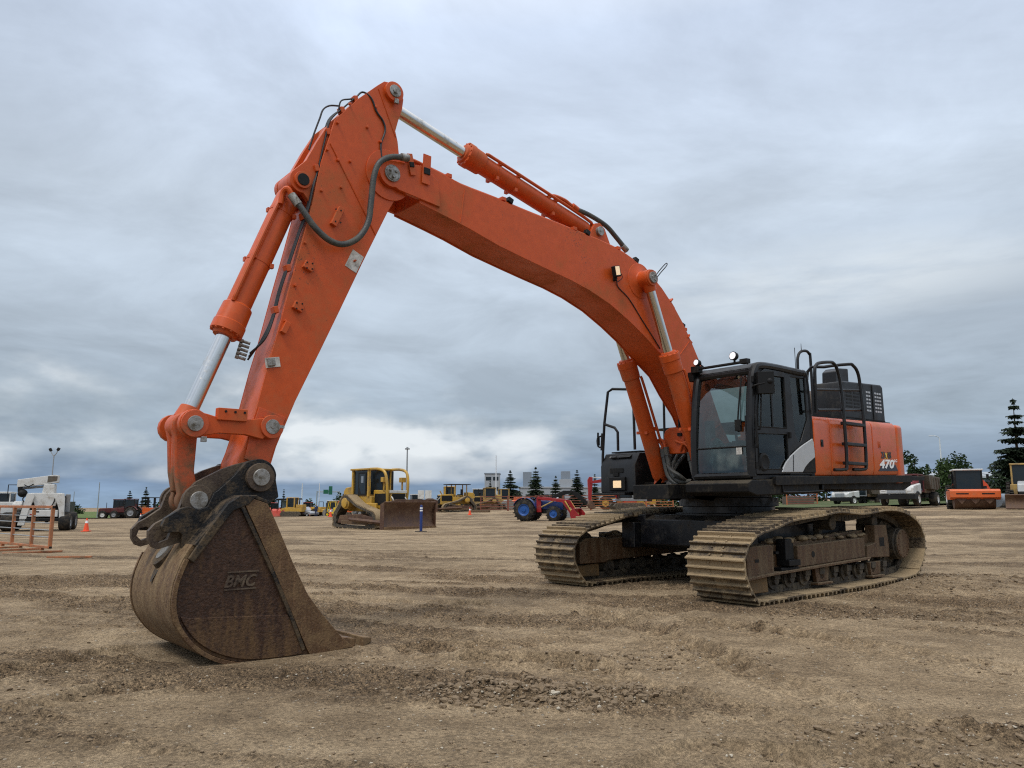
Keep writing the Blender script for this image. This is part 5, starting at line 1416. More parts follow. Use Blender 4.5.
mb = MB(); mb.prism([(-1.6, 2.64), (-1.58, 3.0), (-1.68, 3.18), (-1.9, 3.25), (-2.6, 3.25), (-2.6, 2.64)], .45, .735); mb.xf(up).build('air_cleaner_cover', M['coupler_brown'], EXC, bevel=.06)

# ---- ladder and rails ------------------------------------------------------
def rail(path, r=.025, name='handrail'):
    m = MB(); m.tube(path, r, 10, 3); return m.build(name, M['dark'], EXC)
LA = [(-.34, 1.70, 1.80), (-.56, 1.75, 1.81), (-.63, 1.76, 1.88), (-.64, 1.76, 2.5), (-.64, 1.74, 3.10), (-.56, 1.74, 3.38), (-.46, 1.74, 3.47), (-.34, 1.74, 3.48), (-.02, 1.74, 3.43), (.10, 1.74, 3.38), (.155, 1.74, 3.26), (.14, 1.72, 2.64)]
LBp = [(-.95, 1.70, 1.82), (-1.20, 1.75, 1.83), (-1.28, 1.76, 1.92), (-1.30, 1.76, 2.6), (-1.30, 1.74, 3.20), (-1.24, 1.74, 3.42), (-1.14, 1.72, 3.52), (-1.02, 1.70, 3.53), (-.80, 1.4, 3.50), (-.72, 1.15, 3.44), (-.72, 1.1, 2.64)]
mb = MB(); mb.tube(LA, .026, 10, 3); mb.tube(LBp, .026, 10, 3)
LAD = mb.build('boarding_ladder', M['dark'], EXC)
for (x0, z0, x1, z1, w_) in ((-.64, 2.53, -1.30, 2.55, .05), (-.64, 2.21, -1.30, 2.22, .05), (-.63, 1.905, -1.29, 1.92, .05)):
    m = MB(); m.box(((x0 + x1) / 2, 1.74, (z0 + z1) / 2), (abs(x1 - x0), .10, w_)); m.build('ladder_tread', M['dark'], LAD, bevel=.008)
for (x0, z0, x1, z1) in ((.13, 3.0, -1.28, 3.12), (.12, 2.69, -1.30, 2.80)):
    m = MB(); m.cyl((x0, 1.73, z0), (x1, 1.73, z1), .02, n=8); m.build('rail_bar', M['dark'], LAD)
rail([(-.84, .9, 2.62), (-.87, .9, 3.58), (-.90, .9, 3.76), (-.97, .9, 3.84), (-1.08, .9, 3.88), (-1.20, .9, 3.89), (-1.28, .9, 3.85), (-1.31, .9, 3.76), (-1.31, .9, 2.62)], .024)
mb = MB(); mb.cyl((-1.02, .9, 3.85), (-1.02, .9, 4.0), .009, .004, n=6); mb.cyl((-.80, .9, 2.6), (-.80, .9, 3.9), .006, n=6); mb.build('aerial', M['black'], EXC)

# ================================================================== THE YARD AROUND IT
def G(x, y, dz=0.0): return (x, y, float(tz(x, y)) + dz)
M['cat'] = surf('yellow_machine_paint', (0.50, 0.29, 0.035), 0.45, dirt=(0.2, 0.14, 0.07), amt=0.35, scale=2, var=0.1)
M['tan'] = surf('faded_yellow_paint', (0.42, 0.27, 0.07), 0.6, dirt=(0.2, 0.14, 0.08), amt=0.4, scale=2, var=0.15)
M['bright_yellow'] = surf('bright_yellow_paint', (0.72, 0.50, 0.015), 0.4, dirt=(0.3, 0.22, 0.08), amt=0.2, scale=2)
M['red'] = surf('red_paint', (0.27, 0.010, 0.012), 0.4, dirt=(0.2, 0.07, 0.05), amt=0.2, scale=2, var=0.1)
M['maroon'] = surf('dull_red_paint', (0.085, 0.010, 0.010), 0.5, dirt=(0.12, 0.06, 0.045), amt=0.3, scale=2)
M['salmon'] = surf('faded_red_paint', (0.50, 0.055, 0.03), 0.55, dirt=(0.3, 0.12, 0.08), amt=0.3, scale=2)
M['orange2'] = surf('machine_orange', (0.60, 0.11, 0.02), 0.45, dirt=(0.3, 0.14, 0.06), amt=0.25, scale=2)
M['blue'] = surf('tractor_blue', (0.010, 0.032, 0.14), 0.4, dirt=(0.08, 0.08, 0.1), amt=0.15, scale=3)
M['rim_blue'] = surf('wheel_rim_blue', (0.014, 0.075, 0.27), 0.4, var=0.1)
M['post_blue'] = surf('bollard_blue', (0.010, 0.030, 0.15), 0.5, var=0.1)
M['tyre'] = surf('tyre_rubber', (0.016, 0.016, 0.016), 0.85, dirt=(0.10, 0.08, 0.055), amt=0.35, scale=4, bump=0.3, spec=0.2)
M['blade'] = surf('rusty_blade', (0.075, 0.033, 0.018), 0.6, dirt=(0.15, 0.09, 0.05), amt=0.4, scale=2.5, var=0.3)
M['grey'] = surf('grey_paint', (0.22, 0.23, 0.24), 0.5, dirt=(0.15, 0.13, 0.1), amt=0.3, scale=2)
M['silver_car'] = surf('silver_car_paint', (0.26, 0.275, 0.30), 0.3, var=0.04, coat=0.5)
M['hopper'] = surf('weathered_hopper', (0.105, 0.094, 0.072), 0.75, dirt=(0.09, 0.06, 0.04), amt=0.5, scale=2, var=0.25)
M['cone'] = surf('cone_orange', (0.80, 0.085, 0.02), 0.55, dirt=(0.4, 0.16, 0.1), amt=0.2, scale=8)
M['band'] = surf('reflective_white', (0.8, 0.8, 0.8), 0.4, var=0.03)
M['pole'] = surf('galvanised_pole', (0.30, 0.32, 0.33), 0.5, metal=0.3, var=0.1)
M['pole_white'] = surf('white_pole', (0.62, 0.65, 0.67), 0.5, var=0.05)
M['rackpaint'] = surf('rack_orange_rust', (0.46, 0.15, 0.05), 0.6, dirt=(0.25, 0.13, 0.07), amt=0.5, scale=6, var=0.2)
M['fence'] = surf('fence_red_rust', (0.22, 0.06, 0.035), 0.65, dirt=(0.15, 0.08, 0.05), amt=0.4, scale=3)
M['fence_o'] = surf('fence_orange', (0.44, 0.13, 0.045), 0.6, dirt=(0.25, 0.12, 0.06), amt=0.4, scale=3)
M['signgreen'] = surf('sign_green', (0.006, 0.10, 0.055), 0.5, var=0.05)
M['clad'] = surf('pale_cladding', (0.30, 0.325, 0.35), 0.6, dirt=(0.35, 0.34, 0.32), amt=0.25, scale=0.4, var=0.04)
M['clad_grey'] = surf('grey_cladding', (0.19, 0.225, 0.265), 0.6, var=0.06, scale=0.5)
M['winglass'] = surf('dark_window', (0.012, 0.018, 0.022), 0.12, var=0.1)
M['jeans'] = surf('dark_blue_cloth', (0.012, 0.022, 0.065), 0.85, var=0.2)
M['skin'] = surf('skin', (0.36, 0.19, 0.12), 0.6)
M['hair'] = surf('dark_hair', (0.02, 0.013, 0.01), 0.7)
M['bark'] = surf('bark', (0.07, 0.05, 0.035), 0.9, var=0.3, bump=0.5)
def leafm(name, c, v=0.4):
    m = surf(name, c, 0.65, var=v, scale=0.7, spec=0.25); return m
M['spruce'] = leafm('spruce_needles', (0.021, 0.033, 0.017))
M['spruce2'] = leafm('young_spruce_needles', (0.033, 0.048, 0.025))
M['leaf'] = leafm('dark_leaves', (0.035, 0.06, 0.022))
M['leaf2'] = leafm('pale_green_leaves', (0.075, 0.115, 0.04))
M['grass'] = surf('field_grass', (0.085, 0.135, 0.035), 0.9, dirt=(0.13, 0.13, 0.055), amt=0.4, scale=0.05, var=0.25, spec=0.1)
M['verge'] = surf('verge_grass', (0.06, 0.085, 0.03), 0.9, dirt=(0.12, 0.11, 0.06), amt=0.4, scale=0.3, var=0.3, spec=0.1)

# ---- grass beyond the dirt -------------------------------------------------
def sheet_on_ground(name, label, x0, x1, y0, y1, nx, ny, dz, mat_, wob=2.0):
    xs = np.linspace(x0, x1, nx); ys = y0 + (y1 - y0) * np.linspace(0, 1, ny) ** 1.6
    X, Y = np.meshgrid(xs, ys)
    edge = np.zeros_like(X); edge[0] = 1
    Y = Y + edge * wob * 2 * fbm(X * 0.15, X * 0.02 + 3, 3, 5)
    Z = tz(X, Y) + dz + 0.06 * fbm(X * 0.9, Y * 0.9, 3, 8)
    m = MB(); m.v = [(float(a), float(b), float(c)) for a, b, c in zip(X.ravel(), Y.ravel(), Z.ravel())]
    for j in range(ny - 1):
        for i in range(nx - 1):
            m.f.append((j * nx + i, j * nx + i + 1, (j + 1) * nx + i + 1, (j + 1) * nx + i)); m.mi.append(0)
    return tag(m.build(name, mat_), label, kind='structure')
sheet_on_ground('grass_field', 'green field beyond the dirt on the left', -900, -36, 121, 1500, 120, 90, 0.14, M['grass'])
sheet_on_ground('grass_verge', 'green verge behind the parked machines on the right', 22, 110, 59, 100, 60, 24, 0.16, M['verge'], 1.0)

# ---- trees -----------------------------------------------------------------
def conifer(x, y, h, w, label, seed, mat_=None, group=None, tiers=None, base=0.08, dz=-0.1, dense=1.0, name='spruce_tree', gap=0.14):
    rg = random.Random(seed)
    root = thing(name, label, 'tree', G(x, y, dz), rg.random() * 6, group)
    tr = MB(); tr.tube([(0, 0, 0), (0.02 * h * .3, 0, h * .5), (0, 0, h * .98)], [h * .018 + .04, h * .011 + .02, .015], 7)
    m = MB()
    T = tiers or int(13 + h * 1.5)
    for i in range(T):
        f = (i + rg.uniform(-.55, .55)) / (T - 1); f = min(max(f, 0), 1)
        z = h * (base + (1 - base) * f)
        rad = w / 2 * (1 - f) ** 0.85 * rg.uniform(.78, 1.12) + .04
        nb = max(5, int((7 + 7 * (1 - f)) * dense))
        a0 = rg.random() * 6.28
        for k in range(nb):
            if rg.random() < gap: continue
            a = a0 + 6.283 * k / nb + rg.uniform(-.3, .3)
            L = rad * rg.uniform(.42, 1.18); droop = rg.uniform(.10, .42) * L * (1.1 - f)
            d = Vector((math.cos(a), math.sin(a), 0)); sd = Vector((-d.y, d.x, 0))
            n = max(4, int(L / (h * .017)))
            tr.tube([(0, 0, z), tuple(d * L * .9 + Vector((0, 0, z - droop * .8)))], [.012 * h * .25 + .006, .006], 4)
            for q in range(1, n + 1):
                t = q / n; p = d * (L * t) + Vector((0, 0, z - droop * t * t + L * .10 * max(0, t - .7)))
                wd = (h * .034 + L * .20) * (1.10 - t * .72)
                for s in (-1, 1):
                    e = p + sd * (s * wd * rg.uniform(.6, 1.2)) + d * wd * rg.uniform(.2, .7) + Vector((0, 0, -wd * rg.uniform(.15, 1.0)))
                    u_ = d * wd * rg.uniform(.25, .5) + Vector((0, 0, wd * rg.uniform(-.12, .12)))
                    m.add([p - u_, p + u_, e + u_ * .3, e - u_ * .3], [(0, 1, 2, 3)])
                e = p + Vector((0, 0, rg.uniform(-1.1, .3) * wd)) + d * wd * .5
                m.add([p - sd * wd * .35, p + sd * wd * .35, e], [(0, 1, 2)])
                m.add([p - d * wd * .4, p + d * wd * .4, p + Vector((0, 0, -wd * rg.uniform(.4, 1.0)))], [(0, 1, 2)])
    m.add([(-.03 * w, 0, h * .95), (.03 * w, 0, h * .95), (0, 0, h * 1.02)], [(0, 1, 2)]); m.add([(0, -.03 * w, h * .95), (0, .03 * w, h * .95), (0, 0, h * 1.02)], [(0, 1, 2)])
    tr.build('trunk', M['bark'], root, split=False)
    m.build('crown', mat_ or M['spruce'], root, split=False)
    return root
def broadleaf(x, y, h, w, label, seed, mat_=None, group=None, name='leafy_tree', low=0.15, n=900, leaf=0.16, dz=-0.1, cat='tree'):
    rg = random.Random(seed)
    root = thing(name, label, cat, G(x, y, dz), 0, group)
    tr = MB(); tr.tube([(0, 0, 0), (.05, .02, h * .4), (0, 0, h * .85)], [h * .02 + .03, h * .014 + .015, .02], 7)
    m = MB(); cl = []
    for k in range(11):
        f = rg.uniform(low + .05, .92); r_ = w / 2 * math.sin(math.pi * min(.95, max(.12, (f - low * .6) / (1.05 - low * .6)))) ** .7
        a = rg.random() * 6.28; q = rg.uniform(.2, .75) * r_
        c = Vector((math.cos(a) * q, math.sin(a) * q, h * f)); cl.append((c, w * rg.uniform(.16, .27)))
        tr.tube([(0, 0, h * max(.1, f - .25)), tuple(c * .6 + Vector((0, 0, h * f * .4))), tuple(c)], [.03 + h * .004, .02, .01], 5)
    for k in range(n):
        c, r_ = cl[rg.randrange(len(cl))]
        v = Vector((rg.gauss(0, 1), rg.gauss(0, 1), rg.gauss(0, .9))); v = v.normalized() * r_ * rg.random() ** .35
        p = c + v
        a = Vector((rg.gauss(0, 1), rg.gauss(0, 1), rg.gauss(0, .6))).normalized(); b = a.cross(Vector((rg.random(), rg.random(), rg.random()))).normalized()
        s = leaf * rg.uniform(.6, 1.3)
        m.add([p - a * s, p - b * s * .6, p + a * s, p + b * s * .6], [(0, 1, 2, 3)])
    tr.build('trunk' if cat == 'tree' else 'stem', M['bark'], root, split=False)
    m.build('crown' if cat == 'tree' else 'foliage', mat_ or M['leaf'], root, split=False)
    return root
# right hand side
conifer(44.6, 68, 9.0, 5.6, 'tallest dark spruce tree, at the right edge behind the bladed tractor', 11, tiers=21, base=.08, dense=1.5, gap=.10)
conifer(45.2, 76, 3.4, 2.0, 'small spruce in the gap between the orange roller and the tallest spruce', 12, M['spruce2'])
broadleaf(41.0, 74, 4.1, 2.5, 'light green leafy tree standing behind the cab of the orange roller', 13, M['leaf2'], n=1500, leaf=.13)
broadleaf(38.5, 74, 4.9, 3.2, 'dark tree rising right behind the rear corner of the excavator', 14, M['leaf'], n=1500, leaf=.14)
conifer(41.6, 78, 3.2, 2.4, 'small dark spruce between the dump truck box and the light green tree', 15, M['spruce'])
broadleaf(38.2, 72, 1.9, 4.0, 'low green bush behind the dump truck', 16, M['leaf'], n=900, leaf=.13, name='bush', cat='bush', low=.05)
# behind the blue tractor
ROW = 'spruces behind the red fence'
conifer(-3.7, 132, 4.6, 2.2, 'narrow spruce left of the broad dark spruce, in front of the white office block', 21, M['spruce'], ROW, dense=1.5, gap=.05)
conifer(-0.3, 128, 6.2, 5.2, 'broadest and darkest spruce, behind the left end of the red fence', 22, M['spruce'], ROW, dense=1.5)
conifer(4.0, 131, 6.8, 4.8, 'tall spruce just right of the broadest dark spruce, above the tractor', 23, M['spruce2'], ROW, dense=1.5, gap=.05)
conifer(7.5, 133, 5.4, 3.5, 'spruce above the folded black boom', 24, M['spruce2'], ROW, dense=1.5, gap=.05)
conifer(11.0, 131, 6.3, 4.0, 'spruce directly left of the upright red digger arm', 25, M['spruce'], ROW, dense=1.5, gap=.05)
conifer(14.2, 133, 5.6, 2.5, 'spruce above the red digger arm, left of the tool box rail', 26, M['spruce2'], ROW, dense=1.5, gap=.05)
conifer(-16.5, 150, 3.6, 2.4, 'small spruce by the two white boards', 27, M['spruce'])
# left
conifer(-57.0, 116, 4.2, 3.0, 'left one of two dark trees behind the second tractor', 31, M['spruce'], dense=1.4, name='spruce_tree')
conifer(-54.6, 116, 4.7, 2.8, 'right one of two dark trees behind the second tractor', 32, M['spruce'], dense=1.4)
broadleaf(-57, 130, 2.4, 6.0, 'dark bush on the skyline right of the orange paver', 33, M['leaf'], n=500, leaf=.3, name='bush', cat='bush', low=.05)
broadleaf(-104, 185, 1.8, 7.0, 'dark low bush on the skyline of the green field', 34, M['leaf'], n=500, leaf=.35, name='bush', cat='bush', low=.05)
broadleaf(-47.5, 150, 4.6, 3.6, 'round leafy tree right of the bucket, left of the dark spruce', 35, M['leaf'], n=900, leaf=.25)
conifer(-46.0, 150, 5.4, 3.4, 'dark spruce right of the bucket', 36, M['spruce'], dense=1.4)
conifer(-44.6, 152, 5.2, 1.5, 'thin spruce right of the dark one, above the yellow loader', 37, M['spruce2'])
broadleaf(-41.5, 160, 3.0, 4.0, 'low tree behind the black canopy', 38, M['leaf'], n=500, leaf=.25)
broadleaf(-35.0, 160, 4.2, 4.6, 'leafy tree at the rear of the big bulldozer', 39, M['leaf'], n=700, leaf=.25)
for i, (x, y, lab) in enumerate(((19.0, 92, 'green bush seen under the tool box, left of the slewing ring'), (16.2, 95, 'green bush seen just right of the orange fence post'), (31.5, 90, 'green bush right of the orange gate under the walkway'))):
    broadleaf(x, y, 2.6, 5.5, lab, 40 + i, M['leaf'], n=700, leaf=.2, name='bush', cat='bush', low=.03)

# ---- common bits -----------------------------------------------------------
def wheel(parent, c, r, w, rim=None, name='wheel', tread=False, n=26):
    m = MB(); y0 = c[1] - w / 2
    m.lathe((c[0], y0, c[2]), (0, 1, 0), [(0, r * .55), (0, r * .86), (w * .12, r * .97), (w * .3, r), (w * .7, r), (w * .88, r * .97), (w, r * .86), (w, r * .55), (w * .8, r * .5), (w * .2, r * .5), (0, r * .55)], n, False)
    if tread:
        for k in range(18):
            a = 2 * math.pi * k / 18
            for s in (-1, 1):
                m.box((c[0] + r * math.cos(a + .08 * s), c[1] + s * w * .25, c[2] + r * math.sin(a + .08 * s)), (.09, w * .46, .06), (0, -a, s * .5))
    o = m.build(name, M['tyre'], parent, split=False)
    m = MB()
    for s in (-1, 1):
        m.lathe((c[0], c[1] + s * w * .30, c[2]), (0, s, 0), [(0, r * .56), (w * .18, r * .60), (w * .17, r * .50), (w * .02, r * .40), (w * .04, r * .2), (w * .16, r * .16)], n)
    m.build('rim', rim or M['grey'], o, split=False)
    return o
def part(parent, name, mat_, fn, bevel=.015, split=False):
    m = MB(); fn(m); return m.build(name, mat_, parent, bevel=bevel, split=split)
def cabin(parent, x0, x1, y0, y1, z0, z1, frame, glassm=None, roof=None, post=.06, ov=.06, name='cab'):
    m = MB()
    for x in (x0, x1):
        for y in (y0, y1): m.bb(x - post / 2, x + post / 2, y - post / 2, y + post / 2, z0, z1)
    m.bb(x0, x1, y0, y1, z0, z0 + .1)
    c = m.build(name, frame, parent, bevel=.008, split=False)
    part(c, 'window', glassm or M['winglass'], lambda m: m.bb(x0 + .02, x1 - .02, y0 + .02, y1 - .02, z0 + .1, z1 - .02), 0)
    part(c, 'roof', roof or frame, lambda m: m.bb(x0 - ov, x1 + ov, y0 - ov, y1 + ov, z1, z1 + .10), .03)
    return c

# ---- cones, posts ----------------------------------------------------------
def cone_thing():
    r = thing('traffic_cone', '', 'traffic cone')
    part(r, 'base', M['cone'], lambda m: m.bb(-.19, .19, -.19, .19, 0, .04), .01)
    b = part(r, 'body', M['cone'], lambda m: m.lathe((0, 0, .04), (0, 0, 1), [(0, .145), (.62, .035), (.66, .03)], 16), 0)
    part(b, 'white_band', M['band'], lambda m: m.lathe((0, 0, .44), (0, 0, 1), [(0, .077), (.13, .054)], 16, False), 0)
    return r
CONES = [(-22.62, 41.6, 1.0, 'orange traffic cone on open dirt right of the white crane truck'), (-32.8, 69.0, .95, 'orange traffic cone half hidden by the coupler, in front of the orange paver'),
         (-18.6, 80.0, 1.2, 'orange traffic cone between the yellow forklift and the big bulldozer'), (-4.0, 74.0, 1.0, 'orange traffic cone in front of the second yellow bulldozer'),
         (-7.3, 70.0, 1.05, 'orange traffic cone just past the right end of the bulldozer blade')]
c0 = cone_thing()
for i, (x, y, s, lab) in enumerate(CONES):
    c = c0 if i == 0 else copy_tree(c0)
    c.location = G(x, y); c.scale = (s, s, s); c['label'] = lab; c['group'] = 'traffic cones on the dirt'
b = thing('bollard', 'dark blue marker post with two white bands in front of the bulldozer blade', 'post', G(-4.15, 35.7))
part(b, 'base_plate', M['black'], lambda m: m.box((0, 0, .02), (.5, .42, .04)), .01)
pb = part(b, 'tube', M['post_blue'], lambda m: m.lathe((0, 0, .04), (0, 0, 1), [(0, .065), (1.1, .065), (1.16, .05), (1.18, .02)], 18), 0)
for z in (.93, 1.04): part(pb, 'white_band', M['band'], lambda m: m.lathe((0, 0, z), (0, 0, 1), [(0, .0675), (.065, .0675)], 18, False), 0)

def pole(x, y, h, label, kind='bare', r=.07, mat_=None, rz=0):
    p = thing('light_pole' if kind != 'bare' else 'pole', label, 'light pole' if kind != 'bare' else 'pole', G(x, y), rz)
    part(p, 'shaft', mat_ or M['pole'], lambda m: m.cyl((0, 0, 0), (0, 0, h), r, r * .65, 10), 0)
    if kind == 'twin':
        part(p, 'arm', mat_ or M['pole'], lambda m: (m.tube([(0, 0, h - .15), (.25, 0, h + .2), (.32, 0, h + .5)], .04, 6), m.tube([(0, 0, h - .15), (-.25, 0, h + .2), (-.38, 0, h + .45)], .04, 6)), 0)
        for s, dz in ((1, .55), (-1, .5)): part(p, 'floodlight', M['black'], lambda m: m.box((s * .38, 0, h + dz), (.22, .2, .3), (0, s * .5, 0)), .02)
    if kind == 'arm':
        part(p, 'arm', mat_ or M['pole'], lambda m: m.tube([(0, 0, h - .02), (-.1, 0, h + .22), (-.45, 0, h + .38), (-.8, 0, h + .42)], .045, 6, 3), 0)
        part(p, 'lamp_head', mat_ or M['pole'], lambda m: m.box((-.95, 0, h + .40), (.5, .2, .10)), .02)
    if kind == 'top':
        part(p, 'lamp_head', M['grey'], lambda m: (m.box((0, 0, h + .06), (.5, .25, .14)), m.box((.0, 0, h + .18), (.2, .2, .12))), .02)
    return p
pole(-44.5, 75, 6.3, 'thin grey pole with two floodlights rising behind the white crane truck', 'twin', .07)
pole(-76, 135, 4.6, 'thin grey pole on the field, left of the taller one', r=.08)
pole(-68, 128, 5.9, 'thin grey pole rising behind the first red tractor', r=.09)
pole(-11.4, 84, 7.0, 'tall grey light pole behind the big bulldozer', 'top', .11)
pole(-40.5, 150, 6.2, 'white pole above the black canopy', r=.14, mat_=M['pole_white'])
pole(-35.2, 142, 6.0, 'white pole just left of the green highway signs', r=.10, mat_=M['pole_white'])
pole(-27.0, 142, 6.5, 'thin white pole above the yellow forklift', r=.07, mat_=M['pole_white'])
pole(-2.9, 141, 9.4, 'tall white pole beside the white office block', r=.13, mat_=M['pole_white'])
pole(50.0, 90, 7.0, 'white street light with a curved arm above the light green tree', 'arm', .11, M['pole_white'])

# ---- steel rack ------------------------------------------------------------
rk = thing('steel_rack', 'orange steel rail panel with thin silver bars standing on skids at the left edge', 'steel rack', G(-12.0, 20.4), math.atan2(.653, -.757))
PX = (0.0, 1.38, 2.93, 4.35)
for x in PX: part(rk, 'post', M['rackpaint'], lambda m: m.bb(x - .042, x + .042, -.04, .04, .14, 1.22), .008)
part(rk, 'top_rail', M['rackpaint'], lambda m: m.bb(-.045, 4.42, -.035, .035, 1.165, 1.235), .01)
part(rk, 'bottom_rail', M['rackpaint'], lambda m: m.bb(-.045, 4.42, -.035, .035, .13, .195), .01)
for z in (.42, .60, .78, .96): part(rk, 'bar', M['pole'], lambda m: m.cyl((0, 0, z), (4.3, 0, z), .014, n=8), 0)
for x in (.55, 2.2, 3.7):
    part(rk, 'skid', M['rackpaint'], lambda m: (m.bb(x - .035, x + .035, -.5, .9, 0, .05), m.bb(x - .045, x + .045, -.045, .045, .07, .13)), .008)
part(rk, 'end_cap', M['black'], lambda m: (m.bb(-.06, -.045, -.032, .032, 1.17, 1.23), m.bb(-.06, -.045, -.032, .032, .135, .19)), .002, split=True)
rb = thing('steel_bar', 'rusty flat bar lying on the dirt in front of the steel rack', 'steel bar', G(-10.4, 18.6, .02), .12)
part(rb, 'bar', M['rackpaint'], lambda m: m.bb(-.55, .45, -.035, .035, 0, .04), .006)

# ---- white crane truck -----------------------------------------------------
ct = thing('crane_truck', 'white crane truck seen from its end, boom folded to the left and outriggers raised', 'crane truck', G(-26.6, 43.6), R(-70), None, .94)
for y in (1.62, -1.35):
    for x in (.15, -1.5): wheel(ct, (x, y, .55), .55, .6, M['grey'], tread=False)
part(ct, 'chassis', M['black'], lambda m: (m.bb(-2.4, .3, -1.5, 1.3, .6, 1.0), m.bb(.3, .6, -2.2, 1.4, .55, .75)), .03)
part(ct, 'bumper', M['white'], lambda m: m.bb(.3, .55, -.3, 1.25, .82, 1.22), .03)
part(ct, 'end_panel', M['white'], lambda m: m.prism([(.05, 1.25), (-.05, 1.6), (-.3, 2.1), (-.28, 2.22), (1.35, 2.22), (1.4, 2.12), (1.1, 1.6), (1.0, 1.25)], .22, .42, 'x'), .03)
for s in (0, 1):
    yl = [(-.42, 2.18), (-.10, 2.20), (-.02, 2.0), (-.25, 1.2), (-.42, .33), (-.78, .33), (-.60, 1.3)] if s == 0 else [(1.18, 2.18), (1.5, 2.2), (1.56, 1.9), (1.58, 1.0), (1.76, .42), (1.36, .40), (1.30, 1.2), (1.08, 1.95)]
    part(ct, 'outrigger', M['white'], lambda m: m.prism(yl, .45, .6, 'x'), .02)
part(ct, 'exhaust_stack', M['grey'], lambda m: m.bb(-.1, .15, 1.5, 1.75, 1.1, 2.15), .02)
part(ct, 'side_tank', M['white'], lambda m: m.lathe((-.2, -1.25, 1.45), (0, 1, 0), [(0, .2), (.08, .3), (.5, .3), (.58, .2)], 18), 0)
part(ct, 'turret', M['white'], lambda m: m.prism([(.28, 2.2), (.36, 2.75), (.9, 2.75), (.92, 2.2)], -.4, .3, 'x'), .03)
bm_ = part(ct, 'boom', M['white'], lambda m: m.prism([(-1.05, 2.55), (-1.05, 3.0), (.85, 3.3), (1.05, 3.28), (1.05, 2.85), (.3, 2.72)], -.28, .22, 'x'), .02)
part(bm_, 'boom_head', M['hopper'], lambda m: m.prism([(.5, 2.84), (.52, 3.22), (1.02, 3.22), (1.0, 2.95)], .221, .24, 'x'), 0)
part(bm_, 'ram', M['grey'], lambda m: m.cyl((0, -.9, 2.48), (0, .4, 2.62), .07, n=12), 0)
part(ct, 'winch', M['black'], lambda m: (m.sphere((.1, -.75, 2.2), .24, 10, 8, (1, 1.1, 1)), m.box((.1, -.9, 2.45), (.2, .2, .3))), 0)
cb_ = cabin(ct, -2.2, -.9, -2.7, -1.6, 1.2, 2.2, M['white'], name='cab')
part(ct, 'hydraulic_hose', M['black'], lambda m: (m.tube([(.3, -.5, 2.1), (.5, -.62, 1.8), (.46, -.1, 1.3), (.4, .1, 1.2)], .035, 6, 4), m.tube([(.3, 1.0, 2.1), (.47, .98, 1.7), (.45, .8, 1.3)], .03, 6, 4), m.tube([(.1, -.9, 2.9), (.26, -.5, 2.6), (.25, -.2, 2.75)], .03, 6, 4)), 0)
part(ct, 'ladder', M['grey'], lambda m: [m.cyl((.43, .15, .95 + .18 * k), (.43, .55, .95 + .18 * k), .018, n=6) for k in range(4)], 0)
part(ct, 'railing', M['black'], lambda m: m.tube([(-.3, -.9, 2.2), (-.3, -.9, 2.7), (-.3, -1.6, 2.7), (-.3, -1.6, 1.9)], .03, 6), 0)
part(ct, 'tail_lamp', M['red'], lambda m: m.bb(.551, .57, -.2, .02, .9, 1.0), .005)
part(ct, 'panel_mark', M['decal_dark'], lambda m: m.bb(.551, .556, -.05, .28, 1.08, 1.16), 0)
part(ct, 'frame_gap', M['black'], lambda m: m.bb(-.1, .2, -.5, 1.55, 1.0, 2.05), .02)
part(ct, 'side_body', M['white'], lambda m: (m.bb(-2.6, -.3, -2.4, -.5, 1.0, 1.7), m.bb(-2.4, -.6, -2.6, -.9, .9, 1.25)), .04)
part(ct, 'rear_guard', M['black'], lambda m: m.bb(-.3, .25, -2.3, -.4, .75, 1.0), .02)

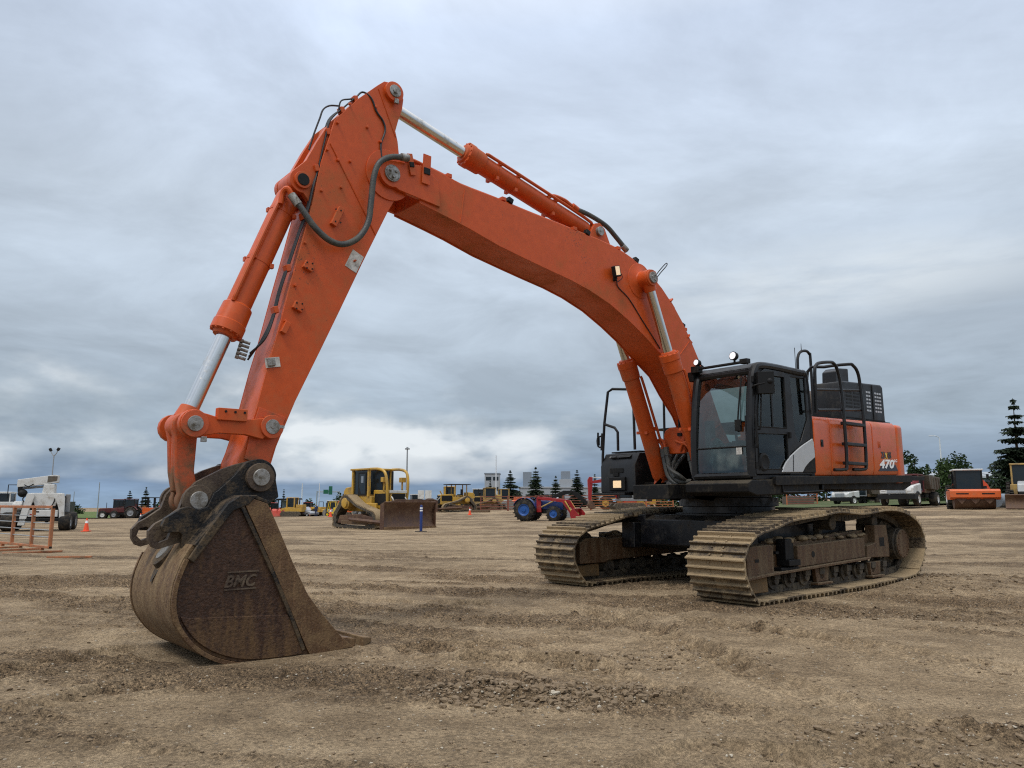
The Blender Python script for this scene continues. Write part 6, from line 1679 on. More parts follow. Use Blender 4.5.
# ---- bulldozers ------------------------------------------------------------
def dozer(label, x, y, rz, paint, scale=1.0, guard=True, canopy=False, blade_m=None, blade=True, group=None):
    d = thing('bulldozer', label, 'bulldozer', G(x, y, -.02), rz, group, scale)
    lp_ = [(1.55, .05), (1.9, .25), (1.98, .55), (1.75, .86), (1.2, 1.02), (.2, 1.28), (-.55, 1.66), (-.95, 1.76), (-1.30, 1.60), (-1.62, 1.2), (-2.0, .75), (-2.02, .35), (-1.75, .06)]
    P_ = [(p.x, p.y) for p in catmull([(a, b, 0) for a, b in lp_], 8, True)]
    inn = [(a * .86 + .0, (b - .75) * .78 + .72) for a, b in P_]
    for s in (1, -1):
        m = ring([(a, b) for a, b in P_], [inn], s * .78, s * 1.36)
        t_ = m.build('crawler_track', M['link'], d, split=False)
        m = MB()
        for k in range(len(P_)):
            i = k; a = Vector(P_[i]); bq = Vector(P_[(i + 1) % len(P_)]); dd = (bq - a).normalized()
            m.box((a.x + dd.y * .02, s * 1.07, a.y - dd.x * .02), (.10, .60, .07), (0, -math.atan2(dd.y, dd.x), 0))
        m.build('track_plate', M['shoe'], t_, split=False)
        f_ = part(d, 'track_frame', M['blade'], lambda m: m.prism([(1.6, .25), (1.6, .62), (.4, .78), (-1.5, .70), (-1.75, .28)], s * .86, s * 1.30), .03)
        part(f_, 'drive_wheel', paint, lambda m: (m.lathe((-.95, s * 1.0, 1.36), (0, s, 0), [(0, .34), (.3, .34), (.34, .28), (.42, .26), (.44, .12)], 22)), .01)
        part(f_, 'idler', M['link'], lambda m: m.lathe((1.45, s * .95, .55), (0, s, 0), [(0, .36), (.25, .36), (.27, .2)], 20), .01)
        part(f_, 'roller_guard', M['frame'], lambda m: m.bb(-1.3, 1.2, s * 1.30, s * 1.34, .22, .42), .01)
    part(d, 'body', paint, lambda m: (m.bb(-1.6, .6, -.72, .72, .9, 1.72), m.bb(-.2, 1.1, -.62, -.75, 1.0, 1.35)), .04)
    part(d, 'fuel_tank', paint, lambda m: m.prism([(-1.25, 1.70), (-1.25, 2.25), (-1.9, 2.20), (-2.1, 2.0), (-2.1, 1.55), (-1.6, 1.5)], -.72, .72), .05)
    hd = part(d, 'hood', paint, lambda m: m.prism([(.45, 1.0), (.45, 2.05), (1.95, 1.98), (2.05, 1.9), (2.05, .85), (1.2, .8)], -.48, .48), .04)
    part(hd, 'grille', M['black'], lambda m: (m.bb(2.052, 2.08, -.42, .42, .95, 1.85), m.bb(.6, 1.9, -.482, -.50, 1.25, 1.85), m.bb(.6, 1.9, .482, .50, 1.25, 1.85)), 0, True)
    part(hd, 'exhaust_stack', M['black'], lambda m: m.cyl((1.2, .2, 2.0), (1.2, .2, 3.05), .06, n=10), 0)
    part(hd, 'air_cleaner', M['black'], lambda m: (m.cyl((1.0, -.2, 2.0), (1.0, -.2, 2.35), .10, n=12), m.sphere((1.0, -.2, 2.42), .15, 12, 8, (1, 1, .7))), 0)
    if not canopy:
        c = cabin(d, -1.15, .35, -.72, .72, 1.70, 3.12, paint, M['winglass'], paint, .14, .14)
        part(c, 'door', M['black'], lambda m: (m.bb(-.62, .16, -.735, -.755, 1.75, 3.0)), 0)
        part(c, 'door_glass', M['winglass'], lambda m: m.prism([(-.5, 2.2), (-.5, 2.92), (.06, 2.92), (.06, 1.85), (-.3, 1.85)], -.757, -.763), 0)
        part(c, 'seat_back', M['clad_grey'], lambda m: m.box((-.22, -.768, 2.62), (.22, .006, .36)), .02)
    else:
        c = part(d, 'canopy_post', paint, lambda m: [m.bb(xx - .05, xx + .05, yy - .05, yy + .05, 1.7, 3.1) for xx in (-1.1, .3) for yy in (-.65, .65)], .01, True)
        part(d, 'canopy', M['black'], lambda m: m.bb(-1.5, 1.2, -.95, .95, 3.1, 3.18), .02)
        part(d, 'seat', M['black'], lambda m: (m.box((-.5, 0, 1.95), (.5, .5, .15)), m.box((-.72, 0, 2.3), (.12, .5, .6))), .03)
        for yy in (-.5, .5): part(d, 'winch_drum', paint, lambda m: m.lathe((-.2, -1.0 + .0 * yy, 1.5), (0, -1, 0), [(0, .5), (.2, .5), (.22, .3), (.3, .28)], 20) if yy < 0 else m.cyl((.9, -.85, 1.1), (1.6, -.95, 2.4), .07, n=8), 0)
    if guard:
        for s in (1, -1):
            part(d, 'sweep_bar', paint, lambda m: m.tube([(.45, s * .72, 3.17), (1.2, s * .72, 3.15), (1.72, s * .72, 3.0), (1.92, s * .70, 2.6), (1.95, s * .66, 1.9), (1.9, s * .6, 1.3)], .075, 10, 5), 0)
            part(d, 'lamp_post', paint, lambda m: (m.cyl((1.55, s * .6, 1.95), (1.55, s * .6, 2.45), .05, n=8), m.box((1.57, s * .6, 2.58), (.24, .30, .26))), .03)
        part(d, 'cross_bar', M['white'], lambda m: m.bb(1.98, 2.05, -.55, .55, 1.88, 2.02), .01)
    if blade:
        pf = []
        for k in range(9):
            t = k / 8; pf.append((2.95 + .30 * (2 * t - 1) ** 2 - .1, .02 + 1.38 * t))
        bl_ = part(d, 'blade', blade_m or M['blade'], lambda m: m.sheet(pf, -1.65, 1.65, .06), .01)
        part(bl_, 'cutting_edge', M['rust_edge'], lambda m: m.bb(3.13, 3.19, -1.68, 1.68, .0, .16), .01)
        part(bl_, 'top_plate', M['blade'], lambda m: m.prism([(-1.45, 1.40), (-.9, 1.54), (.9, 1.54), (1.45, 1.40)], 3.06, 3.13, 'x'), .01)
        part(bl_, 'end_plate', M['blade'], lambda m: [m.prism([(2.8, .02), (3.12, .02), (3.12, 1.40), (2.8, 1.3)], s * 1.66, s * 1.69) for s in (1, -1)], .005, True)
        for s in (1, -1):
            part(d, 'push_arm', M['blade'], lambda m: m.tube([(-.2, s * 1.50, .5), (1.6, s * 1.52, .42), (2.86, s * 1.35, .35)], .11, 6), .01)
            part(d, 'lift_ram', M['steel'], lambda m: m.cyl((2.0, s * .42, 1.7), (2.85, s * .5, .85), .05, n=10), 0)
    return d
dozer('large yellow bulldozer with a closed cab, guard bars and a wide brown blade', -7.45, 42.6, R(-45), M['cat'])
dozer('yellow bulldozer with a flat black canopy, right of the big bulldozer', -6.4, 88.5, R(-155), M['cat'], .98, guard=False, canopy=True)
dozer('dull yellow bulldozer behind the canopy bulldozer, nearer the spruces', -3.1, 95.5, R(-170), M['tan'], .85, guard=False)

# ---- tractors --------------------------------------------------------------
def tractor(label, x, y, rz, paint, rimm, scale=1.0, loader=None, cab=True, group=None, hood2=None):
    t = thing('tractor', label, 'tractor', G(x, y), rz, group, scale)
    for s in (1, -1):
        wheel(t, (-1.15, s * .82, .76), .76, .44, rimm, 'rear_wheel', True)
        wheel(t, (.95, s * .72, .50), .50, .30, rimm, 'front_wheel', True)
        part(t, 'mudguard', paint, lambda m: m.sheet([(-1.15 + .86 * math.cos(R(a)), .76 + .86 * math.sin(R(a))) for a in range(20, 170, 15)], s * .60, s * 1.02, .03), .005)
    part(t, 'chassis', M['black'], lambda m: (m.bb(-1.5, 1.3, -.25, .25, .5, .85), m.bb(.85, 1.05, -.6, .6, .45, .58)), .02)
    h = part(t, 'hood', hood2 or paint, lambda m: m.prism([(-.35, .80), (-.35, 1.42), (1.35, 1.36), (1.5, 1.25), (1.5, .75)], -.30, .30), .05)
    part(h, 'grille', M['black'], lambda m: m.bb(1.502, 1.52, -.22, .22, .80, 1.2), 0)
    part(h, 'exhaust_stack', M['black'], lambda m: m.cyl((.6, .2, 1.4), (.6, .2, 2.1), .035, n=8), 0)
    if cab: cabin(t, -1.45, -.25, -.62, .62, 1.0, 2.45, M['black'], M['winglass'], paint if not hood2 else M['white'], .07, .08)
    else:
        part(t, 'seat', M['black'], lambda m: (m.box((-1.0, 0, 1.18), (.4, .45, .1)), m.box((-1.2, 0, 1.4), (.08, .45, .4))), .03)
        part(t, 'steering_wheel', M['black'], lambda m: (m.lathe((-.55, 0, 1.58), (-.5, 0, .85), [(0, .19), (.03, .19)], 16), m.cyl((-.4, 0, 1.3), (-.55, 0, 1.58), .02, n=6)), 0)
        part(t, 'dashboard', paint, lambda m: m.bb(-.55, -.3, -.28, .28, .85, 1.40), .03)
    if loader:
        for s in (1, -1):
            a = part(t, 'loader_arm', loader, lambda m: (m.prism([(-.35, .60), (-.35, 1.62), (-.2, 1.70), (-.05, 1.62), (.0, .60)], s * .48, s * .58), m.prism([(-.25, 1.52), (-.25, 1.70), (1.75, 1.45), (2.3, .55), (2.42, .2), (2.22, .2), (2.05, .6), (1.55, 1.28)], s * .585, s * .68)), .01)
            part(a, 'lift_ram', M['tan'], lambda m: m.cyl((.02, s * .63, .95), (1.0, s * .63, 1.42), .05, n=10), 0)
            part(a, 'tilt_ram', M['cat'], lambda m: m.cyl((1.75, s * .70, 1.38), (2.35, s * .70, .45), .05, n=10), 0)
        b_ = part(t, 'bucket', loader, lambda m: m.sheet([(3.15, .10), (2.55, .03), (2.28, .14), (2.2, .42), (2.3, .78), (2.45, .86)], -1.02, 1.02, -.04), .005)
        part(b_, 'bucket_side', loader, lambda m: [m.prism([(3.15, .10), (2.55, .03), (2.28, .14), (2.2, .42), (2.3, .78), (2.45, .86)], s * 1.02, s * 1.05) for s in (1, -1)], .004, True)
    return t
tractor('old blue tractor with blue wheel rims and a red front loader, parked side on', 2.2, 54.0, R(-20), M['blue'], M['rim_blue'], 0.98, M['red'], cab=False)
tractor('left one of the two red tractors parked by the green field', -52.6, 102.5, R(200), M['maroon'], M['white'], 1.0, None, True, 'red tractors by the field')
tractor('right one of the two red tractors, next to the orange paver', -50.2, 101.0, R(185), M['maroon'], M['grey'], 1.0, None, True, 'red tractors by the field')
tractor('tractor with a salmon red hood in the row behind the silver car', -43.5, 143, R(-70), M['salmon'], M['grey'], 1.0, None, True)
tractor('tractor with a red hood in the row behind the yellow compactor', -37.5, 142, R(-100), M['red'], M['cat'], 1.0, None, True)
tractor('orange tractor in the row between the black canopy and the compactor', -40.5, 141, R(-60), M['orange2'], M['grey'], 1.0, None, True)

# ---- orange paver on the left ---------------------------------------------
pv = thing('paver', 'orange road paver with an open black canopy frame behind the coupler', 'paver', G(-49.5, 106.5), R(0))
part(pv, 'body', M['orange2'], lambda m: (m.bb(-1.7, .9, -1.0, 1.0, .6, 1.45), m.bb(-1.2, .4, -1.05, 1.05, .4, .9)), .05)
part(pv, 'canopy', M['black'], lambda m: m.bb(-.8, 1.2, -.9, .9, 2.75, 2.85), .02)
part(pv, 'canopy_post', M['black'], lambda m: [m.bb(a - .06, a + .06, b - .06, b + .06, 1.4, 2.75) for a in (-.7, .2, 1.1) for b in (-.8, .8)], .01, True)
part(pv, 'hopper', M['salmon'], lambda m: m.prism([(.9, .4), (1.3, 1.4), (1.9, 1.55), (2.2, 1.1), (1.6, .35)], -1.2, 1.2), .03)
part(pv, 'conveyor', M['salmon'], lambda m: m.box((1.6, -1.1, 1.2), (.25, .1, 1.7), (0, .6, 0)), .01)
for s in (1, -1): part(pv, 'crawler_track', M['link'], lambda m: m.prism([(-1.5, .08), (-1.7, .35), (-1.5, .62), (.7, .62), (.9, .35), (.7, .08)], s * .7, s * 1.1), .05)
part(pv, 'engine_cover', M['tan'], lambda m: m.bb(-1.9, -.8, -.9, .9, 1.2, 1.7), .05)
gb = thing('skip_bin', 'dark green metal skip beside the rear of the white crane truck', 'skip', G(-38.5, 66), R(-80))
part(gb, 'body', surf('skip_green', (.012, .03, .018), .6, dirt=(.08, .06, .04), amt=.3), lambda m: m.prism([(-1.0, .3), (-1.2, 1.75), (1.2, 1.75), (1.0, .3)], -1.0, 1.0), .03)
for s in (1, -1): wheel(gb, (-.5, s * .9, .35), .35, .25)

# ---- machines in the middle distance ---------------------------------------
def excavator_small(label, x, y, rz, paint, arm, scale=1.0, cabm=None):
    e = thing('small_excavator', label, 'excavator', G(x, y), rz, None, scale)
    for s in (1, -1): part(e, 'crawler_track', M['link'], lambda m: m.prism([(-1.5, .05), (-1.8, .4), (-1.5, .75), (1.5, .75), (1.8, .4), (1.5, .05)], s * .75, s * 1.25), .06)
    part(e, 'house', paint, lambda m: (m.bb(-1.9, 1.0, -1.2, 1.2, .95, 1.3), m.bb(-1.9, -.3, -1.2, 1.2, 1.3, 2.0)), .06)
    cabin(e, -.1, 1.1, .25, 1.2, 1.3, 2.75, cabm or M['black'], M['winglass'], None, .08)
    part(e, 'boom', arm, lambda m: m.prism([(.6, 1.3), (1.0, 1.5), (1.7, 2.9), (2.6, 3.35), (4.0, 3.05), (4.0, 2.8), (2.7, 2.95), (2.05, 2.55), (1.1, 1.2)], -.2, .2), .02)
    st_ = part(e, 'stick', arm, lambda m: m.prism([(3.75, 3.5), (4.1, 3.55), (4.3, 3.2), (4.2, 1.0), (3.95, 1.0), (3.75, 3.0)], -.15, .15), .02)
    part(e, 'bucket', M['blade'], lambda m: m.prism([(4.2, 1.05), (4.35, .6), (4.2, .25), (3.8, .1), (3.5, .2), (3.6, .6), (3.9, 1.0)], -.4, .4), .03)
    part(st_, 'ram', M['chrome'], lambda m: m.cyl((2.5, 0, 3.45), (3.8, 0, 3.5), .05, n=8), 0)
    return e
excavator_small('red digger with its arm bent down, behind the red loader bucket of the blue tractor', 12.4, 84, R(186), M['grey'], M['red'], 1.0)
excavator_small('yellow digger seen in the gap under the excavator walkway', 38.5, 86, R(-150), M['bright_yellow'], M['bright_yellow'], 1.0, M['bright_yellow'])

bh = thing('backhoe_loader', 'yellow backhoe loader with a white cab roof behind the orange fence', 'backhoe loader', G(12.1, 92), R(-10))
for s in (1, -1):
    wheel(bh, (-1.0, s * .85, .75), .75, .45, M['cat'], 'rear_wheel', True); wheel(bh, (1.3, s * .8, .5), .5, .35, M['cat'], 'front_wheel')
part(bh, 'hood', M['tan'], lambda m: m.prism([(.2, .8), (.2, 1.7), (1.9, 1.5), (2.0, .8)], -.4, .4), .05)
cabin(bh, -1.3, .2, -.7, .7, 1.2, 2.7, M['tan'], M['winglass'], M['white'], .08, .12)
part(bh, 'chassis', M['black'], lambda m: m.bb(-1.8, 2.0, -.4, .4, .55, .9), .02)
part(bh, 'front_bucket', M['cat'], lambda m: m.sheet([(3.1, .1), (2.6, .06), (2.4, .25), (2.45, .8)], -1.0, 1.0, -.04), .005)
for s in (1, -1): part(bh, 'loader_arm', M['cat'], lambda m: m.prism([(.3, 1.4), (.4, 1.6), (1.9, 1.3), (2.5, .5), (2.35, .4), (1.7, 1.1)], s * .5, s * .6), .01)
om = thing('plate_trailer', 'low orange and red trailer with a grey deck behind the fence', 'trailer', G(14.2, 91), R(5))
part(om, 'deck', M['salmon'], lambda m: (m.bb(-1.5, 1.5, -.8, .8, .5, .75), m.bb(-1.2, .6, -.85, .85, .75, 1.15)), .03)
part(om, 'ramp', M['grey'], lambda m: m.box((1.5, 0, 1.1), (.06, 1.4, 1.2), (0, .3, 0)), .01)
for s in (1, -1): wheel(om, (0, s * .85, .33), .33, .22)
tb = thing('trash_pump', 'yellow pump set on wheels seen under the tool box', 'pump', G(15.6, 90), R(10))
part(tb, 'housing', M['cat'], lambda m: (m.bb(-1.1, .9, -.6, .6, .5, 1.4), m.bb(-.4, .5, -.5, .5, 1.4, 1.6)), .05)
part(tb, 'panel', M['black'], lambda m: m.bb(-.6, .4, -.602, -.61, .8, 1.2), 0)
for s in (1, -1): wheel(tb, (-.1, s * .65, .32), .32, .2)

kb = thing('folded_boom', 'black folded crane boom standing behind the blue tractor', 'crane boom', G(4.3, 62), R(-4))
part(kb, 'post', M['black'], lambda m: m.cyl((0, 0, 0), (0, 0, 1.3), .16, .13, 12), 0)
part(kb, 'base_box', M['grey'], lambda m: m.bb(-1.2, 1.0, -.5, .5, 0, .55), .03)
part(kb, 'boom', M['black'], lambda m: m.prism([(-2.4, 1.05), (-2.3, .88), (-.2, 1.75), (.55, 1.95), (.5, 2.12), (-.2, 2.12)], -.16, .16), .02)
part(kb, 'jib', M['black'], lambda m: m.prism([(.3, 1.92), (.5, 2.12), (1.0, 1.95), (1.75, 1.15), (1.6, 1.0), (.8, 1.6)], -.12, .12), .02)
part(kb, 'ram', M['pole_white'], lambda m: m.cyl((-1.9, -.2, 1.02), (-.6, -.2, 1.55), .05, n=8), 0)
part(kb, 'strut', M['black'], lambda m: (m.cyl((-1.9, 0, .95), (-1.1, 0, .3), .06, n=8), m.cyl((1.4, 0, 1.15), (.8, 0, .3), .06, n=8)), 0, True)

cl_ = thing('crawler_loader', 'yellow crawler loader with a small cab, left of the silver car', 'crawler loader', G(-34.0, 121), R(170))
for s in (1, -1): part(cl_, 'crawler_track', M['link'], lambda m: m.prism([(-1.5, .05), (-1.8, .4), (-1.5, .85), (1.3, .85), (1.6, .4), (1.3, .05)], s * .7, s * 1.2), .06)
part(cl_, 'body', M['cat'], lambda m: (m.bb(-1.9, 1.0, -.8, .8, .8, 1.4), m.bb(-1.9, -.8, -.7, .7, 1.4, 1.9)), .05)
cabin(cl_, -.5, .7, -.6, .6, 1.4, 2.9, M['cat'], M['winglass'], M['cat'], .16, .1)
part(cl_, 'bucket', M['salmon'], lambda m: m.sheet([(2.9, .3), (2.3, .25), (2.0, .5), (2.1, 1.2)], -1.1, 1.1, -.05), .005)
for s in (1, -1): part(cl_, 'loader_arm', M['cat'], lambda m: m.prism([(.5, 1.3), (.6, 1.55), (1.6, 1.3), (2.2, .7), (2.05, .55), (1.4, 1.0)], s * .5, s * .62), .01)
sk = thing('sweeper_bucket', 'red sweeper attachment lying left of the yellow crawler loader', 'attachment', G(-36.2, 121), R(-60))
part(sk, 'hood', M['salmon'], lambda m: m.prism([(-.7, .1), (-.6, .9), (-.1, 1.25), (.5, 1.0), (.8, .1)], -1.0, 1.0), .04)
part(sk, 'frame', M['black'], lambda m: m.bb(-1.0, -.7, -.6, .6, .2, 1.0), .02)
part(sk, 'brush', M['tyre'], lambda m: m.cyl((.15, -.95, .36), (.15, .95, .36), .36, n=18), 0)
cn = thing('canopy_shelter', 'black canopy shelter standing behind the yellow crawler loader', 'shelter', G(-39.5, 138), 0)
part(cn, 'roof', M['black'], lambda m: m.prism([(-2.0, 2.9), (-1.9, 3.2), (1.9, 3.3), (2.1, 3.0)], -1.2, 1.2), .03)
part(cn, 'post', M['black'], lambda m: [m.bb(a - .08, a + .08, b - .08, b + .08, 0, 2.95) for a in (-1.6, 0, 1.6) for b in (-1, 1)], .01, True)
part(cn, 'screen', M['clad_grey'], lambda m: m.bb(-1.5, -.2, .9, .95, 1.0, 2.9), 0)

car = thing('car', 'silver grey car parked in front of the orange machines', 'car', G(-32.2, 122), R(-35))
part(car, 'body', M['silver_car'], lambda m: m.prism([(-2.1, .35), (-2.15, .85), (-1.9, .98), (.6, 1.0), (1.8, .86), (2.1, .65), (2.1, .35)], -.88, .88), .08)
part(car, 'cabin', M['silver_car'], lambda m: m.prism([(-1.9, .98), (-1.5, 1.5), (-.2, 1.55), (.75, 1.0)], -.74, .74), .06)
part(car, 'window', M['winglass'], lambda m: (m.prism([(-1.6, 1.05), (-1.4, 1.42), (-.25, 1.46), (.45, 1.05)], -.75, -.745), m.prism([(-1.6, 1.05), (-1.4, 1.42), (-.25, 1.46), (.45, 1.05)], .745, .75)), 0, True)
for x in (-1.3, 1.3):
    for s in (1, -1): wheel(car, (x, s * .80, .33), .33, .2, M['silver_car'])
rl = thing('compactor', 'yellow orange compactor beside the silver car', 'roller', G(-29.7, 122), R(-20))
part(rl, 'body', M['cat'], lambda m: (m.bb(-1.6, .2, -.7, .7, .7, 1.5), m.prism([(.2, .7), (.2, 1.2), (1.2, 1.0), (1.2, .7)], -.6, .6)), .06)
part(rl, 'drum', M['steel'], lambda m: m.cyl((1.2, -.8, .6), (1.2, .8, .6), .6, n=22), .02)
for s in (1, -1): wheel(rl, (-1.0, s * .75, .6), .6, .4, M['cat'])
part(rl, 'roll_bar', M['black'], lambda m: m.tube([(-.2, -.6, 1.4), (-.2, -.6, 2.3), (-.2, .6, 2.3), (-.2, .6, 1.4)], .05, 6), 0)
fk = thing('forklift', 'bright yellow forklift with an open cab, left of the big bulldozer', 'forklift', G(-27.2, 119), R(178))
part(fk, 'body', M['bright_yellow'], lambda m: (m.bb(-1.4, -.1, -.6, .6, .45, 1.35), m.bb(-1.45, -1.0, -.6, .6, .6, 1.1), m.bb(-.1, .8, -.55, .55, .4, .7)), .06)
part(fk, 'overhead_guard', M['bright_yellow'], lambda m: (m.tube([(-.55, -.5, 1.3), (-.3, -.5, 2.2), (.6, -.5, 2.2), (.85, -.5, .7)], .06, 6), m.tube([(-.55, .5, 1.3), (-.3, .5, 2.2), (.6, .5, 2.2), (.85, .5, .7)], .06, 6), m.bb(-.3, .6, -.5, .5, 2.16, 2.22)), .01)
part(fk, 'seat', M['black'], lambda m: (m.bb(-.4, .1, -.25, .25, .9, 1.05), m.bb(-.45, -.35, -.25, .25, 1.0, 1.5)), .03)
part(fk, 'mast', M['black'], lambda m: (m.bb(1.0, 1.12, -.4, -.3, .1, 2.1), m.bb(1.0, 1.12, .3, .4, .1, 2.1), m.bb(1.0, 1.1, -.4, .4, 1.0, 1.1)), .01)
for s in (1, -1): part(fk, 'fork', M['steel'], lambda m: m.bb(1.12, 2.1, s * .25, s * .35, .08, .13), .005)
for x, r_ in ((-.95, .28), (.8, .34)):
    for s in (1, -1): wheel(fk, (x, s * .5, r_), r_, .22, M['bright_yellow'])

# person standing beyond, small in the photograph
pe = thing('person', 'person in dark blue work clothes standing right of the silver car', 'person', G(-29.6, 118), R(-80))
def body_mesh():
    me = bpy.data.meshes.new('body')
    V = [(0, 0, .98), (0, 0, 1.22), (0, 0, 1.45), (0, 0, 1.55), (0, .20, 1.43), (.03, .26, 1.15), (.10, .24, .90), (0, -.20, 1.43), (.03, -.27, 1.15), (.08, -.25, .90), (0, .10, .92), (.03, .12, .50), (0, .12, .08), (.14, .13, .05), (0, -.10, .92), (-.02, -.13, .50), (-.05, -.14, .08), (.09, -.16, .05)]
    E_ = [(0, 1), (1, 2), (2, 3), (2, 4), (4, 5), (5, 6), (2, 7), (7, 8), (8, 9), (0, 10), (10, 11), (11, 12), (12, 13), (0, 14), (14, 15), (15, 16), (16, 17)]
    Rr = [.15, .16, .15, .06, .075, .055, .045, .075, .055, .045, .10, .075, .055, .045, .10, .075, .055, .045]
    me.from_pydata(V, E_, []); me.materials.append(M['jeans'])
    o = bpy.data.objects.new('body', me); COL.objects.link(o); o.parent = pe
    md = o.modifiers.new('skin', 'SKIN'); md.use_smooth_shade = True
    for i, r_ in enumerate(Rr): me.skin_vertices[0].data[i].radius = (r_, r_)
    me.skin_vertices[0].data[0].use_root = True
    o.modifiers.new('sub', 'SUBSURF').levels = 1
    return o
body_mesh()
hd_ = part(pe, 'head', M['skin'], lambda m: (m.sphere((.02, 0, 1.66), .10, 12, 10, (1, .85, 1.2)), m.sphere((.125, 0, 1.65), .02, 6, 5)), 0)
part(hd_, 'hair', M['hair'], lambda m: m.sphere((-.01, 0, 1.70), .105, 12, 8, (1, .9, 1.0)), 0)

# ---- boards, sign gantry ---------------------------------------------------
sb = thing('sign_boards', 'pair of plain white boards on posts behind the bulldozer blade', 'sign', G(-11.0, 98), 0)
for x in (-.46, .46): part(sb, 'board', M['white'], lambda m: m.bb(x - .40, x + .40, -.03, .03, 1.75, 2.8), .01)
for x in (-.46, .46): part(sb, 'post', M['pole'], lambda m: m.cyl((x, .08, 0), (x, .08, 2.7), .05, n=8), 0)
sg = thing('sign_gantry', 'green highway signs on a grey gantry beyond the yellow forklift', 'sign gantry', G(-48.5, 205), 0)
for x in (-2.9, 3.0): part(sg, 'post', M['pole'], lambda m: m.cyl((x, 0, 0), (x, 0, 5.6), .14, n=8), 0)
part(sg, 'beam', M['pole'], lambda m: m.bb(-2.9, 3.0, -.1, .1, 5.3, 5.55), .02)
part(sg, 'sign_panel', M['signgreen'], lambda m: m.bb(-1.2, .15, -.15, -.11, 4.9, 6.0), .01)
part(sg, 'sign_panel', M['signgreen'], lambda m: m.bb(.2, 1.15, -.15, -.11, 4.7, 6.9), .01)

# ---- fences ----------------------------------------------------------------
def fence_panel(label, x, y, rz, mat_, w=3.0, h=1.5, rails=6, group='red steel fence panels', postm=None):
    f = thing('fence_panel', label, 'fence panel', G(x, y), rz, group)
    for a in (-w / 2, w / 2): part(f, 'post', postm or mat_, lambda m: m.bb(a - .05, a + .05, -.05, .05, 0, h + .08), .008)
    for k in range(rails): part(f, 'rail', mat_, lambda m: m.bb(-w / 2, w / 2, -.025, .025, .18 + (h - .22) * k / (rails - 1), .25 + (h - .22) * k / (rails - 1)), .004)
    return f
for i, (x, lab) in enumerate(((-2.0, 'fence panel in front of the broadest spruce, at the left end of the red fence'), (1.1, 'fence panel just left of the rear wheel of the blue tractor'), (4.2, 'fence panel hidden mostly by the blue tractor'), (7.3, 'fence panel behind the red loader bucket'), (10.4, 'orange fence panel in front of the yellow backhoe loader'), (13.5, 'orange fence panel in front of the low trailer'), (16.6, 'orange fence panel seen just under the black tool box'))):
    fence_panel(lab, x, 87.5, R(2), M['fence'] if i < 4 else M['fence_o'], 3.0, 1.62)
dk = thing('plank_pile', 'low pile of dark planks on the dirt in front of the red fence', 'plank pile', G(-3.4, 82.5), .05)
for k in range(3): part(dk, 'plank', M['frame'], lambda m: m.bb(-1.1 + .1 * k, .9 + .1 * k, -.4 + .3 * k, -.12 + .3 * k, 0, .16 + .05 * k), .01)
fence_panel('orange steel gate standing in the gap under the excavator walkway', 28.3, 76, R(-4), M['fence'], 2.9, 1.45, 6, None, M['fence_o'])
rt = thing('tarp_bundle', 'red tarpaulin bundle behind the orange steel gate', 'tarpaulin', G(29.0, 79), 0)
part(rt, 'cover', M['salmon'], lambda m: m.xf(lambda v: v) or m.prism([(-1.4, .9), (-1.3, 1.5), (-.4, 1.75), (.6, 1.6), (1.3, 1.4), (1.4, .9)], -.6, .6), .08)
part(rt, 'pallet', M['hopper'], lambda m: m.bb(-1.4, 1.4, -.6, .6, 0, .9), .02)

# ---- buildings -------------------------------------------------------------
ob = thing('office_block', 'white office block with dark window bands behind the narrow spruce', 'building', G(-5.2, 215), 0)
part(ob, 'wall', M['clad'], lambda m: (m.bb(-2.4, 1.8, 0, 8, 0, 8.8)), .05)
for z in (4.2, 7.0):
    for x in (-1.3, .7): part(ob, 'window', M['winglass'], lambda m: m.bb(x - .75, x + .75, -.03, .02, z, z + 1.0), 0)
part(ob, 'roof', M['clad_grey'], lambda m: m.bb(-2.55, 1.95, -.15, 8.15, 8.8, 9.1), .03)
wh = thing('warehouse', 'long low white warehouse with grey roof units behind the spruces', 'building', G(14.5, 200, -1.0), 0)
part(wh, 'wall', M['clad'], lambda m: m.bb(-12.5, 11.5, 0, 14, 0, 5.4), .05)
part(wh, 'roof', M['clad'], lambda m: m.bb(-12.7, 11.7, -.2, 14.2, 5.4, 5.75), .03)
part(wh, 'roof_unit', M['clad_grey'], lambda m: m.bb(-11.6, -9.4, 2, 5, 5.75, 9.6), .03)
part(wh, 'roof_unit', M['clad_grey'], lambda m: m.bb(-1.6, .7, 2, 5, 7.7, 9.8), .03)
part(wh, 'tower', M['clad'], lambda m: m.bb(-2.1, 1.3, 1, 5, 5.75, 7.7), .03)
part(wh, 'window', M['winglass'], lambda m: [m.bb(-11 + 4 * k, -9 + 4 * k, -.03, .02, 2.6, 3.8) for k in range(5)], 0, True)
sh = thing('long_shed', 'long low shed with a pale roof behind the orange roller and the big spruce', 'building', G(58, 100), R(-3))
part(sh, 'wall', M['clad_grey'], lambda m: m.bb(-8, 24, 0, 8, 0, 2.6), .03)
part(sh, 'roof', M['clad'], lambda m: m.prism([(-.6, 2.55), (-.5, 2.85), (4, 3.5), (8.6, 2.85), (8.6, 2.55)], -8.5, 24.5, 'x'), .03)
for k, x in enumerate((-5, -1.5, 2.5, 6.5, 11)): part(sh, 'door', M['winglass'] if k % 2 else M['hopper'], lambda m: m.bb(x - 1.1, x + 1.1, -.04, .0, 0, 2.1), 0)
far_ = thing('distant_sheds', 'flat dark roofed shed far behind the yellow forklift', 'building', G(-40.0, 185), 0)
part(far_, 'wall', M['clad_grey'], lambda m: m.bb(-1.5, 13, 0, 8, 0, 2.6), .03)
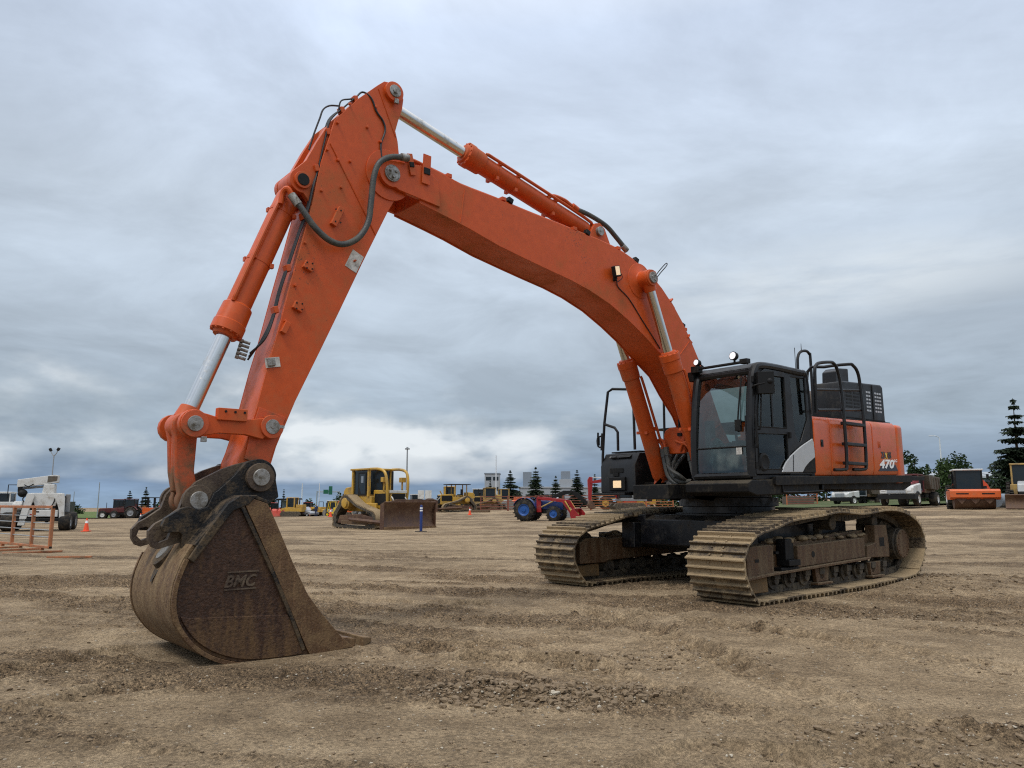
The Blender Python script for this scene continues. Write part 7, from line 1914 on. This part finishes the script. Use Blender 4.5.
part(far_, 'roof', M['grey'], lambda m: m.bb(-1.8, 13.3, -.2, 8.2, 2.6, 3.2), .03)

# ---- right hand side machines ----------------------------------------------
tk = thing('dump_truck', 'white truck with a red hood and a weathered grey dump box, right of the excavator', 'dump truck', G(27.8, 54.6, .12), R(-132), None, 1.08)
part(tk, 'chassis', M['black'], lambda m: m.bb(-3.8, 2.2, -.45, .45, .55, .85), .02)
part(tk, 'hood', M['white'], lambda m: m.prism([(.7, .75), (.7, 1.45), (2.35, 1.30), (2.5, 1.15), (2.5, .75)], -1.0, 1.0), .08)
part(tk, 'hood_top', M['red'], lambda m: m.prism([(.6, 1.46), (.6, 1.72), (1.7, 1.60), (2.4, 1.42), (2.4, 1.31)], -.85, .85), .06)
part(tk, 'grille', M['clad'], lambda m: [m.bb(2.505, 2.54, -.55, .55, .80 + .085 * k, .85 + .085 * k) for k in range(5)], .003)
part(tk, 'headlight', M['band'], lambda m: [m.bb(2.505, 2.53, s * .62, s * .88, .95, 1.10) for s in (1, -1)], .01, True)
part(tk, 'bumper', M['black'], lambda m: m.bb(2.3, 2.62, -1.1, 1.1, .42, .72), .03)
cabin(tk, -.6, .55, -.80, .80, .9, 1.95, M['maroon'], M['winglass'], M['maroon'], .08, .03)
for x, w_ in ((1.7, .3), (-2.4, .5)):
    for s in (1, -1): wheel(tk, (x, s * .95, .47), .47, w_, M['white'])
bx = part(tk, 'dump_box', M['hopper'], lambda m: m.prism([(-1.2, 1.1), (-.8, 2.0), (-3.7, 1.9), (-3.0, 1.05)], -1.1, 1.1), .03)
part(bx, 'rib', M['hopper'], lambda m: [m.box((-1.35 - .6 * k, s * 1.13, 1.5), (.08, .06, .75), (0, .1 * k, 0)) for k in range(4) for s in (1, -1)], .01, True)
part(bx, 'hoist_frame', M['frame'], lambda m: (m.bb(-3.4, -1.0, -.8, .8, .85, 1.1), m.cyl((-1.4, .5, .9), (-2.6, .5, 1.5), .08, n=8)), .02)

ro = thing('road_roller', 'orange road roller with a glazed cab, facing the camera', 'roller', G(27.3, 46.2), R(-113))
part(ro, 'drum', M['blade'], lambda m: m.cyl((.62, -1.05, .55), (.62, 1.05, .55), .54, n=36), .02)
part(ro, 'drum_frame', M['orange2'], lambda m: (m.prism([(1.1, .56), (1.42, .68), (1.42, 1.06), (1.25, 1.16), (.2, 1.16), (.2, 1.10), (1.05, 1.10)], -1.28, 1.28), m.bb(-.4, 1.2, -1.28, -1.12, .55, 1.05), m.bb(-.4, 1.2, 1.12, 1.28, .55, 1.05)), .03)
part(ro, 'slot', M['black'], lambda m: [m.bb(1.421, 1.43, a - .32, a + .32, .86, .93) for a in (-.65, .65)], 0, True)
part(ro, 'scraper', M['blade'], lambda m: [m.prism([(a - .3, .62), (a, .30), (a + .3, .62)], 1.24, 1.28, 'x') for a in (-.7, 0, .7)], .005)
c = cabin(ro, -2.2, -.75, -.70, .70, 1.05, 2.30, M['black'], M['winglass'], M['white'], .08, .1)
part(ro, 'rear_hood', M['orange2'], lambda m: m.prism([(-2.0, .8), (-2.1, 1.6), (-3.6, 1.4), (-3.7, .8)], -.7, .7), .08)
for s in (1, -1): wheel(ro, (-2.1, s * .85, .7), .7, .5, M['white'], tread=True)
part(ro, 'mirror', M['black'], lambda m: [(m.box((-.7, s * 1.0, 1.95), (.05, .14, .25)), m.cyl((-.75, s * .75, 2.1), (-.7, s * 1.0, 2.05), .015, n=6)) for s in (1, -1)], .01, True)
of = thing('marker_flag', 'small orange flag leaning between the roller and the bladed tractor', 'flag', G(29.1, 47.6), R(20))
part(of, 'staff', M['pole'], lambda m: m.cyl((0, 0, 0), (-.15, 0, 1.7), .015, n=6), 0)
part(of, 'cloth', M['cone'], lambda m: m.prism([(-.35, 1.75), (.05, 1.45), (.35, 1.05), (.0, 1.0), (-.3, 1.3)], -.02, .02), .005)

bt_ = thing('bladed_tractor', 'tractor loader with a wide dark brown front blade at the right edge of the yard', 'tractor', G(29.2, 44.0), R(-124))
part(bt_, 'blade', M['blade'], lambda m: m.sheet([(2.6 + .2 * (2 * k / 8 - 1) ** 2, .02 + .72 * k / 8) for k in range(9)], -1.05, 1.05, .05), .01)
part(bt_, 'push_frame', M['black'], lambda m: (m.bb(1.2, 2.6, -.5, -.38, .35, .5), m.bb(1.2, 2.6, .38, .5, .35, .5)), .01, True)
part(bt_, 'hood', M['silver'], lambda m: m.prism([(.2, .9), (.2, 1.55), (1.9, 1.35), (2.0, .9)], -.45, .45), .06)
part(bt_, 'side_body', M['tan'], lambda m: (m.bb(-.6, .9, .46, .8, .7, 1.35), m.bb(-.6, .9, -.8, -.46, .7, 1.35)), .03, True)
part(bt_, 'chassis', M['black'], lambda m: m.bb(-2, 2, -.4, .4, .5, .9), .03)
cabin(bt_, -1.4, .1, -.7, .7, 1.0, 2.45, M['tan'], M['winglass'], M['tan'], .09, .08)
for x, r_ in ((-1.2, .75), (1.2, .5)):
    for s in (1, -1): wheel(bt_, (x, s * .85, r_), r_, .4, M['grey'], tread=True)
rw = thing('flat_roller', 'grey concrete pipe lying between the roller and the bladed tractor', 'pipe', G(30.2, 47.8, .0), R(30))
part(rw, 'pipe', M['clad_grey'], lambda m: m.cyl((-.9, 0, .42), (.9, 0, .42), .42, n=22), .02)

# ---- more machines in the far rows, copied with their parts -----------------
def again(src, label, x, y, rz, scale=1.0, swap=None):
    o = copy_tree(src); o.location = G(x, y); o.rotation_euler = (0, 0, R(rz)); o.scale = (scale,) * 3; o['label'] = label
    if swap:
        stack = [o]
        while stack:
            c = stack.pop(); stack += list(c.children)
            if c.type == 'MESH':
                for i, sl in enumerate(c.material_slots):
                    for a_, b_ in swap:
                        if sl.material == M[a_]: sl.link = 'OBJECT'; sl.material = M[b_]
    return o
again(bh, 'yellow backhoe loader behind the left end of the red fence', -4.6, 99, 170, .95)
again(bh, 'dull backhoe loader between the canopy bulldozer and the white boards', -13.2, 112, 15, 1.0, [('tan', 'grey')])
again(cl_, 'yellow crawler loader at the back, above the canopy bulldozer', -8.6, 108, 190, 1.1)
again(cl_, 'dull tan crawler loader at the back behind the plank pile', -1.2, 104, 20, .9, [('cat', 'tan'), ('salmon', 'frame')])
again(rl, 'orange compactor behind the red fence, left of the blue tractor', .6, 97, 200, 1.0, [('cat', 'orange2')])
again(rl, 'dull yellow compactor at the back between the sign boards and the canopy bulldozer', -9.6, 101, 160, .9, [('cat', 'tan')])
again(cl_, 'dark red crawler loader in the back row right of the bucket', -45.5, 139, 200, 1.0, [('cat', 'maroon'), ('salmon', 'maroon')])
again(rl, 'orange compactor in the back row behind the silver car', -36.6, 137, 190, 1.1, [('cat', 'orange2')])
again(bh, 'tan backhoe loader in the back row, behind the person', -32.3, 138, 175, 1.0)
again(cl_, 'orange crawler loader in the back row, above the yellow compactor', -29.6, 136, 185, .9, [('cat', 'orange2'), ('salmon', 'orange2')])
again(bh, 'dark blue backhoe loader at the rear of the big bulldozer', -21.2, 116, 165, .9, [('tan', 'blue'), ('cat', 'grey')])
again(bh, 'yellow backhoe loader under the tool box, behind the orange fence', 17.6, 98, 12, .9)
again(tk, 'second dump truck, half hidden behind the rear track of the excavator', 31.8, 72, -150, .9, [('red', 'grey'), ('maroon', 'grey')])
broadleaf(48.0, 84, 5.0, 5.5, 'dark leafy tree above the roof of the shed, left of the tallest spruce', 61, M['leaf'], n=1200, leaf=.18)
broadleaf(52.5, 82, 3.4, 5.5, 'low dark tree behind the bladed tractor at the right edge', 62, M['leaf'], n=1000, leaf=.18)
broadleaf(36.5, 80, 3.6, 4.5, 'green tree behind the walkway end of the excavator', 63, M['leaf'], n=1200, leaf=.17)
conifer(43.0, 80, 3.9, 2.5, 'middle sized spruce just right of the white street light', 64, M['spruce2'])
for i, (x, y, lab) in enumerate(((22.5, 100, 'green tree seen under the cab, left of the orange gate'), (27.5, 101, 'green tree behind the orange gate under the walkway'), (33.0, 100, 'green tree between the orange gate and the yellow digger'), (40.0, 99, 'green tree behind the yellow digger under the walkway'), (46.0, 98, 'green tree behind the white hood of the dump truck'))):
    broadleaf(x, y, 3.4 + .3 * (i % 2), 7.0, lab, 70 + i, M['leaf'], n=900, leaf=.24, low=.04)
